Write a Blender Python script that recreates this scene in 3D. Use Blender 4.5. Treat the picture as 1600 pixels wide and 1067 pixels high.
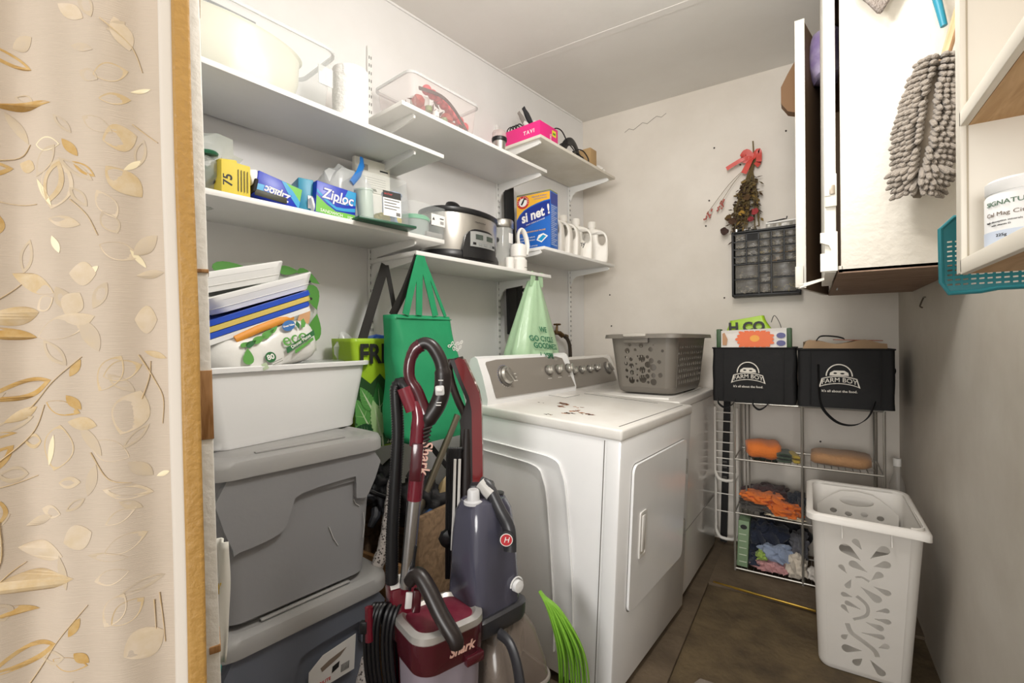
import bpy, bmesh, math, random
from mathutils import Vector, Matrix, Euler, noise
random.seed(7)
PI = math.pi
for o in list(bpy.data.objects): bpy.data.objects.remove(o, do_unlink=True)
SC = bpy.context.scene
COL = SC.collection

# ------------------------------------------------------------------ camera
TH = math.radians(32.6); ROLL = math.radians(0.4)
cam = bpy.data.cameras.new('camera'); cam.sensor_width = 36; cam.lens = 725/1600*36; cam.clip_start = .02
co = bpy.data.objects.new('camera', cam); COL.objects.link(co)
f0 = Vector((-math.sin(TH), math.cos(TH), 0)); r0 = Vector((math.cos(TH), math.sin(TH), 0)); u0 = Vector((0, 0, 1))
cr = r0*math.cos(ROLL) - u0*math.sin(ROLL); cu = r0*math.sin(ROLL) + u0*math.cos(ROLL)
co.matrix_world = Matrix(((cr.x, cu.x, -f0.x, 0), (cr.y, cu.y, -f0.y, 0), (cr.z, cu.z, -f0.z, 1.18), (0, 0, 0, 1)))
SC.camera = co

# ------------------------------------------------------------------ light
SC.view_settings.view_transform = 'Standard'; SC.view_settings.look = 'None'
SC.view_settings.exposure = 0.56; SC.view_settings.gamma = 1.0; SC.view_settings.use_curve_mapping = False
w = bpy.data.worlds.new('world'); SC.world = w; w.use_nodes = True
w.node_tree.nodes['Background'].inputs[0].default_value = (1.0, .97, .93, 1)
w.node_tree.nodes['Background'].inputs[1].default_value = 0.6
def area(name, loc, target, size, power, color):
    l = bpy.data.lights.new(name, 'AREA'); l.shape = 'DISK'; l.size = size; l.energy = power; l.color = color
    o = bpy.data.objects.new(name, l); COL.objects.link(o); o.location = loc
    d = Vector(target)-Vector(loc); o.rotation_euler = d.to_track_quat('-Z', 'Y').to_euler(); return o
def bulb(name, loc, power, r, color):
    l = bpy.data.lights.new(name, 'POINT'); l.energy = power; l.shadow_soft_size = r; l.color = color
    o = bpy.data.objects.new(name, l); COL.objects.link(o); o.location = loc
bulb('ceiling_lamp', (-.12, 1.00, 2.40), 11.5, .13, (1.0, .975, .94))
bulb('added_fill_point', (-.26, 1.00, 2.12), 15.5, .08, (1.0, .975, .94))  # added fill point, unseen above the view; not a known fixture
area('doorway_fill', (.10, -3.4, 1.50), (-.6, 1.6, 1.0), 1.5, 62, (1.0, .975, .94))  # added frontal fill behind the camera, standing in for an unseen source

# ------------------------------------------------------------------ materials
def sr(c):
    if isinstance(c, str):
        c = [int(c[i:i+2], 16)/255 for i in (0, 2, 4)]
    return tuple(((x/12.92) if x <= .04045 else ((x+.055)/1.055)**2.4) for x in c)+(1,)
MC = {}
def mat(name, col, rough=.5, metal=0, var=None, bump=None, alpha=1, spec=None, tr=0, coat=0, sheen=0, vscale=6, sss=0):
    """var=(second colour, amount); bump=(scale, strength)"""
    if name in MC: return MC[name]
    m = bpy.data.materials.new(name); m.use_nodes = True; nt = m.node_tree; b = nt.nodes['Principled BSDF']
    b.inputs['Base Color'].default_value = sr(col); b.inputs['Roughness'].default_value = rough
    b.inputs['Metallic'].default_value = metal; b.inputs['Alpha'].default_value = alpha
    b.inputs['Transmission Weight'].default_value = tr; b.inputs['Coat Weight'].default_value = coat
    b.inputs['Sheen Weight'].default_value = sheen
    if spec is not None: b.inputs['Specular IOR Level'].default_value = spec
    tc = nt.nodes.new('ShaderNodeTexCoord')
    if var:
        n = nt.nodes.new('ShaderNodeTexNoise'); n.inputs['Scale'].default_value = vscale; n.inputs['Detail'].default_value = 6
        n.inputs['Roughness'].default_value = .6
        nt.links.new(tc.outputs['Object'], n.inputs['Vector'])
        r = nt.nodes.new('ShaderNodeMapRange'); r.inputs[1].default_value = .35; r.inputs[2].default_value = .7
        r.inputs[4].default_value = var[1]; nt.links.new(n.outputs['Fac'], r.inputs[0])
        mx = nt.nodes.new('ShaderNodeMix'); mx.data_type = 'RGBA'
        mx.inputs[6].default_value = sr(col); mx.inputs[7].default_value = sr(var[0])
        nt.links.new(r.outputs[0], mx.inputs[0]); nt.links.new(mx.outputs[2], b.inputs['Base Color'])
    if bump:
        n = nt.nodes.new('ShaderNodeTexNoise'); n.inputs['Scale'].default_value = bump[0]; n.inputs['Detail'].default_value = 4
        nt.links.new(tc.outputs['Object'], n.inputs['Vector'])
        bp = nt.nodes.new('ShaderNodeBump'); bp.inputs['Strength'].default_value = bump[1]; bp.inputs['Distance'].default_value = .01
        nt.links.new(n.outputs['Fac'], bp.inputs['Height']); nt.links.new(bp.outputs[0], b.inputs['Normal'])
    MC[name] = m; return m
def wood(name, c1, c2, scale=8, rough=.6, axis=1, bump=.15):
    if name in MC: return MC[name]
    m = mat(name, c1, rough); nt = m.node_tree; b = nt.nodes['Principled BSDF']
    tc = nt.nodes.new('ShaderNodeTexCoord'); mp = nt.nodes.new('ShaderNodeMapping')
    s = [scale]*3; s[axis] = scale*.12; mp.inputs['Scale'].default_value = s
    n = nt.nodes.new('ShaderNodeTexNoise'); n.inputs['Scale'].default_value = 5; n.inputs['Detail'].default_value = 8; n.inputs['Distortion'].default_value = 1.2
    rp = nt.nodes.new('ShaderNodeValToRGB'); rp.color_ramp.elements[0].color = sr(c2); rp.color_ramp.elements[1].color = sr(c1)
    rp.color_ramp.elements[0].position = .35; rp.color_ramp.elements[1].position = .62
    nt.links.new(tc.outputs['Object'], mp.inputs[0]); nt.links.new(mp.outputs[0], n.inputs['Vector'])
    nt.links.new(n.outputs['Fac'], rp.inputs[0]); nt.links.new(rp.outputs[0], b.inputs['Base Color'])
    bp = nt.nodes.new('ShaderNodeBump'); bp.inputs['Strength'].default_value = bump; bp.inputs['Distance'].default_value = .004
    nt.links.new(n.outputs['Fac'], bp.inputs['Height']); nt.links.new(bp.outputs[0], b.inputs['Normal'])
    return m

# ------------------------------------------------------------------ mesh helpers
def sharp(bm, ang=38):
    a = math.radians(ang)
    for f in bm.faces: f.smooth = True
    for e in bm.edges:
        if len(e.link_faces) == 2: e.smooth = e.calc_face_angle(0) < a
def rr(w, d, r, n=5):
    """rounded rectangle outline centred on 0, counter-clockwise"""
    r = min(r, w/2-1e-4, d/2-1e-4); out = []
    for cx, cy, a0 in ((w/2-r, d/2-r, 0), (-w/2+r, d/2-r, 90), (-w/2+r, -d/2+r, 180), (w/2-r, -d/2+r, 270)):
        for k in range(n+1):
            a = math.radians(a0+90*k/n); out.append((cx+r*math.cos(a), cy+r*math.sin(a)))
    return out
class B:
    def __init__(s): s.bm = bmesh.new()
    def box(s, c, d, rot=None, bev=0, seg=2, M=None):
        g = bmesh.ops.create_cube(s.bm, size=1); vs = g['verts']
        for v in vs: v.co = Vector((v.co.x*d[0], v.co.y*d[1], v.co.z*d[2]))
        if bev > 0:
            es = list({e for v in vs for e in v.link_edges})
            r = bmesh.ops.bevel(s.bm, geom=es, offset=min(bev, min(d)*.45), segments=seg, affect='EDGES', profile=.5)
            vs = list({v for f in r['faces'] for v in f.verts} | {v for v in vs if v.is_valid})
        R = Euler(rot).to_matrix() if rot else Matrix.Identity(3)
        for v in vs:
            v.co = R @ v.co + Vector(c)
            if M: v.co = M @ v.co
        return s
    def loft(s, rings, cap0=True, cap1=True, closed=True, loop=False):
        R = [[s.bm.verts.new(p) for p in ring] for ring in rings]
        n = len(R[0]); m = n if closed else n-1
        seq = list(zip(R, R[1:])) + ([(R[-1], R[0])] if loop else [])
        for a, b in seq:
            for i in range(m):
                j = (i+1) % n
                try: s.bm.faces.new((a[i], a[j], b[j], b[i]))
                except ValueError: pass
        if not loop and closed:
            if cap0: s.bm.faces.new(list(reversed(R[0])))
            if cap1: s.bm.faces.new(R[-1])
        return s
    def tube(s, pts, r, n=8, closed=False, cap=True, sq=None):
        pts = [Vector(p) for p in pts]; N = len(pts)
        rs = r if isinstance(r, (list, tuple)) else [r]*N
        rings = []; prev = None
        for i, p in enumerate(pts):
            if closed: t = pts[(i+1) % N]-pts[i-1]
            else: t = pts[min(i+1, N-1)]-pts[max(i-1, 0)]
            if t.length < 1e-9: t = Vector((0, 0, 1))
            t.normalize()
            if prev is None:
                a = Vector((0, 0, 1)) if abs(t.z) < .9 else Vector((1, 0, 0))
                x = t.cross(a).normalized()
            else:
                x = (prev - t*prev.dot(t))
                x = x.normalized() if x.length > 1e-6 else t.orthogonal().normalized()
            prev = x; y = t.cross(x)
            sx, sy = sq if sq else (1, 1)
            rings.append([p + (x*math.cos(2*PI*k/n)*sx + y*math.sin(2*PI*k/n)*sy)*rs[i] for k in range(n)])
        s.loft(rings, cap, cap, True, closed); return s
    def cyl(s, p0, p1, r0, r1=None, n=20):
        return s.tube([p0, p1], [r0, r0 if r1 is None else r1], n)
    def lathe(s, prof, n=28, M=None, c=(0, 0, 0), sx=1, sy=1):
        rings = []
        for r, z in prof:
            ring = [Vector((c[0]+r*sx*math.cos(2*PI*k/n), c[1]+r*sy*math.sin(2*PI*k/n), c[2]+z)) for k in range(n)]
            rings.append([M @ p for p in ring] if M else ring)
        return s.loft(rings, prof[0][0] > 1e-5, prof[-1][0] > 1e-5)
    def grid(s, f, nu, nv):
        V = [[s.bm.verts.new(f(i/nu, j/nv)) for j in range(nv+1)] for i in range(nu+1)]
        for i in range(nu):
            for j in range(nv): s.bm.faces.new((V[i][j], V[i+1][j], V[i+1][j+1], V[i][j+1]))
        return s
    def blob(s, c, d, amp=.15, freq=2.2, seed=0, sub=3, sqz=1):
        g = bmesh.ops.create_icosphere(s.bm, subdivisions=sub, radius=1)
        for v in g['verts']:
            q = v.co.copy(); n_ = noise.noise(q*freq+Vector((seed*7.3, seed*1.7, 3.1)))
            n2 = noise.noise(q*freq*2.7+Vector((seed*3.3, 9, seed)))
            for k in range(3):
                q[k] = math.copysign(abs(q[k])**sqz, q[k])
            q *= 1+amp*n_*1.6+amp*.7*n2
            v.co = Vector((c[0]+q.x*d[0]/2, c[1]+q.y*d[1]/2, c[2]+q.z*d[2]/2))
        return s
    def prism(s, pts, M, h):
        """2D outline extruded by h along M's local z"""
        return s.loft([[M @ Vector((x, y, 0)) for x, y in pts], [M @ Vector((x, y, h)) for x, y in pts]])
    def obj(s, name, m, parent=None, kind=None, label=None, ang=38, thick=0, sub=0, flat=False):
        bmesh.ops.remove_doubles(s.bm, verts=s.bm.verts, dist=1e-6)
        bmesh.ops.recalc_face_normals(s.bm, faces=s.bm.faces)
        if not flat: sharp(s.bm, ang)
        me = bpy.data.meshes.new(name); s.bm.to_mesh(me); s.bm.free()
        me.materials.append(m)
        o = bpy.data.objects.new(name, me); COL.objects.link(o)
        if parent: o.parent = parent
        if kind: o['kind'] = kind
        if label: o['label'] = label
        if thick:
            md = o.modifiers.new('solid', 'SOLIDIFY'); md.thickness = thick; md.offset = 0
        if sub:
            md = o.modifiers.new('sub', 'SUBSURF'); md.levels = sub; md.render_levels = sub
        return o
def thing(name, label, cat, loc=(0, 0, 0), rz=0, group=None, rot=None):
    o = bpy.data.objects.new(name, None); COL.objects.link(o); o.empty_display_size = .05
    o.location = loc; o.rotation_euler = rot if rot else (0, 0, rz)
    o['label'] = label; o['category'] = cat
    if group: o['group'] = group
    return o
def tag(o, label, cat, group=None, loc=None, rz=0):
    o['label'] = label; o['category'] = cat
    if group: o['group'] = group
    if loc is not None: o.location = loc; o.rotation_euler = (0, 0, rz)
    return o
def copy_tree(o, parent=None):
    c = o.copy(); COL.objects.link(c); c.parent = parent
    for ch in [x for x in bpy.data.objects if x.parent == o]: copy_tree(ch, c)
    return c
def struct(name, b, m, **k):
    o = b.obj(name, m, **k); o['kind'] = 'structure'; return o
def frame(o, xd, yd):
    x = Vector(xd).normalized(); y = Vector(yd); y = (y-x*y.dot(x)).normalized(); z = x.cross(y); o = Vector(o)
    return Matrix(((x.x, y.x, z.x, o.x), (x.y, y.y, z.y, o.y), (x.z, y.z, z.z, o.z), (0, 0, 0, 1)))
def curve_mesh(polys, th):
    cu_ = bpy.data.curves.new('tmp', 'CURVE'); cu_.dimensions = '2D'; cu_.fill_mode = 'BOTH'; cu_.extrude = th/2
    for p in polys:
        sp = cu_.splines.new('POLY'); sp.points.add(len(p)-1)
        for i, q in enumerate(p): sp.points[i].co = (q[0], q[1], 0, 1)
        sp.use_cyclic_u = True
    ob = bpy.data.objects.new('tmp', cu_); me = bpy.data.meshes.new_from_object(ob)
    bpy.data.objects.remove(ob); bpy.data.curves.remove(cu_); return me
def plate(b, polys, th, fn):
    """outline + holes, thickness th, every vertex mapped through fn(x, y, z)"""
    me = curve_mesh(polys, th); n0 = len(b.bm.verts); b.bm.from_mesh(me); b.bm.verts.ensure_lookup_table()
    for v in b.bm.verts[n0:]: v.co = Vector(fn(*v.co))
    bpy.data.meshes.remove(me); return b
def ell(cx, cy, rx, ry, n=12, a=0):
    return [(cx+rx*math.cos(t)*math.cos(a)-ry*math.sin(t)*math.sin(a), cy+rx*math.cos(t)*math.sin(a)+ry*math.sin(t)*math.cos(a)) for t in [2*PI*k/n for k in range(n)]]
def decal(pts, M, m, parent, name='print', h=.0004, holes=()):
    b = B()
    if holes: plate(b, [pts]+list(holes), h, lambda x, y, z: M @ Vector((x, y, z+h/2)))
    else: b.prism(pts, M, h)
    return b.obj(name, m, parent)
def text(body, size, M, m, parent, name='lettering', shear=0, bold=0, h=.0004, align='CENTER', sx=1, fn=None, spacing=1):
    c = bpy.data.curves.new('txt', 'FONT'); c.body = body; c.size = size; c.align_x = align; c.align_y = 'CENTER'
    c.shear = shear; c.offset = bold; c.extrude = h/2; c.resolution_u = 3; c.space_character = spacing
    ob = bpy.data.objects.new('txt', c); COL.objects.link(ob); bpy.context.view_layer.update()
    me = bpy.data.meshes.new_from_object(ob); bpy.data.objects.remove(ob); bpy.data.curves.remove(c)
    for v in me.vertices:
        q = Vector((v.co.x*sx, v.co.y, v.co.z+h/2)); v.co = Vector(fn(q)) if fn else M @ q
    me.name = name; me.materials.clear(); me.materials.append(m)
    o = bpy.data.objects.new(name, me); COL.objects.link(o)
    if parent: o.parent = parent
    return o
def spline(pts, n=6, closed=False):
    pts = [Vector(p) for p in pts]; out = []; N = len(pts); R_ = range(N if closed else N-1)
    for i in R_:
        if closed: p0, p1, p2, p3 = pts[i-1], pts[i], pts[(i+1) % N], pts[(i+2) % N]
        else: p0, p1, p2, p3 = pts[max(i-1, 0)], pts[i], pts[i+1], pts[min(i+2, N-1)]
        for k in range(n):
            t = k/n
            out.append(.5*((2*p1)+(p2-p0)*t+(2*p0-5*p1+4*p2-p3)*t*t+(3*p1-p0-3*p2+p3)*t**3))
    if not closed: out.append(pts[-1])
    return out

# left wall runs 7 degrees off the room grid: d = out from wall, s = along it, z = up
AL = math.atan(.122)
def W(d, s, z): return (-1.686+d*math.cos(AL)+s*math.sin(AL), -d*math.sin(AL)+s*math.cos(AL), z)
def FS(x, y, z): return frame((x, y, z), (0, 1, 0), (0, 0, 1))      # upright plane facing +x (out from the left wall)
def FN(x, y, z): return frame((x, y, z), (1, 0, 0), (0, 0, 1))      # upright plane facing -y (towards the viewer)

WHITE = mat('white_paint', 'f1f0ee', .45, var=('e3e1dd', .5), bump=(40, .03))
SHELFW = mat('shelf_white', 'f0efec', .4, var=('dedbd4', .35), vscale=3)
METALW = mat('bracket_white', 'ecebe8', .35)
LWALL = mat('left_wall_paint', 'ecebea', .36, var=('dcd9d5', .5), bump=(26, .05), vscale=1.6)
BWALL = mat('back_wall_paint', 'e0d9cf', .6, var=('c8bfb2', .6), bump=(30, .06), vscale=1.8)
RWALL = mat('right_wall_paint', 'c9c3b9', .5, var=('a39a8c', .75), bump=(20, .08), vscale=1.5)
CEIL = mat('ceiling_paint', 'ebe8e3', .7, var=('d8d3cb', .5), bump=(30, .05), vscale=1.2)
BLACK = mat('black_plastic', '17171a', .35)
BLACKM = mat('black_matte', '1d1c1c', .75, bump=(60, .1))
CHROME = mat('chrome', 'c9c9cc', .22, 1)
STEEL = mat('brushed_steel', 'c4c2be', .3, 1, bump=(90, .02))
CLEAR = mat('clear_plastic', 'e3e8e8', .10, alpha=.13)
CLEARE = mat('clear_plastic_rim', 'eceeee', .2, alpha=.5)
DARKP = mat('dark_print', '262626', .6)
WPRINT = mat('white_print', 'f4f2ee', .6)
GREENL = mat('mint_plastic', '5fc091', .35)

# ------------------------------------------------------------------ room shell
b = B(); b.box((-.75, 1.2, -.04), (3.2, 4.4, .05)); 
FLOORM = mat('floor_concrete', '69593f', .8, var=('3f3324', .95), bump=(35, .5), vscale=7)
o = struct('floor', b, FLOORM)
# raised ledge the machines stand on, with the shallow joint along it
ledge = mat('ledge_concrete', '6b5c49', .8, var=('463a2c', .9), bump=(30, .4), vscale=5)
b = B(); b.box((-1.10, 1.2, -.0075), (1.362, 4.4, .015), bev=.003)
b.box((.0, 2.72, -.0075), (.84, .60, .015), bev=.003); struct('trim_1', b, ledge)
b = B(); b.box((-.19, 2.417, .001), (.42, .009, .008), rot=(0, 0, -.07), bev=.001); struct('trim_2', b, mat('brass', 'e6c05a', .3, 1))
patch = mat('floor_patch', '8a8075', .9, var=('6a6056', .8), bump=(60, .6), vscale=9)
b = B(); pp = []
for k in range(26):
    a = 2*PI*k/26; r = 1+.28*noise.noise(Vector((math.cos(a)*2, math.sin(a)*2, 1)))+.12*noise.noise(Vector((math.cos(a)*7, math.sin(a)*7, 4)))
    pp.append((-.21+.19*r*math.cos(a), 1.46+.30*r*math.sin(a)))
b.prism(pp, Matrix.Translation((0, 0, -.0151)), .0016); struct('trim_3', b, patch)
b = B()
A0 = W(-.05, -1.0, 0); A1 = W(-.05, 3.2, 0); B0 = W(0, -1.0, 0); B1 = W(0, 3.2, 0)
b.loft([[(A0[0], A0[1], z), (A1[0], A1[1], z), (B1[0], B1[1], z), (B0[0], B0[1], z)] for z in (-.02, 2.8)])
struct('wall_left', b, LWALL)
b = B(); b.box((-.45, 3.03, 1.39), (2.0, .06, 2.82)); struct('wall_back', b, BWALL)
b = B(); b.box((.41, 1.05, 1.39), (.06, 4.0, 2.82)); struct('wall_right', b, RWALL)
b = B(); s_ = .035
b.loft([[(-2.3, y, 2.60+s_*y+dz) for dz in (0, .05)] + [(.5, y, 2.60+s_*y+dz) for dz in (.05, 0)] for y in (-1.0, 3.1)])
struct('ceiling', b, CEIL)
b = B(); b.loft([[(x, y-.022, 2.60+s_*y-.002), (x, y+.022, 2.60+s_*(y)-.001), (x, y+.022, 2.60+s_*y+.004), (x, y-.022, 2.60+s_*y+.004)] for x, y in ((-1.45, 2.14), (.38, 2.18))])
struct('trim_4', b, CEIL)
b = B(); b.tube([W(.004, 1.0, 2.633), W(.004, 3.0, 2.70)], .006, 6); struct('trim_5', b, WHITE)   # paper edge along wall and ceiling
b = B()
for i in range(9): b.tube([(-1.02+.03*i, 2.9985, 2.56+.012*math.sin(i*2.1)+.006*i), (-1.02+.03*(i+1), 2.9985, 2.56+.012*math.sin((i+1)*2.1)+.006*(i+1))], .0013, 5)
struct('trim_6', b, mat('crack_grey', '8d867c', .9))
# front wall beside the doorway (behind the curtain) and the raw jamb at its end
b = B(); b.loft([[(-1.72, .47, z), (-.905, .345, z), (-.900, .385, z), (-1.72, .515, z)] for z in (0, 2.62)]); struct('wall_front', b, WHITE)
JM = Matrix.Translation((-.853, .372, 1.18)) @ Matrix.Rotation(math.atan2(.405, -.914), 4, 'Z') @ Matrix.Rotation(-.021, 4, 'X')
b = B(); b.box((.030, .0, 0), (.065, .026, 2.9), bev=.002, M=JM); struct('trim_7', b, mat('jamb_paint', 'f2efe8', .5, bump=(70, .2)))
b = B()
for z0, z1, y0, y1 in ((1.02, 1.135, -.0142, .0142), (1.298, 1.304, -.0142, .0142), (1.755, 1.762, -.0142, 0), (.66, .672, -.0142, .002)): b.box((.026, (y0+y1)/2, (z0+z1)/2-1.18), (.062, y1-y0, z1-z0), bev=.001, M=JM)
struct('trim_8', b, wood('raw_wood', 'b98c5c', '8f6437', 20, .7, 2))

# nail holes and screws on the back wall
HOLE = mat('nail_dark', '3a332b', .6)
NAILS = ['dark nail head in the back wall right of the detergent jugs', 'dark nail head in the back wall, halfway between jugs and laundry basket', 'dark nail head in the back wall just above left end of the laundry basket', 'dark nail head high on the back wall, left of the bouquet tip', 'dark nail head in the wall right of the bouquet ribbon', 'nail head left of the open cabinet door, highest of the wall nails', 'dark nail head left of the pink buds of the bouquet, upper one', 'dark nail head in the wall above the kraft paper bag', 'dark speck nail in the wall above the tan folded towel', 'lower dark nail head in the wall just above the tan folded towel', 'dark nail head left of the drawer organizer bottom', 'dark nail head left of the pink buds of the bouquet, lower one']
for i, (x, z) in enumerate([(-1.15, 1.86), (-1.13, 1.49), (-1.12, 1.28), (-.47, 2.33), (-.33, 2.20), (-.10, 2.34), (-.50, 2.02), (-.22, 1.24), (.05, .63), (.07, .58), (-.42, 1.43), (-.52, 1.87)]):
    b = B(); b.lathe([(.0045, 0), (.005, .004), (.0001, .007)], 8, M=frame((x, 3.0, z), (1, 0, 0), (0, 0, 1)))
    tag(b.obj('nail', HOLE), NAILS[i], 'nail', 'nails in the back wall')
# ------------------------------------------------------------------ shelving on the left wall
def track(s, z0, z1, label):
    t = thing('shelf_track', label, 'shelf track', W(0, s, z0), -AL)
    b = B(); b.box((.007, 0, (z1-z0)/2), (.012, .022, z1-z0), bev=.002); b.obj('upright', METALW, t)
    b = B(); k = z0+.02
    while k < z1-.03:
        for dy in (-.0045, .0045): b.box((.0134, dy, k-z0), (.001, .0025, .012))
        k += .032
    b.obj('slots', BLACKM, t, kind='stuff')
    return t
track(1.31, .86, 2.40, 'white slotted shelf track behind the green bag, leftmost of three')
track(2.11, .9, 2.36, 'white slotted shelf track in the middle, beside the slow cooker shelf')
track(2.83, 1.10, 2.22, 'white slotted shelf track nearest the back corner')
def shelf(s0, s1, z, brs, label, D=.31, und=None):
    t = thing('wall_shelf', label, 'shelf', W(0, s0, z), -AL)
    L = s1-s0
    b = B(); b.box((.008+D/2, L/2, -.008), (D-.008, L, .016), bev=.0015); b.obj('board', und or SHELFW, t)
    for sb in brs:
        y = sb-s0; b = B()
        pr = [(.014, -.018), (D-.02, -.018), (D-.012, -.026), (D-.014, -.034), (D-.03, -.038), (.06, -.056), (.035, -.075), (.02, -.11), (.014, -.11)]
        b.loft([[(x, y-.004, zz) for x, zz in pr], [(x, y+.004, zz) for x, zz in pr]])
        b.box((D/2, y, -.0175), (D-.04, .02, .002))
        b.obj('bracket', METALW, t)
    return t
DIRTY = mat('shelf_dirty', 'e6e1d6', .5, var=('cfc7b6', .7), vscale=5)
shelf(.40, 1.44, 1.914, [1.31, .55], 'top left long white shelf holding the big clear bin and paper towels')
shelf(.40, 1.44, 1.58, [1.31, .55], 'long white shelf holding the blue bag boxes and clear boxes')
shelf(1.24, 2.14, 2.05, [1.31, 2.11], 'white shelf holding the clear bin of red baubles')
shelf(1.30, 2.17, 1.519, [1.31, 2.11], 'white shelf holding the slow cooker with bags hung from it')
shelf(2.085, 2.885, 2.215, [2.11, 2.83], 'dirty white shelf near the ceiling holding the pink box', und=DIRTY)
shelf(2.11, 2.87, 1.66, [2.11, 2.83], 'white shelf holding the blue washing powder box and jugs')
# ------------------------------------------------------------------ containers
def open_bin(t, w, d, h, r=.03, taper=.9, th=.0022, rim=.008, m=None, rm=None, name='tub'):
    """thin-walled tapered box, x size w, y size d"""
    b = B(); rings = []
    for z, k in ((0, taper), (h*.5, (1+taper)/2), (h, 1)):
        rings.append([(x, y, z) for x, y in rr(w*k, d*k, r)])
    for z, k in ((h, 1), (h*.5, (1+taper)/2), (th, taper)):
        rings.append([(x, y, z) for x, y in rr(w*k-2*th, d*k-2*th, r*.95)])
    b.loft(rings); b.obj(name, m or CLEAR, t)
    if rim:
        b = B(); O = rr(w+rim*2, d+rim*2, r+rim); I = rr(w-.001, d-.001, r)
        b.loft([[(x, y, h-.008) for x, y in I], [(x, y, h-.010) for x, y in O], [(x, y, h) for x, y in O], [(x, y, h+.001) for x, y in I]], loop=True)
        b.obj('rim', rm or CLEARE, t)
# ---- top left shelf: big clear bin, bowl, lid, paper towels
t = thing('clear_storage_bin', 'big clear plastic bin holding a cream bowl, on the top left shelf', 'storage bin', W(.160, .745, 1.9145), -AL)
open_bin(t, .25, .52, .205, .04, .92)
b = B(); b.box((.118, .225, .115), (.006, .05, .06), bev=.003); b.obj('latch', CLEARE, t)
t = thing('mixing_bowl', 'large cream plastic bowl lying inside the big clear bin', 'bowl', W(.158, .725, 1.918), -AL)
b = B(); prof = [(.055, .005), (.085, .02), (.105, .055), (.113, .10), (.115, .165), (.120, .172), (.117, .175), (.110, .165), (.106, .10), (.09, .03), (.0001, .012)]
b.lathe(prof, 40, sx=.95, sy=1.85); b.obj('bowl_wall', mat('cream_plastic', 'f1eedb', .35, sss=0), t)
t = thing('grey_bin_lid', 'flat grey lid standing on edge behind the big clear bin', 'lid', W(.016, .66, 1.915), -AL)
b = B(); b.box((0, .02, .17), (.010, .34, .34), bev=.004); b.obj('lid_panel', mat('lid_grey', '8f9092', .4), t)
b = B(); b.tube([(.003, y, z) for y, z in ((-.15, 0.01), (.20, .01), (.20, .34), (-.15, .34))], .006, 6, closed=True); b.obj('lid_rim', mat('lid_grey', '8f9092', .4), t)
t = thing('paper_towel_roll', 'white quilted paper towel roll standing on the top left shelf', 'paper towels', W(.20, 1.105, 1.9145), -AL)
b = B()
rings = []
for i in range(33):
    z = .215*i/32; rings.append([(( .060+.0012*noise.noise(Vector((math.cos(a)*9, math.sin(a)*9, z*60))))*math.cos(a), (.060+.0012*noise.noise(Vector((math.cos(a)*9, math.sin(a)*9, z*60))))*math.sin(a), z) for a in [2*PI*k/48 for k in range(48)]])
b.loft(rings); b.obj('towel_sheets', mat('tissue', 'f7f6f4', .9, bump=(70, .6)), t)
b = B(); b.lathe([(.02, .212), (.02, .217), (.018, .217), (.018, .212)], 20); b.obj('cardboard_core', mat('cardboard', 'b08a5e', .8), t)

# ---- second shelf
zS = 1.5805
t = thing('clear_food_bag', 'crinkled clear bag of dark green lids at the left end of the shelf', 'plastic bag', W(.15, .64, zS), -AL)
b = B(); b.blob((0, 0, .095), (.19, .20, .20), .28, 2.4, 3, 3, .8); b.obj('film', mat('bag_film', 'd5dbd6', .12, alpha=.45), t)
for i, (dx, dy, dz, rx) in enumerate([(.02, -.02, .05, .5), (.05, .02, .06, -.6), (.03, -.03, .10, 1.0), (.06, .0, .11, .2)]):
    b = B(); b.lathe([(.0001, 0), (.045, 0), (.047, .006), (.045, .010), (.0001, .010)], 24, M=Matrix.Translation((dx, dy, dz)) @ Matrix.Rotation(rx, 4, 'X')); b.obj('green_lid', mat('dark_green_lid', '1f5c40', .35), t)
t = thing('white_food_bag', 'small clear bag with a red mark and blue zip behind the green lids', 'plastic bag', W(.09, .56, zS), -AL)
b = B(); b.blob((0, 0, .12), (.07, .22, .235), .12, 2, 8, 3, .75); b.obj('film', mat('bag_film2', 'e6e9e8', .15, alpha=.5), t)
b = B(); b.box((.01, .105, .215), (.008, .02, .10), bev=.003); b.obj('zip_strip', mat('zip_blue', '1d7fb6', .4), t)
b = B(); b.box((.036, .02, .17), (.004, .05, .018), bev=.002); b.obj('red_mark', mat('red_print', 'cf3a3a', .5), t)
t = thing('yellow_glove_box', 'yellow carton marked 75 beside the clear bag of lids', 'carton', W(.205, .705, zS), -AL)
YEL = mat('carton_yellow', 'dcc648', .6); YD = mat('carton_shadow', 'a8912a', .6)
b = B(); b.box((0, 0, .049), (.14, .075, .098), rot=(0, 0, .05), bev=.002); b.obj('carton_body', YEL, t)
b = B(); b.box((.02, -.01, .104), (.07, .045, .014), rot=(.15, .1, 0), bev=.004); b.obj('torn_flap', YEL, t)
text('75', .034, FS(.0712, -.018, .045) @ Matrix.Rotation(PI/2, 4, 'Z'), DARKP, t, bold=.0008)
for k in range(4):
    decal([(-.03, -.001), (.03, -.001), (.03, .0008), (-.03, .0008)], FS(.0712, .008+.008*k, .05) @ Matrix.Rotation(PI/2, 4, 'Z'), DARKP, t, 'small_print')
decal([(-.0375, -.022), (.0375, -.022), (.0375, -.012), (-.0375, -.012)], FN(.0, -.0385, .06), DARKP, t, 'small_print')
ZB = mat('zip_box_blue', '1434b4', .35); ZT = mat('zip_box_teal', '1a9ad0', .35); ZG = mat('zip_box_green', '6dbb3c', .4)
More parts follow.
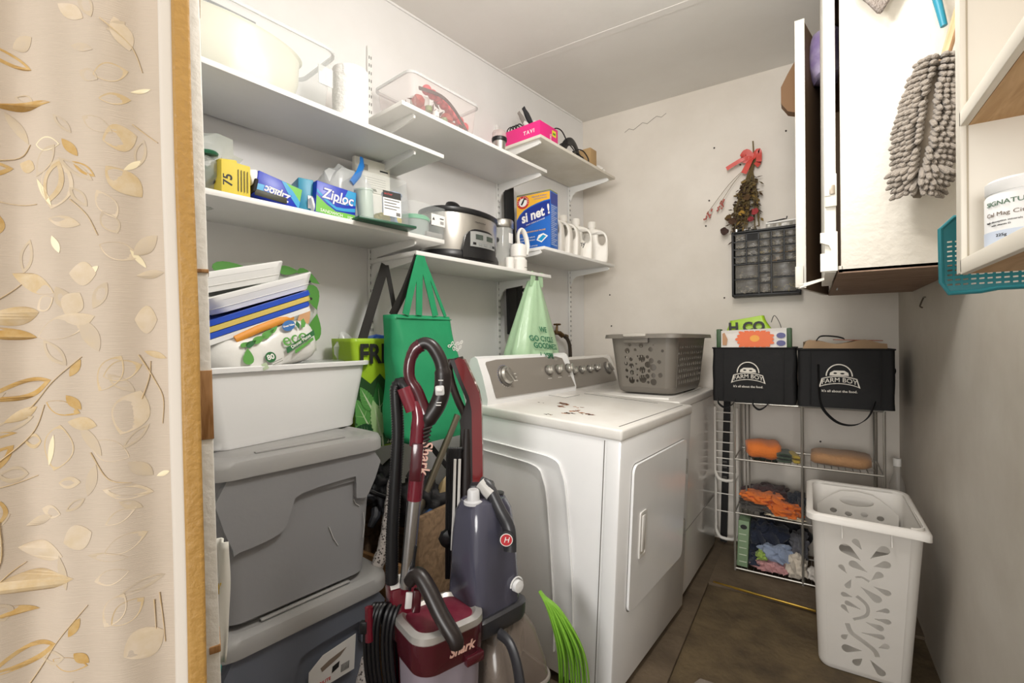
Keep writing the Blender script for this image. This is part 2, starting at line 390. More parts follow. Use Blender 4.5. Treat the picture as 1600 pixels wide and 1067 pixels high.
def zipbox(name, label, loc, rot, wd, ht, dp, up=True, g='zip bag boxes on the second shelf'):
    t = thing(name, label, 'bag box', loc, rot=rot)
    b = B(); b.box((0, 0, 0), (dp, wd, ht), bev=.0025); b.obj('box_body', ZB, t)
    M = FS(dp/2+.0001, 0, 0)
    if not up: M = M @ Matrix.Rotation(PI, 4, 'Z')
    hw, hh = wd/2-.002, ht/2-.002
    wave = [(-hw, -hh), (hw, -hh), (hw, -hh*.55), (hw*.4, -hh*.6), (0, -hh*.65), (-hw*.5, -hh*.35), (-hw, hh*.1)]
    if not up: wave = [(-hw, -hh), (-hw*.2, -hh), (-hw*.6, -hh*.5), (-hw, hh*.2)]
    decal(wave, M, ZG, t, 'green_band')
    wave2 = [(-hw, hh*.2), (-hw*.6, -hh*.5), (-hw*.2, -hh), (0, -hh), (-hw*.35, -hh*.2), (-hw, hh*.9)] if not up else [(hw, -hh*.35), (hw, -hh*.1), (hw*.4, -hh*.3), (0, -hh*.35), (-hw*.5, 0), (-hw, hh*.5), (-hw, hh*.3), (-hw*.5, -hh*.2), (0, -hh*.55), (hw*.4, -hh*.5)]
    decal(wave2, M, ZT, t, 'light_band', .0005)
    decal([(hw*.25, -hh*.1), (hw, hh*.1), (hw, hh), (hw*.55, hh)], M, ZT, t, 'light_band', .0003)
    text('Ziploc', ht*.46, M @ Matrix.Translation((.004, hh*.32, .0005)), ZB, t, 'lettering_shadow', shear=.15, bold=.0028, sx=.88)
    text('Ziploc', ht*.46, M @ Matrix.Translation((.004, hh*.32, .001)), WPRINT, t, shear=.15, bold=.0008, sx=.88)
    decal([(-.012, -.001), (.02, -.001), (.02, .002), (-.012, .002)], M @ Matrix.Translation((.01, -hh*.02, .001)), WPRINT, t, 'small_print')
    return t
t = zipbox('zip_bag_box', 'blue zip bag box lying upside down with torn open white end', W(.225, .825, 1.628), (.0+math.radians(-11), 0, -AL), .13, .070, .10, False)
b = B(); b.box((0, -.074, .012), (.096, .028, .045), rot=(.5, 0, .1), bev=.008); b.obj('torn_flap', WPRINT, t)
b = B(); b.box((.02, -.066, -.012), (.07, .010, .04), bev=.004); b.obj('dark_opening', BLACKM, t)
b = B(); b.box((.0525, -.02, -.026), (.003, .09, .018), rot=(.12, 0, 0), bev=.001); b.obj('dark_flap', mat('dark_olive', '34341f', .5), t)
t = thing('teal_bag_box', 'teal carton standing between the two blue zip bag boxes', 'carton', W(.20, .925, zS), -AL)
b = B(); b.box((0, 0, .056), (.12, .045, .112), rot=(0, 0, -.2), bev=.002); b.obj('box_body', mat('teal_carton', '2b8fae', .4), t)
decal([(-.012, -.02), (.012, -.02), (.012, .02), (-.012, .02)], FS(.0645, .004, .04) @ Matrix.Rotation(-.2, 4, 'Y'), WPRINT, t, 'barcode_label')
t = zipbox('zip_bag_box', 'blue and green zip bag box standing upright, lettering the right way up', W(.245, 1.0, 1.633), (math.radians(-4), 0, -AL-.05), .135, .100, .09, True)
b = B(); b.box((.0, -.070, -.028), (.085, .008, .045), rot=(.35, 0, 0), bev=.003); b.obj('torn_flap', WPRINT, t)
text('SANDWICH', .014, FS(.0462, -.014, -.040), WPRINT, t, 'lettering')
text('100', .013, FS(.0462, .048, -.040), WPRINT, t, 'lettering')

# clear box on green base
t = thing('clear_box', 'upturned clear box with black and white label on a dark green lid', 'storage box', W(.235, 1.165, zS), -AL-.12)
GB = mat('green_lid_dark', '2c5a44', .35)
b = B(); b.box((0, 0, .005), (.25, .215, .010), bev=.003); b.obj('green_base', GB, t)
b = B(); rings = []
for z, k in ((.010, 1), (.165, .93)): rings.append([(x, y, z) for x, y in rr(.225*k, .185*k, .015)])
for z, k in ((.162, .91), (.012, .98)): rings.append([(x, y, z) for x, y in rr(.225*k, .185*k, .014)])
b.loft(rings); b.obj('tub', CLEAR, t)
M = FS(.1095, .02, .07) @ Matrix.Rotation(-.05, 4, 'X')
decal([(-.034, -.04), (.034, -.04), (.034, .022), (-.034, .022)], M, WPRINT, t, 'label'); decal([(-.034, .022), (.034, .022), (.034, .046), (-.034, .046)], M, DARKP, t, 'label_header')
text('anchor', .011, M @ Matrix.Translation((-.014, .036, .0005)), mat('red_print', 'cf3a3a', .5), t)
for k in range(4): decal([(-.03, 0), (.028-.012*(k % 2), 0), (.028-.012*(k % 2), .0025), (-.03, .0025)], M @ Matrix.Translation((0, .014-.010*k, .0005)), DARKP, t, 'small_print')
for k in range(8): decal([(.014+.002*k, -.036), (.0152+.002*k, -.036), (.0152+.002*k, -.024), (.014+.002*k, -.024)], M @ Matrix.Translation((0, 0, .0005)), DARKP, t, 'barcode')
for nm, lab, c, dx, dy, r, h, rx in (('food_tub', 'translucent tub with pale green lid inside the labelled clear box', 'cfe3d6', .045, -.052, .030, .10, .3), ('food_tub', 'blue speckled round tub inside the labelled clear box', '8aa3cf', .05, .045, .034, .11, -.1)):
    q = thing(nm, lab, 'food tub', W(.235+dx, 1.165+dy, zS+.013), -AL-.12, 'tubs in the labelled clear box')
    b = B(); b.lathe([(r*.85, 0), (r, h), (r*1.08, h+.001), (r*1.08, h+.006), (.0001, h+.006)], 20, M=Matrix.Rotation(rx*.3, 4, 'X')); b.obj('tub_body', mat('tub'+c, c, .4, alpha=.85), q)
q = thing('yellow_pack', 'yellow packet lying in the labelled clear box', 'packet', W(.265, 1.20, zS+.013), -AL-.12)
b = B(); b.blob((0, 0, .022), (.09, .10, .042), .12, 2, 4, 3, .6); b.obj('packet_body', mat('pack_yellow', 'd8c34a', .5), q)
# card pack and zip bag standing behind
t = thing('card_backed_pack', 'white barcode card pack standing behind the labelled clear box', 'packet', W(.10, 1.255, zS), -AL-.10)
b = B(); b.box((0, 0, .245), (.02, .15, .125), bev=.002); b.box((0, 0, .092), (.018, .13, .18), bev=.004); b.obj('card', mat('card_cream', 'ece9df', .6), t)
M = FS(.0102, 0, .24)
for k in range(9): decal([(-.055+.004*k, .022), (-.053+.004*k, .022), (-.053+.004*k, .045), (-.055+.004*k, .045)], M, DARKP, t, 'barcode')
decal([(.03, .03), (.065, .03), (.065, .036), (.03, .036)], M, DARKP, t, 'small_print')
decal([(-.02, -.052), (.018, -.052), (.012, -.042), (-.014, -.042)], M, mat('olive_print', '5c6042', .6), t, 'hang_slot')
for k in range(5): decal([(-.06, -.002-.009*k), (.055, -.002-.009*k), (.055, -.0007-.009*k), (-.06, -.0007-.009*k)], M, mat('grey_print', '9a9a94', .6), t, 'small_print')
t = thing('zip_freezer_bag', 'puffy clear zip bag with blue closure leaning behind the clear box', 'plastic bag', W(.13, 1.13, zS), -AL)
b = B(); b.blob((0, 0, .12), (.09, .19, .235), .12, 2, 12, 3, .7); b.obj('film', mat('bag_film2', 'e6e9e8', .15, alpha=.5), t)
b = B(); b.tube([(.05, -.01, .17), (.045, .02, .21), (.03, .045, .255), (.02, .05, .285)], [.011, .013, .012, .009], 8, sq=(.4, 1)); b.obj('zip_strip', mat('zip_bright', '1f7fd6', .3), t)
# clear box 2
t = thing('clear_lidded_box', 'small clear box with a mint round container at the shelf end', 'storage box', W(.215, 1.385, zS), -AL)
b = B(); rings = []
for z, k in ((.0, .93), (.13, 1)): rings.append([(x, y, z) for x, y in rr(.15*k, .185*k, .02)])
for z, k in ((.13, .98), (.003, .91)): rings.append([(x, y, z) for x, y in rr(.15*k, .185*k, .019)])
b.loft(rings); b.obj('tub', CLEAR, t)
M = FS(.0735, .045, .078); decal([(-.035, -.022), (.035, -.022), (.035, .022), (-.035, .022)], M, WPRINT, t, 'label')
decal([(-.006, 0), (.006, 0), (0, .012)], M @ Matrix.Translation((-.024, -.002, .0005)), DARKP, t, 'label_mark')
decal([(.008, .006), (.028, .006), (.028, .010), (.008, .010)], M @ Matrix.Translation((0, 0, .0005)), DARKP, t, 'small_print')
for k in range(5): decal([(.01+.004*k, -.014), (.0118+.004*k, -.014), (.0118+.004*k, -.002), (.01+.004*k, -.002)], M @ Matrix.Translation((0, 0, .0005)), DARKP, t, 'barcode')
q = thing('mint_container', 'round clear container with a mint green lid in the small clear box', 'food tub', W(.215, 1.365, zS+.004), -AL)
b = B(); b.lathe([(.045, 0), (.06, .03), (.062, .07)], 28); b.obj('container_body', mat('frosted', 'cddad6', .35, alpha=.6), q)
b = B(); b.lathe([(.065, .068), (.066, .080), (.058, .086), (.0001, .088)], 28); b.obj('mint_lid', GREENL, q)
q = thing('grey_roll', 'grey cylindrical roll lying at the bottom of the small clear box', 'roll', W(.268, 1.42, zS+.020), -AL)
b = B(); b.cyl((0, -.04, 0), (0, .04, 0), .012); b.obj('roll_body', mat('roll_grey', '9a9793', .5), q)

# ---- red bauble bin
zM = 2.0505
t = thing('clear_bauble_bin', 'clear plastic bin of red baubles and garland on the upper shelf', 'storage bin', W(.155, 1.50, zM), -AL)
open_bin(t, .23, .37, .160, .025, .9, m=mat('clear_pink', 'f0e4e2', .10, alpha=.13))
RED = mat('bauble_red', 'e23f4e', .3); 
for i in range(8):
    y = 1.43+.033*i; z = zM+.128-.008*i*(.5+.09*i)
    q = B(); q.lathe([(.020*math.sin(PI*k/12)+1e-5, -.020*math.cos(PI*k/12)) for k in range(13)], 18); o = q.obj('bauble', RED)
    tag(o, ['nearest', 'second', 'third', 'fourth', 'fifth', 'sixth', 'seventh', 'farthest'][i]+' shiny red bauble of the eight in a row along the clear bin', 'bauble', 'red baubles in the clear bin', W(.225-.003*i, y, z+.016), -AL)
GARL = mat('garland_brown', '5e4037', .8)
q = thing('garland', 'dark brown and red foliage garland heaped in the clear bin', 'garland', W(.155, 1.50, zM+.004), -AL)
b = B(); R_ = random.Random(5)
for k in range(170):
    y = R_.uniform(-.14, .13); x = R_.uniform(-.08, .08); z = R_.uniform(.01, .115)*(1-abs(y)*2.2)
    a = Vector((R_.uniform(-1, 1), R_.uniform(-1, 1), R_.uniform(-.3, .8))).normalized()*.022
    n_ = a.cross(Vector((R_.uniform(-1, 1), .3, R_.uniform(-1, 1)))).normalized()*.006
    p = Vector((x, y, z)); vs = [b.bm.verts.new(p+q_) for q_ in (-a, n_, a, -n_)]; b.bm.faces.new(vs)
b.obj('dry_leaves', GARL, q, kind='stuff', thick=.0008, flat=True)
b = B(); 
for k in range(5): b.blob((.05+.03*math.cos(k*2), -.12+.05*k, .075-.006*k), (.05, .055, .045), .2, 3, k, 2)
b.obj('red_berries', mat('berry_red', 'a8392e', .5), q, kind='stuff')
b = B(); b.tube(spline([(.095, -.13, .115), (.10, -.02, .125), (.098, .06, .095), (.092, .14, .03)], 5), [.008]*16, 6, sq=(.4, 1)); b.obj('dark_strap', mat('strap_dark', '3c2a28', .5), q)
for i, (dx, dy) in enumerate(((.02, -.09), (.045, -.06))):
    q = thing('glass_candle_holder', ['small glass candle holder in the bauble bin, nearer the camera', 'small glass candle holder in the bauble bin, farther along'][i], 'candle holder', W(.155+dx, 1.50+dy, zM+.075), -AL, 'candle holders in the bauble bin')
    b = B(); b.lathe([(.018, 0), (.020, .045), (.018, .045), (.016, .004), (.0001, .004)], 18); b.obj('glass_cup', mat('holder_glass', 'e8e6e0', .1, alpha=.6), q)
for i, y in enumerate((-.04, .0, .05)):
    q = thing('tea_light', ['green glass tea light nearest the camera under the garland', 'white tea light between the green ones under the garland', 'green glass tea light farthest along under the garland'][i], 'candle', W(.248-.004*i, 1.46+y, zM+.045-.006*i), -AL, 'tea lights in the clear bin')
    b = B(); b.lathe([(.0001, 0), (.014, 0), (.014, .020), (.0001, .02)], 16); b.obj('wax_cup', mat('green_glass', ['7d8f5e', 'd6d0c6', '7d8f5e'][i]+'', .4) if i != 1 else WPRINT, q)
t = thing('travel_mug', 'steel travel mug with black band and clear lid by the pink box', 'mug', W(.250, 1.845, zM), -AL)
b = B(); b.lathe([(.024, 0), (.031, .07), (.031, .072), (.0001, .072)], 24); b.obj('steel_body', STEEL, t)
b = B(); b.lathe([(.034, .062), (.036, .066), (.036, .078), (.034, .080)], 24); b.obj('black_band', BLACK, t)
b = B(); b.lathe([(.034, .079), (.033, .105), (.030, .110), (.0001, .110)], 24); b.obj('clear_lid', mat('lid_clear_red', 'd8c4c2', .1, alpha=.5), t)

# ---- top right shelf: pink box, blades, cables
zT = 2.2155
t = thing('pink_shoe_box', 'bright pink open box with white lettering near the ceiling', 'box', W(.165, 2.195, zT), -AL)
PINK = mat('box_pink', 'ea2a86', .45)
b = B(); O = rr(.25, .165, .003, 2); I = rr(.245, .16, .003, 2)
b.loft([[(x, y, 0) for x, y in O], [(x, y, .088) for x, y in O], [(x, y, .088) for x, y in I], [(x, y, .003) for x, y in I]]); b.obj('box_wall', PINK, t)
text('TAVI', .028, FN(.055, -.0826, .045), WPRINT, t, bold=.0005, spacing=1.3)
decal([(-.018, -.016), (.018, -.016), (.018, .016), (-.018, .016)], FS(.1251, .045, .058), mat('sticker_yellow', 'e8dc3c', .5), t, 'price_sticker')
decal([(-.012, -.004), (.012, -.004), (.012, .007), (-.012, .007)], FS(.1255, .045, .055), mat('sticker_green', '5e9a2c', .5), t, 'sticker_print')
text('TAVI', .018, FS(.1255, .012, .030) @ Matrix.Rotation(-PI/2, 4, 'Z'), WPRINT, t, bold=.0003)
for i, (lab, pts, r_, c) in enumerate([
    ('long black blade sticking up out of the pink box', [(.03, .02, .02), (.01, 0, .12), (-.03, -.02, .22)], .016, '26262a'),
    ('grey blade leaning left out of the pink box', [(.0, .0, .02), (-.02, -.01, .12), (-.055, -.03, .20)], .014, '8d8781'),
    ('white folded strip standing in the pink box', [(.02, .01, .01), (.0, -.01, .10), (-.025, -.02, .14)], .014, 'ecebe6'),
    ('second white strip in the pink box, nearer the front', [(.07, .02, .01), (.06, 0, .09), (.03, -.01, .13)], .012, 'e4e2dc')]):
    q = thing('blade' if i < 2 else 'paper_strip', lab, 'blade' if i < 2 else 'strip', W(.165, 2.195, zT+.004), -AL)
    b = B(); b.tube(spline(pts, 4), [r_*(1 if k < 7 else .7) for k in range(9)], 8, sq=(.22, 1)); b.obj('blade_body', mat('blade'+c, c, .4), q)
q = thing('wire_bundle', 'thin black wires and white plugs poking out of the pink box', 'cables', W(.08, 2.17, zT+.006), -AL)
b = B()
for k in range(4): b.tube(spline([(-.02+.02*k, .0, .0), (-.03+.02*k, -.03, .09), (.01+.02*k, -.05, .105), (.03+.02*k, -.04, .088)], 4), .003, 6)
b.obj('wires', BLACK, q, kind='stuff')
b = B(); b.box((.02, -.02, .09), (.03, .02, .02), rot=(.2, .3, .3), bev=.004); b.obj('white_plug', WPRINT, q)
q = thing('blue_spray_bottle', 'slim blue and grey pack leaning behind the pink box', 'packet', W(.12, 2.315, zT), -AL, rot=(-.25, 0, -AL))
b = B(); b.box((0, 0, .075), (.05, .035, .15), bev=.008); b.obj('pack_body', mat('pack_blue', '2f7a94', .4), q)
b = B(); b.box((0, 0, .17), (.045, .03, .04), rot=(.2, 0, 0), bev=.01); b.obj('black_cap', BLACK, q)
b = B(); b.box((.026, .005, .10), (.003, .02, .09), bev=.001); b.obj('grey_stripe', mat('stripe_grey', 'a9adb0', .4), q)
t = thing('headphones', 'black headphone band tangled with cables at the shelf end', 'headphones', W(.19, 2.50, zT), -AL)
b = B(); b.tube(spline([(.04, -.10, .03), (.05, -.07, .085), (.05, 0, .115), (.04, .07, .085), (.03, .10, .03)], 5), .010, 8, sq=(2.2, .7)); b.obj('head_band', BLACK, t)
for s__ in (-1, 1):
    b = B(); b.lathe([(.0001, -.012), (.03, -.012), (.034, 0), (.028, .012), (.0001, .014)], 20, M=Matrix.Translation((.035, .10*s__, .035)) @ Matrix.Rotation(PI/2, 4, 'X')); b.obj('ear_cup', BLACK, t)
t = thing('black_cable_tangle', 'loops of thin black cable hanging over the dirty shelf edge', 'cable', W(.255, 2.46, zT+.004), -AL)
b = B()
for k, (y, h_, l_) in enumerate([(-.10, .12, .02), (-.02, .07, -.0), (.06, .05, .0), (.13, .08, .0)]):
    b.tube(spline([(-.06, y-.06, .01), (-.03, y-.04, h_), (.0, y, h_*1.05), (.015, y+.04, h_*.5), (.01, y+.02, .002+l_), (-.02, y-.01, .006)], 5), .0035, 6)
b.obj('cable_loops', BLACK, t)
t = thing('white_box_stub', 'small white adapter box under the cable loops on the dirty shelf', 'adapter', W(.22, 2.43, zT), -AL)
b = B(); b.box((0, 0, .022), (.06, .10, .044), rot=(0, 0, .2), bev=.006); b.obj('adapter_case', WPRINT, t)
b = B(); b.box((.02, .05, .03), (.02, .012, .05), bev=.003); b.obj('cable_strap', WPRINT, t)
t = thing('small_cardboard_box', 'small brown cardboard carton at the far end near the ceiling', 'box', W(.20, 2.70, zT), -AL)
b = B(); b.box((0, 0, .065), (.13, .075, .13), bev=.002); b.obj('carton_body', mat('kraft', 'b39468', .75), t)
b = B(); b.box((0, 0, .1305), (.10, .012, .001)); b.obj('packing_tape', mat('tape', 'cdb78f', .3), t)
t = thing('white_cloth_bundle', 'white crumpled cloth behind the small brown carton', 'cloth', W(.20, 2.80, zT), -AL)
b = B(); b.blob((0, 0, .035), (.15, .10, .07), .25, 2.5, 31, 3); b.obj('cloth_body', mat('white_cloth', 'e8e4de', .9), t)

# ---- slow cooker shelf
zC = 1.5195
t = thing('slow_cooker', 'stainless oval slow cooker with black lid and digital panel', 'slow cooker', W(.165, 1.665, zC), -AL)
def oval(a, b_, z, n=48): return [(a*math.copysign(abs(math.cos(t_))**.9, math.cos(t_)), b_*math.copysign(abs(math.sin(t_))**.9, math.sin(t_)), z) for t_ in [2*PI*k/n for k in range(n)]]
b = B(); b.loft([oval(.130, .195, .0), oval(.136, .202, .012), oval(.137, .203, .03), oval(.131, .197, .045), oval(.12, .18, .046)]); b.obj('black_base', BLACK, t)
b = B(); b.loft([oval(.126, .190, .04), oval(.130, .194, .09), oval(.131, .196, .19), oval(.128, .192, .205)]); b.obj('steel_housing', STEEL, t)
b = B(); b.loft([oval(.133, .198, .202), oval(.136, .201, .210), oval(.135, .200, .220), oval(.12, .18, .222)]); b.obj('crock_rim', BLACK, t)
b = B(); b.loft([oval(.128, .192, .221), oval(.124, .186, .227), oval(.085, .13, .234), oval(.03, .05, .237)]); b.obj('lid_glass', mat('dark_glass', '222428', .08), t)
b = B(); b.tube(spline([(0, -.075, .232), (0, -.07, .262), (0, -.03, .272), (0, .0, .262), (0, .005, .232)], 4), .006, 8, sq=(1.8, .7)); b.obj('lid_knob', BLACK, t)
for s__ in (-1, 1):
    b = B(); b.tube(spline([(-.04, .19*s__, .15), (-.03, .222*s__, .15), (.03, .222*s__, .15), (.04, .19*s__, .15)], 4), .011, 8); b.obj('side_handle', BLACK, t)
def cf(x, y, z):   # wraps the panel round the front of the oval
    th_ = x/.16; a = .133+z; return (a*math.cos(th_)+.0, (.199+z)*math.sin(th_), y)
def seg(pts, n=8):
    out = []
    for p, q in zip(pts, pts[1:]+pts[:1]):
        for k in range(n): out.append((p[0]+(q[0]-p[0])*k/n, p[1]+(q[1]-p[1])*k/n))
    return out
arch = [(-.075, .02)]+[(-.068, .10), (-.055, .122), (-.03, .135), (.03, .137), (.055, .130), (.068, .10), (.075, .02)]
def strip(b, x0, x1, ya, yb, d0, d1, fn, n=14):
    """curved slab between bottom ya(x) and top yb(x)"""
    rings = []
    for k in range(n+1):
        x = x0+(x1-x0)*k/n; rings.append([fn(x, ya(x), d0), fn(x, ya(x), d1), fn(x, yb(x), d1), fn(x, yb(x), d0)])
    return b.loft(rings)
b = B(); strip(b, -.082, .080, lambda x: .015, lambda x: .05+.088*max(0, 1-(abs(x)/.082)**4)**.6, 0, .012, cf); b.obj('panel_surround', BLACK, t)
b = B(); strip(b, -.055, .062, lambda x: .062, lambda x: .128-.006*(abs(x)/.06)**3, .011, .016, cf); b.obj('control_panel', mat('panel_silver', 'b9bcbc', .35, .6), t)
for x0, x1 in ((-.034, -.004), (.014, .046)):
    b = B(); strip(b, x0, x1, lambda x: .094, lambda x: .115, .0155, .0175, cf, 5); b.obj('lcd_window', mat('lcd', '47504a', .2), t)
for x0 in (-.045, -.022, .003, .028, .046):
    b = B(); strip(b, x0, x0+.012, lambda x: .070, lambda x: .080, .0155, .0175, cf, 4); b.obj('panel_button', BLACK if x0 in (-.045, .046) else mat('btn_grey', '8d9090', .4), t)
text('Hamilton Beach', .008, None, DARKP, t, fn=lambda q: cf(q.x+.0, q.y+.172, q.z*.5+.0005))
t = thing('glass_jar', 'tall clear glass jar with a silver lid beside the slow cooker', 'jar', W(.155, 1.965, zC), -AL)
b = B(); b.lathe([(.056, 0), (.058, .01), (.058, .215), (.054, .235), (.051, .235), (.055, .21), (.055, .01), (.0001, .006)], 32); b.obj('glass', mat('jar_glass', 'dfe0dc', .06, alpha=.35), t)
b = B(); b.lathe([(.060, .222), (.062, .225), (.062, .256), (.059, .262), (.0001, .262)], 32); b.obj('silver_lid', STEEL, t)
b = B(); b.box((.057, .005, .17), (.002, .03, .05), bev=.0008); b.obj('paper_label', WPRINT, t)
b = B(); b.lathe([(.0001, .008), (.043, .008), (.043, .05), (.0001, .055)], 24); b.obj('jar_contents', mat('jar_fill', 'cbbda6', .8), t)
t = thing('white_chopper', 'white hand appliance with loop handle in front of the glass jar', 'kitchen appliance', W(.256, 1.975, zC), -AL)
WPL = mat('white_plastic', 'efece6', .3)
b = B(); b.lathe([(.040, 0), (.042, .004), (.041, .056), (.034, .064), (.034, .068), (.040, .073), (.040, .118), (.036, .130), (.020, .138), (.0001, .139)], 28); b.obj('motor_body', WPL, t)
b = B(); b.tube(spline([(.020, .034, .085), (.024, .040, .135), (.020, .022, .190), (.014, .0, .205), (.010, -.015, .175), (.010, -.010, .13)], 5), .011, 10, sq=(.7, 1.2)); b.obj('loop_handle', WPL, t)
decal([(-.01, -.001), (.01, -.001), (.01, .001), (-.01, .001)], FS(.0417, .004, .018), DARKP, t, 'maker_print')
t = thing('white_cup', 'low white cup at the slow cooker side of the chopper', 'cup', W(.275, 1.885, zC), -AL)
b = B(); b.lathe([(.020, 0), (.023, .055), (.021, .055), (.018, .004), (.0001, .004)], 20); b.obj('cup_body', WPL, t)

# ---- washing powder and jugs
zP = 1.6605
t = thing('washing_powder_box', 'blue and yellow washing powder box with red round emblem', 'detergent box', W(.212, 2.190, zP), 0, rot=(0, 0, -AL+.12))
t.scale = (1.1, 1, 1)
PB = mat('powder_blue', '1f66c2', .35); PN = mat('powder_navy', '1c3590', .35); PY = mat('powder_yellow', 'f2b83a', .4); OL = mat('powder_olive', '8a8c42', .6)
w_, d_, h_ = .185, .085, .292
b = B(); b.box((0, 0, h_/2), (w_, d_, h_), bev=.0015); b.obj('box_body', PB, t)
b = B(); b.box((0, .0, h_+.003), (w_*.99, d_*.98, .006), bev=.001); b.obj('box_top', OL, t)
M = FN(0, -d_/2-.0001, h_/2)
top = [(-.091, .02), (-.075, .045), (-.05, .066), (-.02, .08), (.02, .092), (.06, .1), (.091, .102), (.091, .143), (-.091, .143)]
decal(top, M, PY, t, 'yellow_band')
navy = [(-.091, .012), (-.075, .037), (-.05, .060), (-.02, .074), (.02, .086), (.06, .094), (.091, .096), (.091, .02), (.05, .01), (-.05, -.03), (-.091, -.05)]
decal(navy, M, PN, t, 'navy_band')
REDP = mat('emblem_red', 'c8322e', .4)
decal(ell(-.055, .108, .034, .034, 28), M @ Matrix.Translation((0, 0, .0004)), REDP, t, 'emblem_ring')
decal(ell(-.055, .108, .0225, .0225, 24), M @ Matrix.Translation((0, 0, .0008)), WPRINT, t, 'emblem_disc')
decal([(-.068, .098), (-.060, .094), (-.052, .106), (-.046, .122), (-.040, .118), (-.037, .124), (-.048, .131), (-.052, .126), (-.060, .112)], M @ Matrix.Translation((0, 0, .0012)), DARKP, t, 'emblem_arm_and_hammer')
for k, ch in enumerate('ARM & HAMMER'):
    a = math.radians(200-k*20); text(ch, .0085, M @ Matrix.Translation((-.055+.028*math.cos(a), .108+.028*math.sin(a), .0009)) @ Matrix.Rotation(a-PI/2, 4, 'Z'), WPRINT, t)
text('si net !', .070, M @ Matrix.Translation((.012, .035, .0008)) @ Matrix.Rotation(.20, 4, 'Z'), WPRINT, t, shear=.12, bold=.0022, sx=.82)
text('TOUT, DOUX & LAVAGE', .0095, M @ Matrix.Translation((.012, -.004, .0008)) @ Matrix.Rotation(.22, 4, 'Z'), WPRINT, t, shear=.1)
text('MEILLEUR FORMAT', .010, M @ Matrix.Translation((.035, .127, .0006)), PB, t); text('CONCENTRATED', .009, M @ Matrix.Translation((.04, .114, .0006)), PB, t)
text('PAR LA VIE DANS AUX TACHES', .0098, M @ Matrix.Translation((-.002, -.052, .0006)) @ Matrix.Rotation(.03, 4, 'Z'), PY, t, bold=.0002)
text('DETERGENT A LESSIVE', .0088, M @ Matrix.Translation((-.034, -.082, .0006)), WPRINT, t); text('WASHING DETERGENT', .0088, M @ Matrix.Translation((-.034, -.097, .0006)), WPRINT, t)
decal([(.018, -.10), (.045, -.115), (.08, -.085), (.055, -.068), (.03, -.075)], M @ Matrix.Translation((0, 0, .0004)), WPRINT, t, 'folded_laundry_picture'); decal([(.026, -.098), (.045, -.108), (.07, -.085), (.053, -.076)], M @ Matrix.Translation((0, 0, .0008)), ZT, t, 'folded_laundry_picture')
text('27 LAVAGES', .009, M @ Matrix.Translation((0, -.128, .0006)), WPRINT, t)
M2 = FS(w_/2+.0001, 0, h_/2)
decal([(-.038, .08), (.038, .08), (.038, .14), (-.038, .14)], M2, PN, t, 'navy_side_band')
for k in range(22): decal([(-.034, .07-k*.0095), (.03-.014*((k*7) % 3), .07-k*.0095), (.03-.014*((k*7) % 3), .0735-k*.0095), (-.034, .0735-k*.0095)], M2 @ Matrix.Translation((0, 0, .0003)), mat('side_print', 'b9c6dc', .6), t, 'small_print')
JUG = mat('jug_white', 'eeeae2', .35)
def jug(label, d, s, rz, h=.235, brand=False, grp='white detergent jugs in a row'):
    t = thing('detergent_jug', label, 'jug', W(d, s, zP), -AL+rz, grp)
    t.scale = (1.12, 1.0, 1.12)
    # body outline in the x-z plane with the handle hole
    out = [(-.07, .004), (-.066, 0), (.066, 0), (.07, .004), (.072, .09), (.070, .135), (.060, .165), (.035, .182), (-.002, .190), (-.030, .190), (-.045, .178), (-.062, .14), (-.07, .09)]
    hole = [(.030, .100), (.046, .098), (.056, .115), (.055, .140), (.043, .157), (.024, .160), (.018, .148), (.020, .12)]
    out = [(-.070, .012), (-.064, .003), (-.055, 0), (.055, 0), (.064, .003), (.070, .012), (.072, .06), (.0725, .10), (.071, .125), (.066, .145), (.057, .162), (.044, .174), (.028, .182), (.005, .188), (-.015, .190), (-.034, .186), (-.046, .176), (-.057, .158), (-.064, .135), (-.068, .10), (-.070, .06)]; hole = [(p.x, p.y) for p in spline([(x, z, 0) for x, z in hole], 3, True)]
    b = B(); plate(b, [out, hole], .058, lambda x, y, z: (x, z, y))
    bmesh.ops.remove_doubles(b.bm, verts=b.bm.verts, dist=1e-5)
    es = [e for e in b.bm.edges if len(e.link_faces) == 2 and e.calc_face_angle(0) > 1.2]
    bmesh.ops.bevel(b.bm, geom=es, offset=.010, segments=3, affect='EDGES', profile=.5)
    b.obj('jug_body', JUG, t, ang=60)
    b = B(); b.lathe([(.020, .184), (.020, .196), (.023, .197), (.022, .228), (.019, .232), (.0001, .232)], 22, c=(-.018, 0, 0)); b.obj('cap', JUG, t)
    if brand:
        M = FN(-.012, -.0296, .07); decal(ell(0, -.005, .052, .060, 28), M, mat('jug_label', 'f3efe6', .5), t, 'label')
        text('Downy', .040, M @ Matrix.Translation((-.004, .020, .0005)), DARKP, t, bold=.0006, sx=.85)
        decal(ell(0, -.034, .018, .014, 14), M @ Matrix.Translation((0, 0, .0005)), mat('label_flower', 'c9cfbd', .6), t, 'flower_picture')
        decal(ell(-.012, .040, .010, .006, 12), M @ Matrix.Translation((0, 0, .0006)), mat('label_gold', 'c9a468', .6), t, 'gold_mark')
    return t
jug('white detergent jug right behind the blue powder box', .185, 2.345, .22)
jug('white detergent jug second behind the blue powder box', .185, 2.43, .22)
jug('white jug third from the blue powder box, just before the labelled one', .185, 2.515, .22)
jug('white fabric softener jug with black-lettered round label, second from the back corner', .20, 2.635, .45, brand=True)
jug('white detergent jug farthest along the shelf, against the back corner', .235, 2.765, .45)
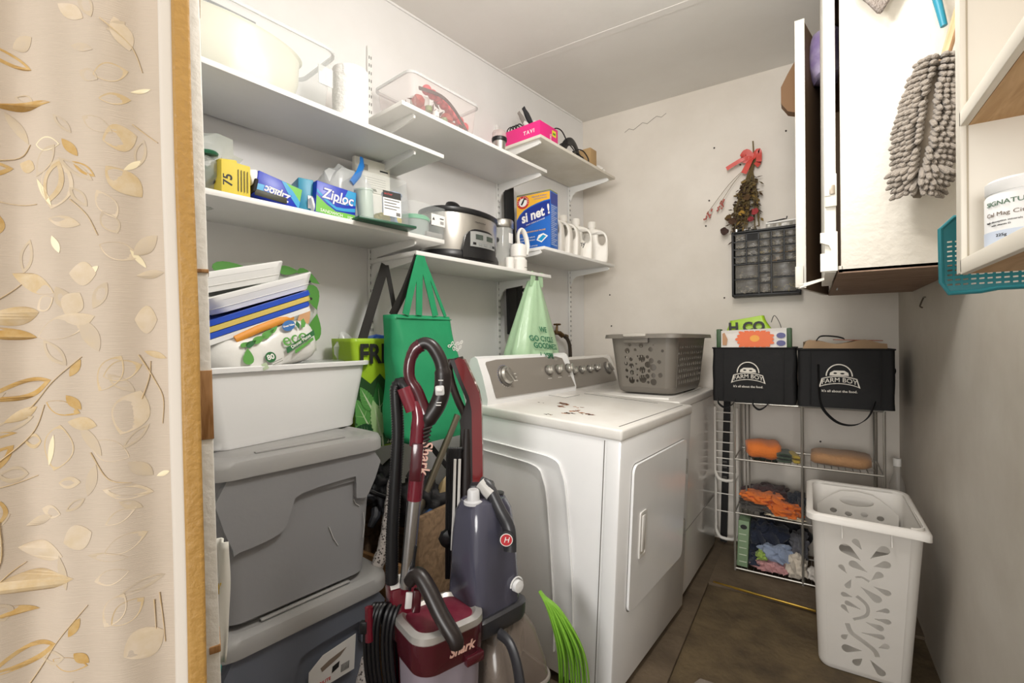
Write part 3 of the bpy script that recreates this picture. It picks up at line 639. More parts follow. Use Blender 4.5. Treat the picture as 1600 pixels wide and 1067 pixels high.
# ------------------------------------------------------------------ hanging bags
def cloth_grid(b, fn, nu, nv, seed=0, amp=.006, fr=9):
    def g(u, v):
        p = Vector(fn(u, v)); n_ = noise.noise(Vector((p.x*fr, p.y*fr, p.z*fr*.6+seed))); m_ = noise.noise(Vector((p.y*fr*2+seed, p.z*fr, p.x*fr)))
        return p+Vector((n_, m_*.5, 0))*amp
    return b.grid(g, nu, nv)
def strap(pts, wd, nrm, name, m, parent, th=.003):
    """flat ribbon; nrm = direction of its width"""
    P = spline(pts, 6); b = B(); wv = Vector(nrm).normalized()
    rings = []
    for i, p in enumerate(P):
        t = (P[min(i+1, len(P)-1)]-P[max(i-1, 0)]).normalized(); u = (wv-t*wv.dot(t)).normalized(); n_ = t.cross(u)
        rings.append([p+u*wd/2+n_*th/2, p-u*wd/2+n_*th/2, p-u*wd/2-n_*th/2, p+u*wd/2-n_*th/2])
    b.loft(rings); return b.obj(name, m, parent)
def bag_body(b, w0, d0, w1, d1, h, n=26, amp=.006, seed=0, lean=(0, 0), r=.02):
    """hanging bag: opening (w,d) at z=0 down to bottom at -h"""
    rings = []
    for k in range(n+1):
        f = k/n; w_ = w0+(w1-w0)*f; d_ = d0+(d1-d0)*f; ring = []
        if f > .93: q = (f-.93)/.07; w_ *= 1-.10*q*q; d_ *= 1-.25*q*q
        for x, y in rr(w_, d_, r, 6):
            nx = noise.noise(Vector((x*14+seed, y*14, f*h*9))); ring.append((x+nx*amp+lean[0]*f, y+noise.noise(Vector((y*12, x*12+seed, f*h*7)))*amp+lean[1]*f, -h*f))
        rings.append(ring)
    b.loft(rings, cap0=False)
LIME = mat('lime_bag', 'a6cc2e', .38, bump=(25, .25))
t = thing('lime_grocery_bag', 'lime green bag with FR lettering and leafy picture, hung behind the dark green bag', 'bag', W(.120, 1.225, 1.195), -AL)
b = B(); bag_body(b, .155, .235, .15, .25, .405, amp=.007, seed=2, lean=(0, .03)); b.obj('bag_shell', LIME, t, thick=.002, ang=60)
MF = frame((.0845, 0, -.06), (0, 1, 0), (.0, .0, 1))
text('FRESH', .098, MF @ Matrix.Translation((-.095, .0, 0)), DARKP, t, bold=.003, align='LEFT', sx=.85)
dgp = [(-.115, -.335), (.118, -.335), (.12, -.12), (.08, -.085), (.03, -.115), (-.01, -.07), (-.05, -.105), (-.09, -.075), (-.115, -.10)]
decal(dgp, MF, mat('leaf_dark_ground', '274c26', .5), t, 'leaf_picture')
LG = [mat('leaf_print'+c, c, .5) for c in ('2f6b34', '5b9a4e', 'a8c98f', '1f4a2a', 'c9d9b5')]
R_ = random.Random(3)
for k, (bx, bz, an, L, w_) in enumerate([(-.02, -.33, 118, .20, .085), (.02, -.33, 70, .21, .09), (-.03, -.33, 145, .15, .07), (.0, -.34, 95, .24, .085), (.03, -.33, 45, .16, .08), (-.045, -.20, 120, .10, .05), (.04, -.20, 80, .11, .06), (-.01, -.30, 104, .14, .055), (.05, -.30, 30, .09, .05), (-.05, -.28, 160, .07, .05)]):
    an = math.radians(an); Mk = MF @ Matrix.Translation((0, 0, .0005*(k+1))); N = 26; o1 = []; o2 = []
    for i in range(N+1):
        f = i/N; wv_ = w_/2*(math.sin(PI*f**.7)**.8)*(1+.10*math.sin(i*2.4+k)); o1.append((f*L, wv_)); wv_ = w_/2*(math.sin(PI*f**.7)**.8)*(1+.10*math.cos(i*2.1+k)); o2.append((f*L, -wv_))
    tr = lambda q: (max(-.113, min(.117, bx+q[0]*math.cos(an)-q[1]*math.sin(an))), bz+q[0]*math.sin(an)+q[1]*math.cos(an))
    decal([tr(q) for q in o1+o2[-2:0:-1]], Mk, LG[(1, 0, 1, 0, 3, 1, 0, 2, 0, 3)[k]], t, 'leaf_picture', .0003)
    decal([tr(q) for q in [(0, .004), (L*.5, .0025), (L*.92, 0), (L*.5, -.0025), (0, -.004)]], Mk @ Matrix.Translation((0, 0, .0003)), LG[4], t, 'leaf_vein', .0002)
    for s_ in (-1, 1):
        for f in (.25, .42, .6): decal([tr(q) for q in [(L*f, 0), (L*(f+.13), s_*w_*.33), (L*(f+.02), s_*.001)]], Mk @ Matrix.Translation((0, 0, .0003)), LG[2], t, 'leaf_vein', .0002)
text('CO', .045, frame((-.01, -.1275, -.33), (1, 0, 0), (0, 0, 1)), DARKP, t, bold=.002)
strap([(.07, -.075, -.01), (.055, -.02, .12), (.03, .055, .285)], .036, (0, 1, -.3), 'strap', mat('strap_black', '2b2826', .7), t)
strap([(.03, .06, .285), (.05, .075, .15), (.065, .09, .0)], .02, (0, 1, 0), 'strap', mat('strap_black', '2b2826', .7), t)
t = thing('blue_packet', 'bright blue packet peeking out of the lime green bag', 'packet', W(.12, 1.27, 1.165), -AL)
b = B(); b.blob((0, 0, 0.01), (.10, .09, .07), .15, 2, 6, 3, .7); b.obj('packet_body', mat('packet_blue', '1d5fc4', .35), t)
t = thing('clear_film_scrap', 'clear film corner sticking up from the lime green bag', 'plastic bag', W(.10, 1.135, 1.165), -AL)
b = B(); b.blob((0, 0, 0.0), (.05, .07, .11), .3, 3, 5, 2, 1.2); b.obj('film', mat('bag_film2', 'e6e9e8', .15, alpha=.5), t)

GRN = mat('green_bag', '1f9a66', .55, var=('178255', .5), bump=(20, .25))
t = thing('dark_green_tote_bag', 'plain dark green shopping bag hung from the slow cooker shelf corner', 'bag', W(.275, 1.335, 1.279), -AL)
b = B(); bag_body(b, .09, .275, .15, .33, .46, amp=.012, seed=9, lean=(.03, .03), r=.03); b.obj('bag_shell', GRN, t, thick=.002, ang=60)
for y0 in (-.09, -.03, .05, .10):
    strap([(.045, y0, .0), (.04, y0*.6-.005, .10), (.036, -.012+y0*.05, .225)], .028 if y0 != .10 else .014, (0, 1, 0), 'strap', GRN, t)
strap([(-.02, -.10, 0), (.0, -.055, .10), (.03, -.02, .225)], .032, (0, 1, 0), 'strap', mat('strap_black', '2b2826', .7), t)
b = B(); b.tube(spline([(.046, -.13, -.012), (.048, 0, -.012), (.046, .13, -.012)], 4), .0022, 6); b.obj('hem_seam', GRN, t)
for k, (y, z) in enumerate([(.09, -.115), (.105, -.105), (.12, -.115), (.135, -.105), (.148, -.12), (.112, -.125), (.13, -.13), (.155, -.10), (.13, -.20), (.15, -.215), (.12, -.215), (.155, -.19)]):
    decal(ell(0, 0, .0095, .006, 12, k), FS(.0655+.0*k, y+.012, z), WPRINT, t, 'white_scroll_print', holes=[ell(0, 0, .006, .003, 10, k)])

PALE = mat('pale_green_film', 'b9dcb4', .3, alpha=.82, bump=(14, .6))
t = thing('pale_green_carrier_bag', 'pale green thin plastic carrier bag with dark green wording', 'bag', W(.285, 2.055, 1.50), -AL)
b = B(); n_ = 24; rings = []
for k in range(n_+1):
    f = k/n_; z = -.02-.56*f; wd = .06+.30*min(1, f/.62)**.9; dd = .03+.10*f
    ring = []
    for i in range(40):
        a = 2*PI*i/40; rad = 1+.10*math.sin(a*7+f*2)*(.4+f)+.06*math.sin(a*13)
        ring.append((dd*math.cos(a)*rad, (wd/2)*math.sin(a)*(1+.05*math.sin(a*9))-.02*f, z))
    rings.append(ring)
b.loft(rings, cap0=False); b.obj('film', PALE, t, ang=80)
for y in (-.030, .030): strap([(0.02, y*1.2, -.05), (.022, y, .0), (.024, y*.85, .02)], .035, (0, 1, 0), 'carry_loop', PALE, t)
for i, (s_t, y, z) in enumerate([('WE', .01, -.265), ('GO CYCLE', .0, -.31), ('GOODNESS', .02, -.345), ('L YSPR', .01, -.39)]):
    def pb(q, y=y, z=z, i=i):
        yy = y-.045+q.x; zz = z+q.y-.08*q.x; f = (-zz-.02)/.56; dd = .03+.10*f; hw = (.06+.30*min(1, f/.62)**.9)/2
        return (dd*math.sqrt(max(.05, 1-(yy/hw)**2))*1.12+.004+q.z, yy, zz)
    text(s_t, .036, None, mat('green_print', '1e6b4c', .5), t, bold=.0008, sx=.85, fn=pb)

t = thing('black_folding_stand', 'black folding stand hung flat on the wall behind the pale bag', 'stand', W(.055, 2.20, 1.22), -AL)
b = B(); b.box((0, -.045, .42), (.02, .07, .84), rot=(.03, 0, 0), bev=.004); b.obj('stand_leg', BLACKM, t)
b = B(); b.box((0, .03, .30), (.02, .045, .56), rot=(-.04, 0, 0), bev=.004); b.obj('stand_leg', BLACKM, t)
b = B(); b.tube([(.03, .03, .245), (.03, .13, .250)], .011, 10); b.obj('side_lever', BLACKM, t)

# ---- water valve
BR = mat('old_brass', '6a5436', .45, .7)
t = thing('water_valve', 'old brass tap on the wall above the washing machine', 'tap', W(.0, 2.60, 1.235), -AL)
b = B(); b.cyl((0, 0, 0), (.06, 0, 0), .011); b.cyl((.03, 0, 0), (.05, .045, -.005), .013); b.cyl((.0, 0, 0), (.008, 0, 0), .022); b.cyl((.048, .04, -.004), (.056, .065, -.022), .015, .016); b.obj('valve_body', BR, t)
b = B(); b.cyl((.04, .02, .005), (.04, .028, .045), .009, .006); b.obj('stem', BR, t)
b = B()
for k in range(5):
    a = k*2*PI/5; b.blob((.04+.017*math.cos(a), .03+.017*math.sin(a), .05), (.02, .02, .014), .05, 2, k, 1)
b.cyl((.04, .03, .044), (.04, .03, .056), .012); b.obj('wheel_handle', BR, t)
t = thing('washer_hose', 'dark rubber hose curving down from the brass tap', 'hose', W(.06, 2.675, 1.215), -AL)
b = B(); b.tube(spline([(0, 0, 0), (.01, .03, -.03), (.015, .045, -.09), (.015, .045, -.22), (.0, .045, -.40)], 6), .012, 10); b.obj('rubber_hose', mat('hose_brown', '3a3026', .5), t)
b = B(); b.tube([(.0, .03, -.008), (.0, .014, -.006)], .016, 8); b.obj('coupling', BR, t)
t = thing('thin_black_cord', 'thin black cord hanging from the brass tap', 'cord', W(.03, 2.575, 1.22), -AL)
b = B(); b.tube(spline([(0, 0, 0), (0, -.012, -.06), (0, -.01, -.2), (0, -.005, -.34)], 5), .003, 6); b.obj('cord_strand', BLACK, t)

# ------------------------------------------------------------------ dryer and washer
ENA = mat('white_enamel', 'f5f5f5', .22, coat=.3, var=('e0e0e1', .3), vscale=3)
ENAB = mat('washer_enamel', 'e6e3de', .22, coat=.3)
TOPM = mat('enamel_top', 'edebe7', .3, var=('d9d4cb', .5), bump=(70, .05), vscale=9)
PANEL = mat('console_grey', '9a948c', .35, .25)
KNOB = mat('knob_silver', 'b9b6b0', .28, .8); KRIM = mat('knob_rim', '6f6b66', .4, .5)
GROOVE = mat('groove_grey', '77746f', .7)
def profile_prism(b, prof, y0, y1):
    b.loft([[(x, y0, z) for x, z in prof], [(x, y1, z) for x, z in prof]]); return b
def knob(t, base, nrm, r, name='knob', big=False):
    """dial standing on the leaning console face"""
    n_ = Vector(nrm).normalized(); M = frame(base, (0, 1, 0), n_.cross(Vector((0, 1, 0))) if False else Vector((-nrm[2], 0, nrm[0])))
    b = B(); b.lathe([(r*1.18, 0), (r*1.18, .004), (r*1.05, .008), (.0001, .008)], 28, M=M); k = b.obj(name+'_bezel', KRIM, t)
    b = B(); b.lathe([(r*.98, .006), (r, .014), (r*.8, .022), (.0001, .023)], 28, M=M)
    b.obj(name, KNOB, k)
    b = B(); b.box((0, 0, .028), (r*.42, r*1.7, .014), bev=.004, M=M @ Matrix.Rotation(.6 if big else -.35, 4, 'Z')); b.obj('grip', KNOB, k)
def machine(name, label, cat, loc, rot, wd, dc, H, dryer, enam):
    t = thing(name, label, cat, loc, rot=rot)
    D = .70
    b = B(); b.box((-D/2-.004, wd/2, (H-.035)/2+.012), (D-.008, wd-.006, H-.035-.024), bev=.006); b.obj('cabinet', enam, t)
    b = B(); b.box((-.055/2, wd/2, (H-.035)/2+.012), (.056, wd, H-.035-.022), bev=.010); b.obj('front_panel', enam, t)
    b = B(); b.box((-D/2, wd/2, H-.019), (D+.004, wd+.004, .038), bev=.008, seg=3); tp = b.obj('top', TOPM if dryer else enam, t)
    # leaning console with rounded ends
    cx = -dc
    prof = [(cx-.002, H-.002), (cx, H+.022), (cx-.030, H+.11), (cx-.062, H+.178), (cx-.078, H+.186), (cx-.10, H+.175), (cx-.125, H+.05), (cx-.125, H-.002)]
    b = B(); profile_prism(b, prof, .012, wd-.012); bmesh.ops.bevel(b.bm, geom=[e for e in b.bm.edges if e.calc_face_angle(0) > .9], offset=.007, segments=2, affect='EDGES'); b.obj('control_console', enam, t)
    # grey panel on its face, tapered towards the top
    n_ = Vector((.088, 0, .036)).normalized(); p0 = Vector((cx, 0, H+.024)); up_ = Vector((-.062, 0, .154)); up_.normalize(); n_ = Vector((up_.z, 0, -up_.x))
    MP = frame(p0+n_*.0015, (0, 1, 0), up_)
    L = .158
    pts = [(.06, .0), (wd-.03, .0), (wd-.045, .06), (wd-.075, L*.93), (wd-.13, L), (.12, L), (.055, L*.95), (.05, L*.9)] if dryer else [(.03, .0), (wd-.06, .0), (wd-.05, .05), (wd-.075, L*.93), (wd-.13, L), (.14, L), (.04, L*.97), (.028, L*.9)]
    b = B(); b.prism(pts, MP, .003); b.obj('control_panel', PANEL, t)
    def at(y, z): return MP @ Vector((y, z, .004))
    nn = (n_.x, 0, n_.z)
    if dryer:
        knob(t, at(.150, .085), nn, .037, 'program_dial', True)
        for y in (.47, .555, .65): knob(t, at(y, .092), nn, .021)
        for k in range(20):
            a = math.radians(60+k*14); Mk = MP @ Matrix.Translation((.150+.047*math.cos(a), .085+.047*math.sin(a), .0034))
            decal(ell(0, 0, .0022, .0014, 6), Mk, mat('dial_blue', '3c58a8', .5) if k < 12 else WPRINT, t, 'dial_marks')
        for y in (.47, .555, .65): decal([(y-.016, .052), (y+.016, .052), (y+.016, .054), (y-.016, .054)], MP @ Matrix.Translation((0, 0, .0032)), WPRINT, t, 'panel_print')
        for z in (.06, .075, .09): decal([(.20, z), (.225, z), (.225, z+.0022), (.20, z+.0022)], MP @ Matrix.Translation((0, 0, .0032)), WPRINT, t, 'panel_print')
        decal(ell(.56, .142, .02, .006, 16), MP @ Matrix.Translation((0, 0, .0032)), mat('badge', 'c3beb6', .3, .6), t, 'maker_badge')
    else:
        for y in (.12, .215, .315, .41): knob(t, at(y, .095), nn, .020)
        knob(t, at(.57, .088), nn, .034, 'program_dial', True)
        decal(ell(.06, .142, .02, .006, 16), MP @ Matrix.Translation((0, 0, .0032)), mat('badge', 'c3beb6', .3, .6), t, 'maker_badge')
    if dryer:
        def rrect(x0, x1, z0, z1, r, cut=0):
            return [(x0+(x1-x0)/2+x, z0+(z1-z0)/2+z) for x, z in rr(x1-x0, z1-z0, r, 6)]
        # door with grooved outline, handle pocket and hinges
        MFc = frame((.0012, 0, 0), (0, 1, 0), (0, 0, 1))
        b = B(); b.prism(rrect(.085, .625, .275, .775, .03), frame((-.002, 0, 0), (0, 1, 0), (0, 0, 1)), .0035); b.obj('door_gap', GROOVE, t)
        b = B(); b.prism(rrect(.088, .622, .279, .772, .028), frame((-.001, 0, 0), (0, 1, 0), (0, 0, 1)), .011)
        bmesh.ops.bevel(b.bm, geom=[e for e in b.bm.edges if len(e.link_faces) == 2 and e.calc_face_angle(0) > 1.2], offset=.005, segments=3, affect='EDGES'); dr = b.obj('door', ENA, t)
        b = B(); plate(b, [rrect(.150, .205, .440, .600, .006), rrect(.160, .198, .450, .590, .005)], .004, lambda x, y, z: (.012+z, x, y)); b.obj('handle_frame', ENAB, dr)
        b = B(); b.box((.0105, .179, .52), (.002, .038, .14)); b.obj('handle_pocket', mat('pocket_grey', 'c5bfb4', .4), dr)
        b = B(); b.box((.014, .176, .525), (.006, .026, .125), bev=.003); b.obj('handle_grip', ENAB, dr)
        for z in (.655, .40):
            b = B(); b.box((.006, .632, z), (.012, .014, .06), bev=.003); b.cyl((.010, .627, z-.03), (.010, .627, z+.03), .004, n=8); b.obj('hinge', mat('hinge_grey', '8d8981', .4, .6), dr)
        # raised embossing on the near side
        for dx, z1_, r_ in ((0, .735, .08), (.075, .775, .06)):
            b = B(); pts = spline([(-.68+.02, -.001, z1_), (-.45+dx, -.001, z1_-.004), (-.32+dx, -.001, z1_-.012), (-.285+dx, -.001, z1_-.05), (-.262+dx, -.001, z1_-.14), (-.225+dx, -.001, z1_-.45), (-.215+dx, -.001, .10)], 6)
            b.tube(pts, .006, 8, sq=(1, .35)); b.obj('pressed_ridge', ENA, t)
        b = B(); b.box((-.058, .0028, .44), (.0025, .004, .84)); b.obj('panel_seam', GROOVE, t)
        # sunken lid joint on the top
        b = B(); b.box((-.30, .62, H+.0008), (.36, .004, .0012)); b.box((-.028, .35, H+.0006), (.003, .62, .0012)); b.box((-.475, .50, H+.0006), (.003, .13, .001)); b.box((-.52, .44, H+.0006), (.09, .003, .001)); b.obj('top_joint', GROOVE, t)
        b = B(); b.box((-.515, .50, H+.001), (.08, .12, .002), bev=.001); b.obj('lint_screen_lid', TOPM, t)
        RU = [mat('rust_brown', '7a4a26', .9), mat('rust_orange', 'b0764a', .9), mat('rust_dark', '3f2f26', .9)]
        R_ = random.Random(11)
        for (x, y, w_, h_, k, ct) in [(-.385, .285, .05, .018, 0, 5), (-.352, .215, .026, .012, 0, 4), (-.27, .115, .030, .010, 2, 7), (-.30, .04, .022, .006, 2, 5), (-.25, .19, .07, .010, 1, 6), (-.20, .165, .035, .008, 0, 5), (-.33, .27, .08, .008, 1, 4), (-.47, .23, .03, .004, 2, 2), (-.22, .14, .03, .004, 2, 3)]:
            for _ in range(ct):
                cx_ = x+R_.uniform(-.5, .5)*w_; cy_ = y+R_.uniform(-.5, .5)*w_*.9; r1 = h_*R_.uniform(.45, 1.0)
                pts = [(cx_+r1*(1.2+.6*math.sin(a*3+cx_*90))*math.cos(a), cy_+r1*(.8+.5*math.sin(a*2+cy_*70))*math.sin(a)) for a in [2*PI*q/12 for q in range(12)]]
                b = B(); b.prism(pts, Matrix.Translation((0, 0, H+.0002)), .0004); b.obj('rust_stain', RU[(k+_) % 3 if _ % 3 == 2 else k], tp)
        for x in (-.64,):
            for y in (.05, wd-.05): b = B(); b.cyl((x, y, .012), (x+.0, y, -.028), .018, n=12); b.obj('foot', BLACK, t)
        for y in (.05, wd-.05): b = B(); b.cyl((-.04, y, .02), (-.04, y, .0), .016, n=12); b.obj('foot', BLACK, t)
    else:
        b = B(); b.box((-.29, wd/2-.0, H+.003), (.46, wd-.09, .010), bev=.004); b.obj('lid', ENAB, t)
        b = B(); b.box((-.075, wd*.62, H+.009), (.02, .20, .003)); b.obj('lid_recess', BLACKM, t)
        b = B(); b.box((-.001, wd/2, .30), (.004, wd-.02, .003)); b.obj('panel_seam', GROOVE, t)
        for x in (-.04, -.64):
            for y in (.05, wd-.05): b = B(); b.cyl((x, y, .015), (x, y, -.0), .016, n=12); b.obj('foot', BLACK, t)
    return t
machine('dryer', 'white dryer with rust stains on top and a square front door, nearest machine', 'dryer', (-.538, 1.404, .0), (0, .052, -.096), .70, .565, .903, True, ENA)
machine('washing_machine', 'white top loading washer beyond the dryer, basket on its lid', 'washing machine', (-.488, 2.150, .0), (0, 0, -.045), .70, .565, .905, False, ENAB)

# ---- laundry basket
BK = mat('basket_grey', '746e66', .45, var=('6a645c', .4))
t = thing('laundry_basket', 'grey plastic laundry basket with round holes on the washing machine', 'laundry basket', (-.665, 2.495, .921), -.09)
bw, bl, bh = .335, .52, .285; kx = .86
def bpt(face, u, v, off):   # u across the flat part of the face (metres at the rim), v height, off outward
    k = kx+(1-kx)*v/bh; r = .045
    if face == 0: return (u*k, -(bl/2*k)-off, v)
    if face == 1: return (bw/2*k+off, u*k, v)
    if face == 2: return (-u*k, bl/2*k+off, v)
    return (-bw/2*k-off, -u*k, v)
R_ = random.Random(4)
holes = []
spec = [(-.105, .225, .008), (-.055, .228, .007), (-.0, .225, .009), (.06, .228, .004), (-.07, .20, .011), (-.03, .205, .006), (.045, .207, .010), (-.11, .185, .005), (-.11, .165, .014), (-.08, .170, .005), (-.055, .160, .008), (-.02, .175, .004), (-.0, .165, .015), (.028, .172, .007), (.047, .155, .011), (-.082, .140, .008), (-.055, .130, .011), (-.03, .140, .004), (.028, .137, .013), (.055, .125, .014), (-.11, .118, .014), (-.082, .108, .007), (.0, .112, .014), (.034, .108, .007), (-.055, .098, .010), (-.025, .115, .005), (-.085, .075, .006), (-.11, .07, .013), (-.06, .062, .014), (-.028, .088, .004), (-.0, .07, .017), (-.03, .06, .006), (.024, .083, .010), (.027, .055, .006), (.055, .088, .010), (.055, .058, .014), (.10, .20, .006), (.085, .15, .008), (.09, .09, .010)]
for x, z, r in spec: holes.append(ell(x*1.08, z*1.06-.003, r*1.22, r*1.22, 12))
for face, hw in ((0, bw/2-.045), (1, bl/2-.045), (2, bw/2-.045), (3, bl/2-.045)):
    if face in (0, 2): hs = [h for h in holes if max(abs(p[0]) for p in h) < hw-.003]
    else:
        hs = []
        for i in range(-7, 8):
            for j in range(7):
                hs.append(ell(i*.036+(.018 if j % 2 else 0), .055+j*.0285, .0105-.0006*j, .0115-.0008*j, 10))
        hs = [h for h in hs if max(abs(p[0]) for p in h) < hw-.004]
    b = B(); plate(b, [[(-hw, .03), (hw, .03), (hw, bh-.002), (-hw, bh-.002)]]+hs, .003, lambda x, y, z, f=face: bpt(f, x, y, z))
    b.obj('basket_side', BK, t, ang=30)
b = B(); rings = []
# corners, base and rim
for sx, sy in ((1, 1), (-1, 1), (-1, -1), (1, -1)):
    rings = []
    for v in (.03, bh):
        k = kx+(1-kx)*v/bh; a0 = math.atan2(sy, sx)-PI/4; ring = []
        for rad in (.0465, .0435):
            seq_ = range(7) if rad == .0465 else range(6, -1, -1)
            for q in seq_:
                a = a0+PI/2*q/6; ring.append(((bw/2-.045)*k*sx+(rad+(k-1)*.3*.045/.14*.14)*math.cos(a)*(1 if True else 1)+(bw/2*k-(bw/2-.045)*k-.045)*sx, (bl/2-.045)*k*sy+rad*math.sin(a)+(bl/2*k-(bl/2-.045)*k-.045)*sy, v))
        rings.append(ring)
    b = B(); b.loft(rings); b.obj('basket_corner', BK, t)
b = B(); b.loft([[(x, y, z) for x, y in rr(bw*q, bl*q, .045)] for z, q in ((0, kx*.93), (.008, kx*.985), (.032, kx+.02))]); b.obj('basket_base', BK, t)
b = B(); O = rr(bw+.06, bl+.06, .06); I = rr(bw-.004, bl-.004, .045)
b.loft([[(x, y, bh-.004) for x, y in I], [(x, y, bh-.014) for x, y in O], [(x*.985, y*.985, bh+.004) for x, y in O], [(x, y, bh+.007) for x, y in I]], loop=True); b.obj('basket_rim', BK, t)
b = B(); b.box((-.02, -bl/2-.006, bh-.02), (.125, .022, .035), bev=.006); b.obj('grip_recess', BK, t)
b = B(); b.box((-.02, -bl/2-.022, bh+.001), (.115, .028, .016), bev=.006); b.obj('handle', mat('handle_pale', 'b5afa6', .4), t)

# ------------------------------------------------------------------ parts organizer on the back wall
t = thing('parts_organizer', 'black wall cabinet of small clear hardware drawers', 'drawer organizer', (-.20, 3.0, 1.425), 0)
OB = mat('organizer_black', '101011', .5); DRW = mat('drawer_clear', '7d776c', .25, alpha=.30); 
ow, oh, od = .335, .368, .10
b = B(); b.box((0, -.01, oh/2), (ow-.004, .018, oh)); b.box((0, -od/2, .006), (ow, od, .012), bev=.004); b.box((0, -od/2, oh-.006), (ow, od, .012), bev=.004)
for s__ in (-1, 1): b.box((s__*(ow/2-.006), -od/2, oh/2), (.012, od, oh), bev=.004)
b.obj('case', OB, t)
b = B(); cols = 5; cw = (ow-.03)/cols; x0 = -ow/2+.015
rowsz = [oh-.018-.0425*i for i in range(5)]
for z in rowsz: b.box((0, -od/2, z), (ow-.02, od-.004, .005))
for i in range(1, 5): b.box((x0+cw*i, -od/2, (rowsz[0]+rowsz[4])/2), (.006, od-.004, rowsz[0]-rowsz[4]))
lowz = rowsz[4]
for i in (2, 3): b.box((x0+cw*i, -od/2, (lowz+.012)/2), (.006, od-.004, lowz-.01))
for xx, ww, n_ in ((x0+cw, cw*2, 2), (x0+cw*4, cw*2, 2), (x0+cw*2.5, cw, 3)):
    for k in range(1, n_): b.box((xx, -od/2, .012+(lowz-.014)*k/n_), (ww, od-.004, .005))
b.obj('dividers', OB, t)
R_ = random.Random(8); CC = [mat('bits_%s' % c, c, .6) for c in ('c9bfa8', 'd8d4cc', 'b98f4e', '8b857b', 'c7b36a', '96907c')]
def drawer(cx, z0, w_, h_):
    b = B(); hw = w_/2-.0045; 
    b.box((0, -od-.002, h_/2), (hw*2, .003, h_-.007), bev=.001); b.box((0, -od/2-.01, .004), (hw*2, od-.02, .0015)); b.box((0, -od-.0055, h_-.010), (hw*1.9, .006, .004), bev=.001)
    d = b.obj('drawer', DRW, t); d.location = (cx, 0, z0)
    b = B()
    for k in range(int(5+w_*80)):
        p = Vector((R_.uniform(-.8, .8)*hw, -od+.012+R_.random()*.02, .006+R_.random()*h_*.45)); q = Vector((R_.uniform(-1, 1), .2, R_.uniform(-.4, .4))).normalized()*R_.uniform(.003, .009)
        b.tube([p-q, p+q], R_.uniform(.0015, .004), 5)
    c = b.obj('small_hardware', CC[R_.randrange(6)], d, kind='stuff')
for r_ in range(4):
    for c_ in range(5):
        if r_ == 0 and c_ == 1: continue
        drawer(x0+cw*(c_+.5), rowsz[r_+1]+.0025, cw, .040)
b = B(); b.box((x0+cw*1.5, -od+.008, rowsz[1]+.022), (cw-.006, .004, .036)); b.obj('dark_open_slot', BLACKM, t)
hh = (lowz-.014)/2
for c_ in (1, 4):
    for r_ in range(2): drawer(x0+cw*c_, .012+hh*r_+.002, cw*2, hh-.003)
for r_ in range(3): drawer(x0+cw*2.5, .012+hh*2/3*r_+.002, cw, hh*2/3-.003)
t = thing('fuse_case', 'narrow white and clear case of small parts on top of the organizer', 'case', (-.115, 2.93, 1.7935), 0)
b = B(); b.box((0, 0, .012), (.16, .05, .022), rot=(0, -.03, 0), bev=.002); b.obj('clear_tray', mat('tray_clear', 'bdb8b0', .2, alpha=.7), t)
b = B(); b.box((.0, 0, .028), (.16, .052, .008), rot=(0, -.03, 0), bev=.002); b.obj('white_lid', WPRINT, t)
for k in range(6): b = B(); b.box((-.065+.026*k, -.026, .012), (.014, .004, .014), bev=.002); b.obj('part_packet', CC[(k*2+1) % 6], t)
t = thing('black_pen_tool', 'black slim tool lying across the case on the organizer', 'tool', (-.14, 2.93, 1.829), 0)
b = B(); b.tube([(-.05, 0, 0), (.03, 0, .008), (.042, 0, .008), (.045, 0, .022)], [.003, .004, .003, .003], 6); b.obj('tool_shaft', BLACK, t)
t = thing('metal_clips', 'small heap of silver clips and black wire on the organizer', 'clips', (-.30, 2.93, 1.7935), 0)
b = B()
for k in range(8): b.box((-.045+.014*k, .01*math.sin(k*2), .010+.003*(k % 3)), (.010, .016, .018), rot=(k, k*.4, k*.9), bev=.001)
b.obj('clips', STEEL, t, kind='stuff')
b = B(); b.tube(spline([(-.06, 0, .01), (-.05, -.01, .03), (-.02, 0, .035), (-.02, .01, .01), (-.05, .0, .008)], 5), .002, 5); b.obj('black_wire', BLACK, t)

# ------------------------------------------------------------------ dried bouquet
t = thing('dried_bouquet', 'dried flower bunch hung upside down with a red ribbon', 'dried flowers', (-.262, 2.985, 2.315), 0)
STM = mat('dry_stem', '6f5f3c', .9); DRY = [mat('dry_'+c, c, .95) for c in ('4d3a26', '66583a', '3a2a20', '7d6636', '4a3c28')]
R_ = random.Random(21)
b = B(); b.cyl((.0, -.005, .0), (.005, -.012, -.10), .004, n=6)
ends = []
for k in range(44):
    a = R_.uniform(-1, 1); L = R_.uniform(.30, .50); dx = -.13*(L/.5)*(.45+.55*a)+.02; ex = dx if a > -.2 else dx*.6+.015
    if k < 18: L = R_.uniform(.34, .47); ex = R_.uniform(-.165, -.04)*(L/.47)**2
    p = [(.008+.004*a, -.012-.01*R_.random(), -.07), (.0+.012*a, -.02, -.13), (ex*.55, -.03-.02*R_.random(), -.07-L*.55), (ex, -.025-.04*R_.random(), -.06-L)]
    b.tube(spline(p, 4), .0016, 4); ends.append(Vector(p[3]))
b.obj('stems', STM, t, kind='stuff')
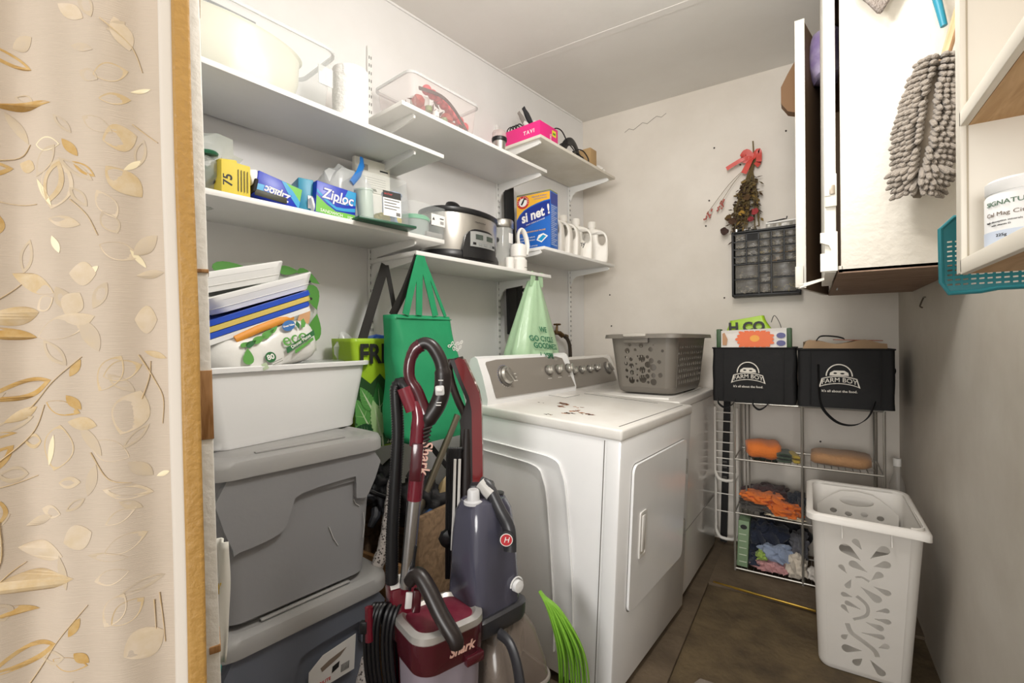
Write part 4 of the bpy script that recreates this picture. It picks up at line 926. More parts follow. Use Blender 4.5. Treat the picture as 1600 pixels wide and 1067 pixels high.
for m_i in range(5):
    b = B()
    for k in range(80):
        e = R_.choice(ends if k % 2 else ends[:18]); f = R_.uniform(.38, 1.03); base = Vector((.005, -.02, -.10)); p = base.lerp(e, f)+Vector((R_.uniform(-.018, .018), R_.uniform(-.02, .01), R_.uniform(-.02, .02)))
        d = Vector((R_.uniform(-1, 1), R_.uniform(-.6, .6), R_.uniform(-1, .3))).normalized(); w_ = d.orthogonal().normalized()*R_.uniform(.005, .013); L = R_.uniform(.014, .040)
        vs = [b.bm.verts.new(q) for q in (p, p+d*L*.5+w_, p+d*L, p+d*L*.5-w_+Vector((0, -.004, 0)))]; b.bm.faces.new(vs)
    b.obj('dry_leaves', DRY[m_i], t, kind='stuff', thick=.0008, flat=True)
for nm, c, pos, r in [('faded_bloom', '9c3a3c', (.01, -.05, -.415), .024), ('faded_bloom', '8a3138', (-.01, -.055, -.455), .020), ('faded_bloom', 'b08a3c', (-.055, -.05, -.415), .020), ('faded_bloom', '4b3526', (-.10, -.05, -.455), .028), ('faded_bloom', '43302a', (-.145, -.04, -.505), .028), ('faded_bloom', '3d2c24', (-.09, -.045, -.525), .026), ('faded_bloom', '5f4a2a', (-.125, -.04, -.43), .024), ('faded_bloom', '6a5a3a', (.0, -.04, -.26), .022), ('faded_bloom', '553f26', (-.03, -.05, -.33), .024)]:
    b = B(); 
    for q in range(13):
        a = q*2*PI/8+q*.1; rr_ = r*R_.uniform(.4, .75); p = Vector(pos)+Vector((0, -.003*q/4, 0)); d = Vector((math.cos(a), -.5, math.sin(a)))
        vs = [b.bm.verts.new(p+v) for v in (Vector((0, 0, 0)), d*rr_+Vector((math.sin(a), 0, -math.cos(a)))*r*.4, d*rr_*1.25, d*rr_-Vector((math.sin(a), 0, -math.cos(a)))*r*.4)]; b.bm.faces.new(vs)
    b.blob(pos, (r*.9,)*3, .2, 3, q, 1); b.obj(nm, mat('bloom'+c, c, .9), t, thick=.0008, flat=True)
PKB = mat('pink_buds', 'b4655c', .9)
for (x1, z1, ln) in ((-.245, -.385, 1), (-.175, -.34, 1)):
    b = B(); b.tube(spline([(.0, -.02, -.12), (x1*.5, -.03, -.12+(z1+.12)*.42), (x1, -.03, z1)], 5), .0013, 4); s_ = b.obj('pink_spray_stem', STM, t)
    b = B()
    for k in range(14): b.blob((x1+R_.uniform(-.014, .018)+.02*k/14, -.03+R_.uniform(-.01, .01), z1-.012+.06*k/14*1.0-.02), (.011, .009, .014), .2, 3, k, 1)
    b.obj('pink_buds', PKB, s_, kind='stuff')
RIB = mat('ribbon_red', 'd9544a', .4, alpha=.85)
strap([(.0, -.03, -.105), (-.03, -.045, -.07), (-.05, -.04, -.10), (-.02, -.035, -.115)], .035, (.2, -.3, 1), 'ribbon_loop', RIB, t, .001)
strap([(.0, -.03, -.105), (-.045, -.045, -.105), (-.10, -.04, -.125), (-.135, -.035, -.14)], .022, (.1, -.2, 1), 'ribbon_tail', RIB, t, .001)
strap([(-.005, -.03, -.105), (-.02, -.045, -.14), (-.045, -.04, -.185)], .032, (1, -.2, .2), 'ribbon_tail', RIB, t, .001)
strap([(.0, -.03, -.105), (.03, -.045, -.075), (.03, -.03, -.13), (.015, -.03, -.15)], .030, (.3, -.2, 1), 'ribbon_loop', RIB, t, .001)
# ------------------------------------------------------------------ wire rack at the back
WIRE = mat('rack_metal', 'a8a49c', .35, .7)
t = thing('wire_shelf_rack', 'folding metal wire rack holding the black cooler bags and cloths', 'rack', (-.02, 2.62, 0), 0)
ZR = (.012, .295, .570, .858); XL, XR, XM, YB = -.305, .30, -.010, .30
for x in (XL, XM, XR):
    for y in (0, YB):
        b = B(); b.tube([(x, y, 0), (x, y, ZR[3])], .0055, 8); b.obj('post', WIRE, t)
for i, z in enumerate(ZR):
    b = B()
    for y in (0, YB): b.tube([(XL, y, z), (XR, y, z)], .0048, 8)
    for x in (XL, XR): b.tube([(x, 0, z), (x, YB, z)], .004, 6)
    for k in range(1, 22): b.tube([(XL+(XR-XL)*k/22, 0, z-.001), (XL+(XR-XL)*k/22, YB, z-.001)], .0016, 5)
    b.obj('shelf_frame', WIRE, t)
b = B(); b.tube([(XL+.02, YB, .86), (XL+.05, .05, .30)], .004, 6); b.tube([(XL+.04, YB, .86), (XL+.06, .1, .15)], .004, 6); b.obj('fold_strut', WIRE, t)
b = B(); b.tube([(XR-.01, YB, .86), (XR-.03, .05, .30)], .004, 6); b.obj('fold_strut', WIRE, t)
BAGB = mat('cooler_black', '0b0a0b', .75, bump=(14, .35))
def cooler(name, label, x0, x1, y0, z, d, h, grp='black insulated bags on the wire rack'):
    t = thing(name, label, 'cooler bag', (( x0+x1)/2, y0+d/2, z), 0, grp)
    w_ = x1-x0; b = B(); rings = []
    for k in range(9):
        f = k/8; ring = []
        for x, y in rr(w_, d, .018, 6):
            n_ = noise.noise(Vector((x*9+x0*5, y*9, f*3)))*.006; ring.append((x+n_*(0 if f in (0, 1) else 1), y+n_, h*f))
        rings.append(ring)
    b.loft(rings); b.obj('bag_shell', BAGB, t, ang=60)
    b = B(); b.tube([(x, y, h) for x, y in rr(w_+.002, d+.002, .018, 4)], .004, 6, closed=True); b.obj('top_piping', BAGB, t)
    # panel seams
    b = B()
    for s__ in (-.36, .36): b.box((w_*s__, -d/2-.001, h/2), (.006, .006, h*.94), bev=.002)
    b.obj('side_seam', BAGB, t)
    M = FN(0.0-.02, -d/2-.0065, h*.47) @ Matrix.Scale(1.22, 4)
    WP = mat('emblem_cream', 'd9d3c8', .6)
    def arcpt(x, y): return (x, y-((x/.062)**2)*.013)
    ban = [(-.064, -.013), (-.055, .018), (-.03, .018), (0, .018), (.03, .018), (.055, .018), (.064, -.013), (.05, -.012), (.03, -.012), (0, -.012), (-.03, -.012), (-.05, -.012)]
    ban = [arcpt(x, y) for x, y in seg(ban, 3)]
    inn = [(-.058, -.010), (-.052, .0145), (-.03, .0145), (0, .0145), (.03, .0145), (.052, .0145), (.058, -.010), (.045, -.009), (0, -.009), (-.045, -.009)]
    inn = [arcpt(x, y) for x, y in seg(inn, 3)]
    decal(ban, M, WP, t, 'emblem_banner', .0004, holes=[inn])
    def fr_(q):
        x, y = arcpt(q.x, q.y+.0025); return M @ Vector((x, y, q.z))
    text('FARM BOY', .0235, None, WP, t, bold=.0002, fn=fr_, sx=.98)
    o_ = [(.042*math.cos(a), .014+.046*math.sin(a)) for a in [PI*k/24 for k in range(25)]]; i_ = [(.038*math.cos(a), .014+.042*math.sin(a)) for a in [PI*k/24 for k in range(24, -1, -1)]]
    decal(o_+i_, M @ Matrix.Translation((0, .003, 0)), WP, t, 'emblem_arch')
    decal([(-.030, .019), (.030, .019), (.028, .030), (.016, .038), (-.016, .038), (-.028, .030)], M, WP, t, 'emblem_mound', holes=[ell(-.012, .028, .006, .003, 8), ell(.010, .027, .007, .003, 8)])
    text("It's all about the food.", .0125, M @ Matrix.Translation((0, -.040, 0)), WP, t, bold=.0002)
    return t, w_, d, h
ZK = .864
t, w_, d, h = cooler('cooler_bag', 'black cooler bag on the left half of the wire rack', -.425, -.052, 2.61, ZK, .30, .275)
for x0_, x1_ in ((-.16, -.09), (.0, .06)):
    strap([(x0_, -d/2-.004, .015), (x0_+.005, -d/2-.012, -.012), ((x0_+x1_)/2, -d/2-.014, -.030), (x1_, -d/2-.010, -.010), (x1_+.01, -d/2-.004, .02)], .022, (0, 1, .2), 'carry_strap', BAGB, t)
strap([(-.05, -d/2-.008, .2), (-.0, -d/2-.010, .10), (.02, -d/2-.012, .02)], .02, (1, 0, 0), 'carry_strap', BAGB, t) if False else None
t, w_, d, h = cooler('cooler_bag', 'black cooler bag on the right half of the rack, strap drooping', -.046, .318, 2.60, ZK, .30, .268)
strap([(-.10, -d/2-.008, .20), (-.098, -d/2-.012, .08), (-.085, -d/2-.016, .0), (-.03, -d/2-.018, -.062), (.035, -d/2-.018, -.070), (.085, -d/2-.016, -.03), (.11, -d/2-.008, .04)], .024, (.4, 1, .1), 'carry_strap', BAGB, t)
b = B(); b.blob((w_/2+.006, 0, h*.62), (.03, .05, .04), .1, 2, 3, 2); b.obj('side_buckle', BAGB, t)
# bags on top
t = thing('lime_folded_bag', 'folded lime green bag with black letters on the left cooler bag', 'bag', (-.265, 2.78, 1.141), 0)
b = B(); rings = []
for k in range(15):
    f = k/14; ring = []
    for x, y in rr(.28-.04*f, .10-.05*f, .02, 5):
        ring.append((x+.008*noise.noise(Vector((x*11, f*3, 1)))-(.05*f if x > 0 else -.02*f), y+.010*noise.noise(Vector((x*10, f*4, 5))), .155*f+.012*math.sin(x*12)*f))
    rings.append(ring)
b.loft(rings); b.obj('bag_shell', LIME, t, ang=70)
text('H CO', .068, frame((-.012, -.050, .105), (1, .02, .03), (0, .10, 1)), DARKP, t, bold=.0028, h=.004)
strap([(.10, .0, .13), (.115, -.0, .165), (.14, .0, .12), (.15, 0, .06)], .012, (0, 1, 0), 'strap', mat('strap_black', '2b2826', .7), t)
t = thing('flower_print_bag', 'white bag with big orange daisy print, edged green, on the cooler bag', 'bag', (-.245, 2.665, 1.141), 0)
b = B(); rings = []
for k in range(9):
    f = k/8; rings.append([(x+.006*noise.noise(Vector((x*9, f*3, 2))), y+.006*noise.noise(Vector((x*9, f*3, 7))), .088*f+.012*f*math.sin(x*7+1)) for x, y in rr(.345, .05, .012, 5)])
b.loft(rings); b.obj('bag_shell', mat('flower_bag', 'e2ddd6', .5), t, ang=70)
M = FN(.015, -.0295, .042)
OR = mat('daisy_orange', 'ea6f38', .5)
for k in range(18):
    a = 2*PI*k/18; pts = ell(.055*math.cos(a), .032*math.sin(a), .036*(1 if k % 2 else .85), .0115, 12, math.atan2(math.sin(a)*.7, math.cos(a)))
    pts = [(x, max(-.040, min(.043, y))) for x, y in pts]; decal(pts, M @ Matrix.Translation((0, 0, .0002*(k % 3))), OR, t, 'daisy_petal')
decal(ell(0, .004, .022, .017, 16), M @ Matrix.Translation((0, 0, .0012)), mat('daisy_yellow', 'f0a63c', .5), t, 'daisy_centre')
for y in (.018, -.020): decal(ell(.115, y, .020, .014, 12), M, mat('print_violet', '5a5a8c', .5), t, 'violet_petal')
for s__ in (-1, 1):
    b = B(); b.box((s__*.165+(0 if s__ > 0 else .012), -.002, .046), (.022, .062, .10), bev=.004); b.obj('green_edge', mat('edge_green', '33502c', .5), t)
decal([(-.15, -.03), (-.13, -.03), (-.125, .0), (-.14, .035), (-.15, .03)], M, mat('print_tan', 'b98a62', .5), t, 'tan_print')
t = thing('kraft_paper_bag', 'flat brown paper bag lying on the right cooler bag', 'paper bag', (.14, 2.73, 1.137), 0)
KR = mat('kraft_bag', 'a5896a', .75, bump=(18, .3))
b = B(); rings = []
for k in range(13):
    x = -.165+.32*k/12; th_ = .030+.010*math.sin(k*.9); rings.append([(x, -.10, .0), (x, .10, .0), (x, .10, th_), (x+.012*(k == 0), -.085, th_+.006*noise.noise(Vector((k*.6, 0, 0))))])
b.loft(rings); b.obj('paper_bag', KR, t)
b = B(); b.box((.05, -.03, .038), (.18, .10, .004), rot=(0, .03, .02), bev=.001); b.obj('red_printed_fold', mat('kraft_red', 'a06048', .7), t)
strap([(-.11, -.08, .035), (-.09, -.08, .058), (-.03, -.07, .055), (.0, -.06, .045)], .016, (0, 1, .3), 'black_handle', BAGB, t)

# cloths on the rack shelves
CL = {}
def clm(c): return mat('cloth_'+c, c, .92, bump=(110, .35), sheen=.2)
def folded(label, cat, loc, size, col, layers=3, rz=0, rot=(0, 0), seed=0, name='folded_cloth', grp=None, amp=.06):
    t = thing(name, label, cat, loc, rz, grp); w_, d_, h_ = size
    for k in range(layers):
        lh = h_/layers; b = B(); rings = []
        n_ = 14
        for i in range(n_+1):
            x = -w_/2+w_*i/n_; e = 1-abs(2*i/n_-1)**6*.3; ring = []
            for a in [2*PI*q/14 for q in range(14)]:
                y = math.copysign(abs(math.cos(a))**.45, math.cos(a))*d_/2*e*(1-.03*k); z = math.copysign(abs(math.sin(a))**.7, math.sin(a))*lh/2*(.96*e)
                nz = noise.noise(Vector((x*16+seed, y*16, k*3.1)))*amp*.15
                ring.append((x+noise.noise(Vector((y*20, k, seed)))*amp*.12, y, max(lh*(k+.5)+z+nz*(k+1)/layers+.25*h_*math.sin(PI*i/n_)*(k/layers)*.5, .0004*k)))
            rings.append(ring)
        b.loft(rings); b.obj('cloth_layer', clm(col), t, ang=75)
    return t
def crumple(label, loc, size, col, seed, rz=0, grp=None, cat='cloth', name='crumpled_cloth', parts=2):
    t = thing(name, label, cat, loc, rz, grp); w_, d_, h_ = size
    b = B(); b.blob((0, 0, h_/2), (w_, d_, h_), .30, 2.6, seed, 4, .8)
    zm = min(v.co.z for v in b.bm.verts)
    for v in b.bm.verts: v.co.z = max(v.co.z, zm*.0+.0005)
    b.obj('cloth_body', clm(col), t, ang=80)
    R_ = random.Random(seed)
    for k in range(parts):
        x = R_.uniform(-.3, .3)*w_; b = B(); pts = spline([(x-.2*w_, -d_*.3, h_*.75), (x, -d_*.2, h_*1.0), (x+.15*w_, -d_*.42, h_*.6), (x+.25*w_, -d_*.5, h_*.25)], 4)
        b.tube(pts, [.012+.006*math.sin(q) for q in range(len(pts))], 8, sq=(2.0, .45)); b.obj('cloth_fold', clm(col), t, ang=80)
    return t
z2, z1, z0 = .576, .301, .018
folded('folded orange towel on the rack, top left shelf', 'towel', (-.205, 2.74, z2), (.155, .20, .080), 'd6742f', 1, .15, seed=4, name='folded_towel', amp=.1)
folded('small dark green and grey cloth stack beside the folded orange towel', 'cloth', (-.11, 2.70, z2), (.065, .16, .042), '3c4a3c', 3, .1, seed=7)
folded('yellow green folded rag beside the grey cloth, top left shelf', 'cloth', (-.066, 2.69, z2), (.035, .14, .040), 'a08a3a', 2, .25, seed=9)
folded('tan folded towel on the rack, top right shelf', 'towel', (.125, 2.74, z2), (.235, .21, .062), 'a9805a', 1, -.03, seed=12, name='folded_towel', amp=.05)
t = thing('dark_green_tray', 'dark green plastic tray under the top left rack shelf', 'tray', (-.20, 2.82, .528), 0)
open_bin(t, .13, .10, .036, .012, .85, m=mat('tray_green', '2c3a30', .5), rm=mat('tray_green', '2c3a30', .5))
crumple('dark purple brown cloth at the back of the middle shelf', (-.19, 2.82, z1), (.20, .14, .105), '4a3838', 3)
crumple('black cloth with pale stripe at the right of the middle shelf', (-.055, 2.78, z1), (.075, .15, .095), '262a33', 5)
crumple('grey black cloth under the orange cloth on the middle shelf', (-.225, 2.72, z1), (.17, .15, .045), '4b4743', 6)
crumple('orange crumpled cloth heaped on the middle shelf', (-.21, 2.715, z1+.042), (.18, .13, .050), 'd9732f', 8, .0)
crumple('second orange cloth trailing right on the middle shelf', (-.115, 2.685, z1), (.15, .12, .066), 'cf6a28', 11, -.5)
crumple('cream edged rag in front of the orange cloths', (-.10, 2.64, z1), (.16, .035, .014), 'c9bda4', 13, -.1, parts=0)
t = thing('green_carton', 'tall pale green carton at the left of the bottom rack shelf', 'carton', (-.290, 2.70, z0), 0)
b = B(); b.box((0, 0, .118), (.05, .13, .236), rot=(0, .04, 0), bev=.003); b.obj('carton_body', mat('carton_green', '7c9473', .6), t)
for k in range(6): decal([(-.018, .035*k), (.016, .035*k), (.016, .035*k+.004), (-.018, .035*k+.004)], FN(.0, -.0653, .025), mat('carton_pale', 'c3cdb6', .6), t, 'small_print')
decal(ell(0, .205, .016, .012, 12), FN(.004, -.0656, .0), DARKP, t, 'dark_mark')
crumple('navy cloth heaped on the bottom rack shelf', (-.20, 2.77, z0+.06), (.20, .18, .15), '1d2436', 21, parts=3)
crumple('dark cloth at the back of the bottom rack shelf', (-.14, 2.85, z0), (.22, .10, .23), '17181c', 22, parts=0)
crumple('navy rag under the pale blue cloth', (-.225, 2.72, z0), (.10, .14, .07), '232a3c', 23)
crumple('pale blue cloth draped on the bottom shelf', (-.145, 2.68, z0+.055), (.14, .10, .075), '8b98b0', 24, -.1)
crumple('lime green rag peeking beside the pale blue cloth', (-.205, 2.655, z0+.055), (.05, .07, .04), '93ad52', 25, parts=0)
crumple('dusty pink folded cloth at the front of the bottom shelf', (-.165, 2.665, z0), (.15, .085, .052), 'c08d8d', 26)
crumple('dark red cloth above the pink cloth', (-.10, 2.70, z0+.055), (.10, .08, .05), '7c3a38', 27, parts=1)
crumple('cream crumpled cloth at the right of the bottom shelf', (-.06, 2.665, z0), (.09, .085, .105), 'cdc3b4', 28)
crumple('grey cloth hanging over the cream cloth', (-.045, 2.74, z0+.06), (.075, .14, .13), '5a5a60', 29)
crumple('white rag at the right end of the bottom shelf', (.02, 2.67, z0), (.06, .08, .055), 'd8d2ca', 30, parts=1)
t = thing('clear_spray_bottle', 'clear plastic bottle behind the white hamper, by the right wall', 'bottle', (.345, 2.80, .0), 0)
b = B(); b.lathe([(.032, 0), (.034, .02), (.034, .42), (.030, .50), (.014, .55), (.014, .60), (.0001, .60)], 20); b.obj('bottle_body', mat('bottle_clear', 'b9b4ac', .15, alpha=.35), t)
b = B(); b.lathe([(.016, .585), (.016, .62), (.0001, .62)], 14); b.obj('bottle_cap', WPL, t)

# ---- white wire rack pieces standing between washer and rack
WW = mat('coated_wire', 'dedad2', .4)
t = thing('white_wire_frames', 'white coated wire frames standing on end beside the washer', 'wire frame', (-.395, 2.86, 0), 0)
def uframe(z0_, z1_, x0, x1, y, wires):
    b = B(); r = .05; b.tube(spline([(x0, y, z1_), (x0, y, z0_+r*1.5), (x0, y, z0_+r), (x0+r*.4, y, z0_+.008), (x0+r, y, z0_), (x1-r, y, z0_), (x1-r*.4, y, z0_+.008), (x1, y, z0_+r), (x1, y, z0_+r*1.5), (x1, y, z1_)], 4), .009, 8); f_ = b.obj('outer_tube', WW, t)
    for z in wires: b = B(); b.tube([(x0, y, z), (x1, y, z)], .0032, 6); b.obj('cross_wire', WW, f_)
uframe(.385, .80, -.062, .055, 0, [.43, .47, .51, .55, .60, .66, .72, .77])
uframe(.045, .42, -.064, .052, .03, [.20, .30])
t = thing('black_metal_bracket', 'black slotted bar leaning on the back wall behind the wire frames', 'bracket', (-.415, 2.955, 0), 0)
b = B(); b.box((0, 0, .42), (.035, .018, .84), rot=(0, .03, 0), bev=.002); b.obj('bar', BLACKM, t)
for k in range(4): b = B(); b.box((-.002, -.012, .38+.03*k), (.024, .008, .012), bev=.001); b.obj('slot_rib', mat('rib_grey', '55524e', .5), t)

# ------------------------------------------------------------------ white hamper
HM = mat('hamper_white', 'dedad4', .38, var=('d2cdc5', .4), bump=(12, .05))
t = thing('laundry_hamper', 'tall white plastic hamper with teardrop cut-outs by the right wall', 'hamper', (.155, 2.165, -.014), 0)
Hh = .60
def hsec(v, off=0):   # plan section at height fraction v
    w_ = .262+(.300-.262)*v; yn = -.125-(.265-.125)*v*1.0; yf = .11+.055*v
    out = []; r = .035
    x0, x1 = -w_/2-off, w_/2+off; yn -= off; yf += off
    def arc(cx, cy, a0): return [(cx+r*math.cos(math.radians(a0+90*k/6)), cy+r*math.sin(math.radians(a0+90*k/6))) for k in range(7)]
    return arc(x1-r, yf-r, 0)+arc(x0+r, yf-r, 90)+arc(x0+r, yn+r, 180)+arc(x1-r, yn+r, 270)
# near face as a holed plate
def near(x, z, o_):
    v = z/Hh; w_ = .262+(.300-.262)*v; yn = -.125-(.265-.125)*v; return (x*w_/.300, yn-.0015+o_, z)
def tear(cx, cz, L, w_, a):
    pts = []
    for k in range(16):
        t_ = 2*PI*k/16; x = L*.5*math.cos(t_); y = w_*.5*math.sin(t_)*math.sin(t_/2)**1.2
        pts.append((x, y))
    return [(cx+x*math.cos(a)-y*math.sin(a), cz+x*math.sin(a)+y*math.cos(a)) for x, y in pts]
dg = math.radians
px = lambda u, v: ((u-405)/799*260*.00236+.005, .555-(v-340)/1067*347*.00223)   # drawing grid of the cut-out pattern
TD = [(375, 395, 55, 34, -70), (448, 412, 75, 50, 60), (352, 437, 95, 52, -40), (458, 472, 65, 45, 200), (380, 500, 75, 38, -25), (332, 527, 45, 28, -50), (443, 530, 60, 38, 70), (390, 562, 110, 22, 200), (345, 592, 55, 28, 75), (455, 592, 75, 34, -25), (430, 625, 90, 44, -40), (340, 657, 50, 28, 10), (395, 665, 70, 22, -60), (370, 698, 60, 28, -20), (466, 688, 60, 30, 190), (412, 715, 80, 20, 70), (340, 728, 48, 26, -50), (465, 737, 65, 28, 180), (380, 755, 55, 22, 40), (440, 773, 70, 32, -25), (350, 808, 60, 30, -70), (435, 823, 95, 30, 5), (335, 865, 36, 28, 60), (470, 866, 45, 34, 40), (385, 862, 90, 18, -45), (440, 910, 90, 36, -50), (362, 928, 85, 48, 0), (385, 977, 50, 42, 70), (452, 985, 90, 40, -50)]
holes = []
for u, v, L, w_, a in []:
    cx, cz = px(u, v); k = .00073
    aa = dg(a+180) if a not in () else dg(a)
    holes.append(tear(cx, cz, L*k, w_*k*1.35, -aa if False else aa))
hx = lambda u, v: ((u-405)*.00084, .525-(v-375)*.000765)
def drop(f, tp, w_):
    F_ = Vector(hx(*f)); T_ = Vector(hx(*tp)); d = T_-F_; L = d.length; a0 = math.atan2(d.y, d.x); r_ = w_*.00040; out = []
    al = math.acos(min(.95, r_/max(L, r_*1.06)))
    for k in range(11): a = a0+al+(2*PI-2*al)*k/10; out.append((F_.x+r_*math.cos(a), F_.y+r_*math.sin(a)))
    return out+[(T_.x, T_.y)]
def stroke(pts, w0, w1):
    P = spline([hx(*p)+(0,) for p in pts], 4); L_, R__ = [], []
    for i, p in enumerate(P):
        d = (P[min(i+1, len(P)-1)]-P[max(i-1, 0)]).normalized(); n_ = Vector((-d.y, d.x, 0)); w_ = (w0+(w1-w0)*i/len(P))*.00040
        L_.append(((p+n_*w_).x, (p+n_*w_).y)); R__.append(((p-n_*w_).x, (p-n_*w_).y))
    return L_+R__[::-1]
for f, tp, w_ in [((372, 382), (392, 415), 26), ((462, 400), (420, 450), 40), ((338, 425), (390, 468), 46), ((470, 465), (430, 485), 34), ((365, 492), (412, 518), 34), ((323, 517), (343, 545), 22), ((450, 520), (425, 552), 30), ((345, 605), (358, 568), 24), ((478, 598), (432, 580), 28), ((445, 638), (390, 595), 36), ((332, 652), (362, 655), 24), ((345, 692), (392, 708), 24), ((330, 715), (350, 742), 22), ((478, 685), (442, 700), 24), ((484, 738), (438, 738), 26), ((460, 778), (408, 765), 28), ((465, 822), (392, 824), 26), ((330, 872), (346, 852), 24), ((482, 862), (457, 880), 28), ((340, 928), (400, 918), 40), ((378, 988), (400, 958), 34), ((470, 1003), (427, 952), 36)]: holes.append(drop(f, tp, w_))
holes += [stroke([(372, 555), (395, 548), (418, 562)], 8, 10), stroke([(376, 645), (412, 680), (412, 730), (366, 768)], 14, 14), stroke([(343, 795), (358, 838), (402, 868), (442, 898), (456, 928)], 20, 20)]
b = B(); plate(b, [[(-.115, .02), (.115, .02), (.115, Hh-.01), (-.115, Hh-.01)]]+holes, .003, near); b.obj('front_wall', HM, t, ang=30)
# remaining walls: loft strips of the section skipping the near face
b = B(); rings = []
for k in range(9):
    v = k/8; v = max(v, .03); S = hsec(v); S2 = hsec(v, -.003)
    order = list(range(24, 28))+list(range(0, 18)) ; order = [21, 22, 23, 24, 25, 26, 27][0:7]+list(range(0, 21))
    o1 = [(S[i][0], S[i][1], v*Hh) for i in order]; o2 = [(S2[i][0], S2[i][1], v*Hh) for i in reversed(order)]
    rings.append(o1+o2)
b.loft(rings); b.obj('side_walls', HM, t, ang=50)
b = B(); b.loft([[(x*k, y*k, z) for x, y in hsec(0)] for z, k in ((0, .95), (.008, .99), (.024, 1.005))]); b.obj('base', HM, t)
b = B(); O = hsec(1.0, .016); I = hsec(1.0, -.004)
def rz_(x, y): return Hh-.045*max(0, (x-.05)/.12)**2*(1 if y < 0 else .2)*.4
b.loft([[(x, y, rz_(x, y)-.010) for x, y in I], [(x, y, rz_(x, y)-.022) for x, y in hsec(1.0, .016)], [(x, y, rz_(x, y)-.003) for x, y in O], [(x, y, rz_(x, y)+.004) for x, y in hsec(1.0, .006)], [(x, y, rz_(x, y)) for x, y in I]], loop=True); b.obj('rim', HM, t, ang=60)
for x in (-.065, .065):
    b = B(); b.box((x, -.262, Hh-.050), (.004, .010, .045), rot=(-.2, 0, 0), bev=.001); b.obj('rim_rib', HM, t)
# inner far handle wall with oval grip and small holes
arch_ = [(-.13, -.18)]+[(-.13, -.03), (-.10, .0), (-.075, .020), (-.05, .036), (0, .042), (.05, .036), (.075, .020), (.10, .0), (.13, -.03)]+[(.13, -.18)]
hl = [ell(0, .002, .055, .020, 22)]+[ell(-.075+.05*i, -.045-.006*(i % 2), .012, .010, 12) for i in range(4)]
b = B(); plate(b, [arch_]+hl, .004, lambda x, y, z: (x-.0, .118+z+.0*y, Hh-.052+y)); b.obj('handle_wall', HM, t, ang=30)
b = B(); b.blob((.05, .150, Hh-.030), (.010, .004, .006), .2, 3, 2, 1); b.obj('chipped_spot', mat('chip', '6a5444', .8), t)

# ------------------------------------------------------------------ wall cabinet on the right wall
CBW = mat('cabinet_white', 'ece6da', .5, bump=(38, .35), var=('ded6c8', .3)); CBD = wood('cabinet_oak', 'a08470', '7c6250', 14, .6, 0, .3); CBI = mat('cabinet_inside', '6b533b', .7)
t = thing('wall_cabinet', 'white wall cabinet with oak underside and open doors', 'cabinet', (.0, 1.75, 1.385), 0)
ch = 1.08; cy1 = .87
b = B(); b.box((.23, .008, ch/2), (.29, .016, ch), bev=.002); b.obj('end_panel', CBW, t)
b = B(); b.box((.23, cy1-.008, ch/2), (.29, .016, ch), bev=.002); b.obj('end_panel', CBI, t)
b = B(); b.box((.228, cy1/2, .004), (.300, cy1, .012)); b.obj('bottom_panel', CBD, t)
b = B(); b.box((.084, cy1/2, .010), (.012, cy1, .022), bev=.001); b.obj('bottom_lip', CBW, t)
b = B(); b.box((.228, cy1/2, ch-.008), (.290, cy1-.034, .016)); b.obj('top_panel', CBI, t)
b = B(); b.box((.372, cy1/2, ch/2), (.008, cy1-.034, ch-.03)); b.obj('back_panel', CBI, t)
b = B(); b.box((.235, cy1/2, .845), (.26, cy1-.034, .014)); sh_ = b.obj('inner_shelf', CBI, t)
WHD = mat('door_white', 'f0ece2', .4, bump=(50, .2))
# near door, almost shut: free (near) edge shows
b = B(); b.box((.0585, .215, ch/2), (.030, .43, ch-.004), bev=.002); dn = b.obj('door', WHD, t)
for z, k in ((.255, 1), (.04, 0)):
    b = B()
    if k: b.box((.060, -.006, z), (.030, .014, .10), bev=.002); b.box((.052, -.014, z), (.016, .006, .035), bev=.001)
    else:
        plate(b, [[(.030, -.035), (.074, -.035), (.074, .085), (.030, .085), (.030, .055), (.052, .045), (.058, .030), (.054, .022), (.030, .020)]], .016, lambda x, y, zz: (x+.002, -.010+zz, z+y))
    b.obj('hinge' if k else 'end_cap', mat('cap_cream', 'eae5d9', .4), dn)
b = B(); b.box((.063, -.016, .255), (.014, .006, .028), bev=.001); b.obj('hinge_screw_plate', mat('hinge_metal', '9a8f80', .4, .7), dn)
# far door, standing open: inner face dark
D0 = Vector((.075, .868, 0)); D1 = Vector((-.018, .45, 0)); dv = (D1-D0); L = dv.length; a_ = math.atan2(dv.y, dv.x)
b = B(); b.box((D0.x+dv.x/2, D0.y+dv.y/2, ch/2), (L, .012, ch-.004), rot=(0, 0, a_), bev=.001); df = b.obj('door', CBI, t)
b = B(); b.box((D0.x+dv.x/2-.013, D0.y+dv.y/2+.004, ch/2), (L, .014, ch-.004), rot=(0, 0, a_), bev=.001); b.box((D1.x-.006, D1.y-.001, ch/2), (.034, .006, ch-.002), bev=.001); b.obj('white_facing', WHD, df)
b = B(); b.box((D1.x-.012, D1.y-.012, .045), (.028, .020, .085), rot=(0, 0, 0), bev=.003); b.obj('end_cap', mat('cap_cream', 'eae5d9', .4), df)
b = B(); b.prism([(-.030, -.008), (.045, .010), (.045, .002), (-.03, -.022), (-.012, -.009)], frame((.0, .12, -.010), (1, 0, 0), (0, 0, 1)), .010); b.obj('bottom_runner', mat('cap_cream', 'eae5d9', .4), t)
t = thing('purple_pillow_pack', 'purple and lilac wrapped pack inside the wall cabinet top', 'packet', (.070, 2.33, 2.240), 0)
b = B(); b.blob((0, 0, .11), (.12, .16, .21), .08, 2, 4, 3, .6); b.obj('wrapped_pack', mat('pack_purple', '8b78a8', .45, var=('d8d0dc', .7), vscale=9), t)
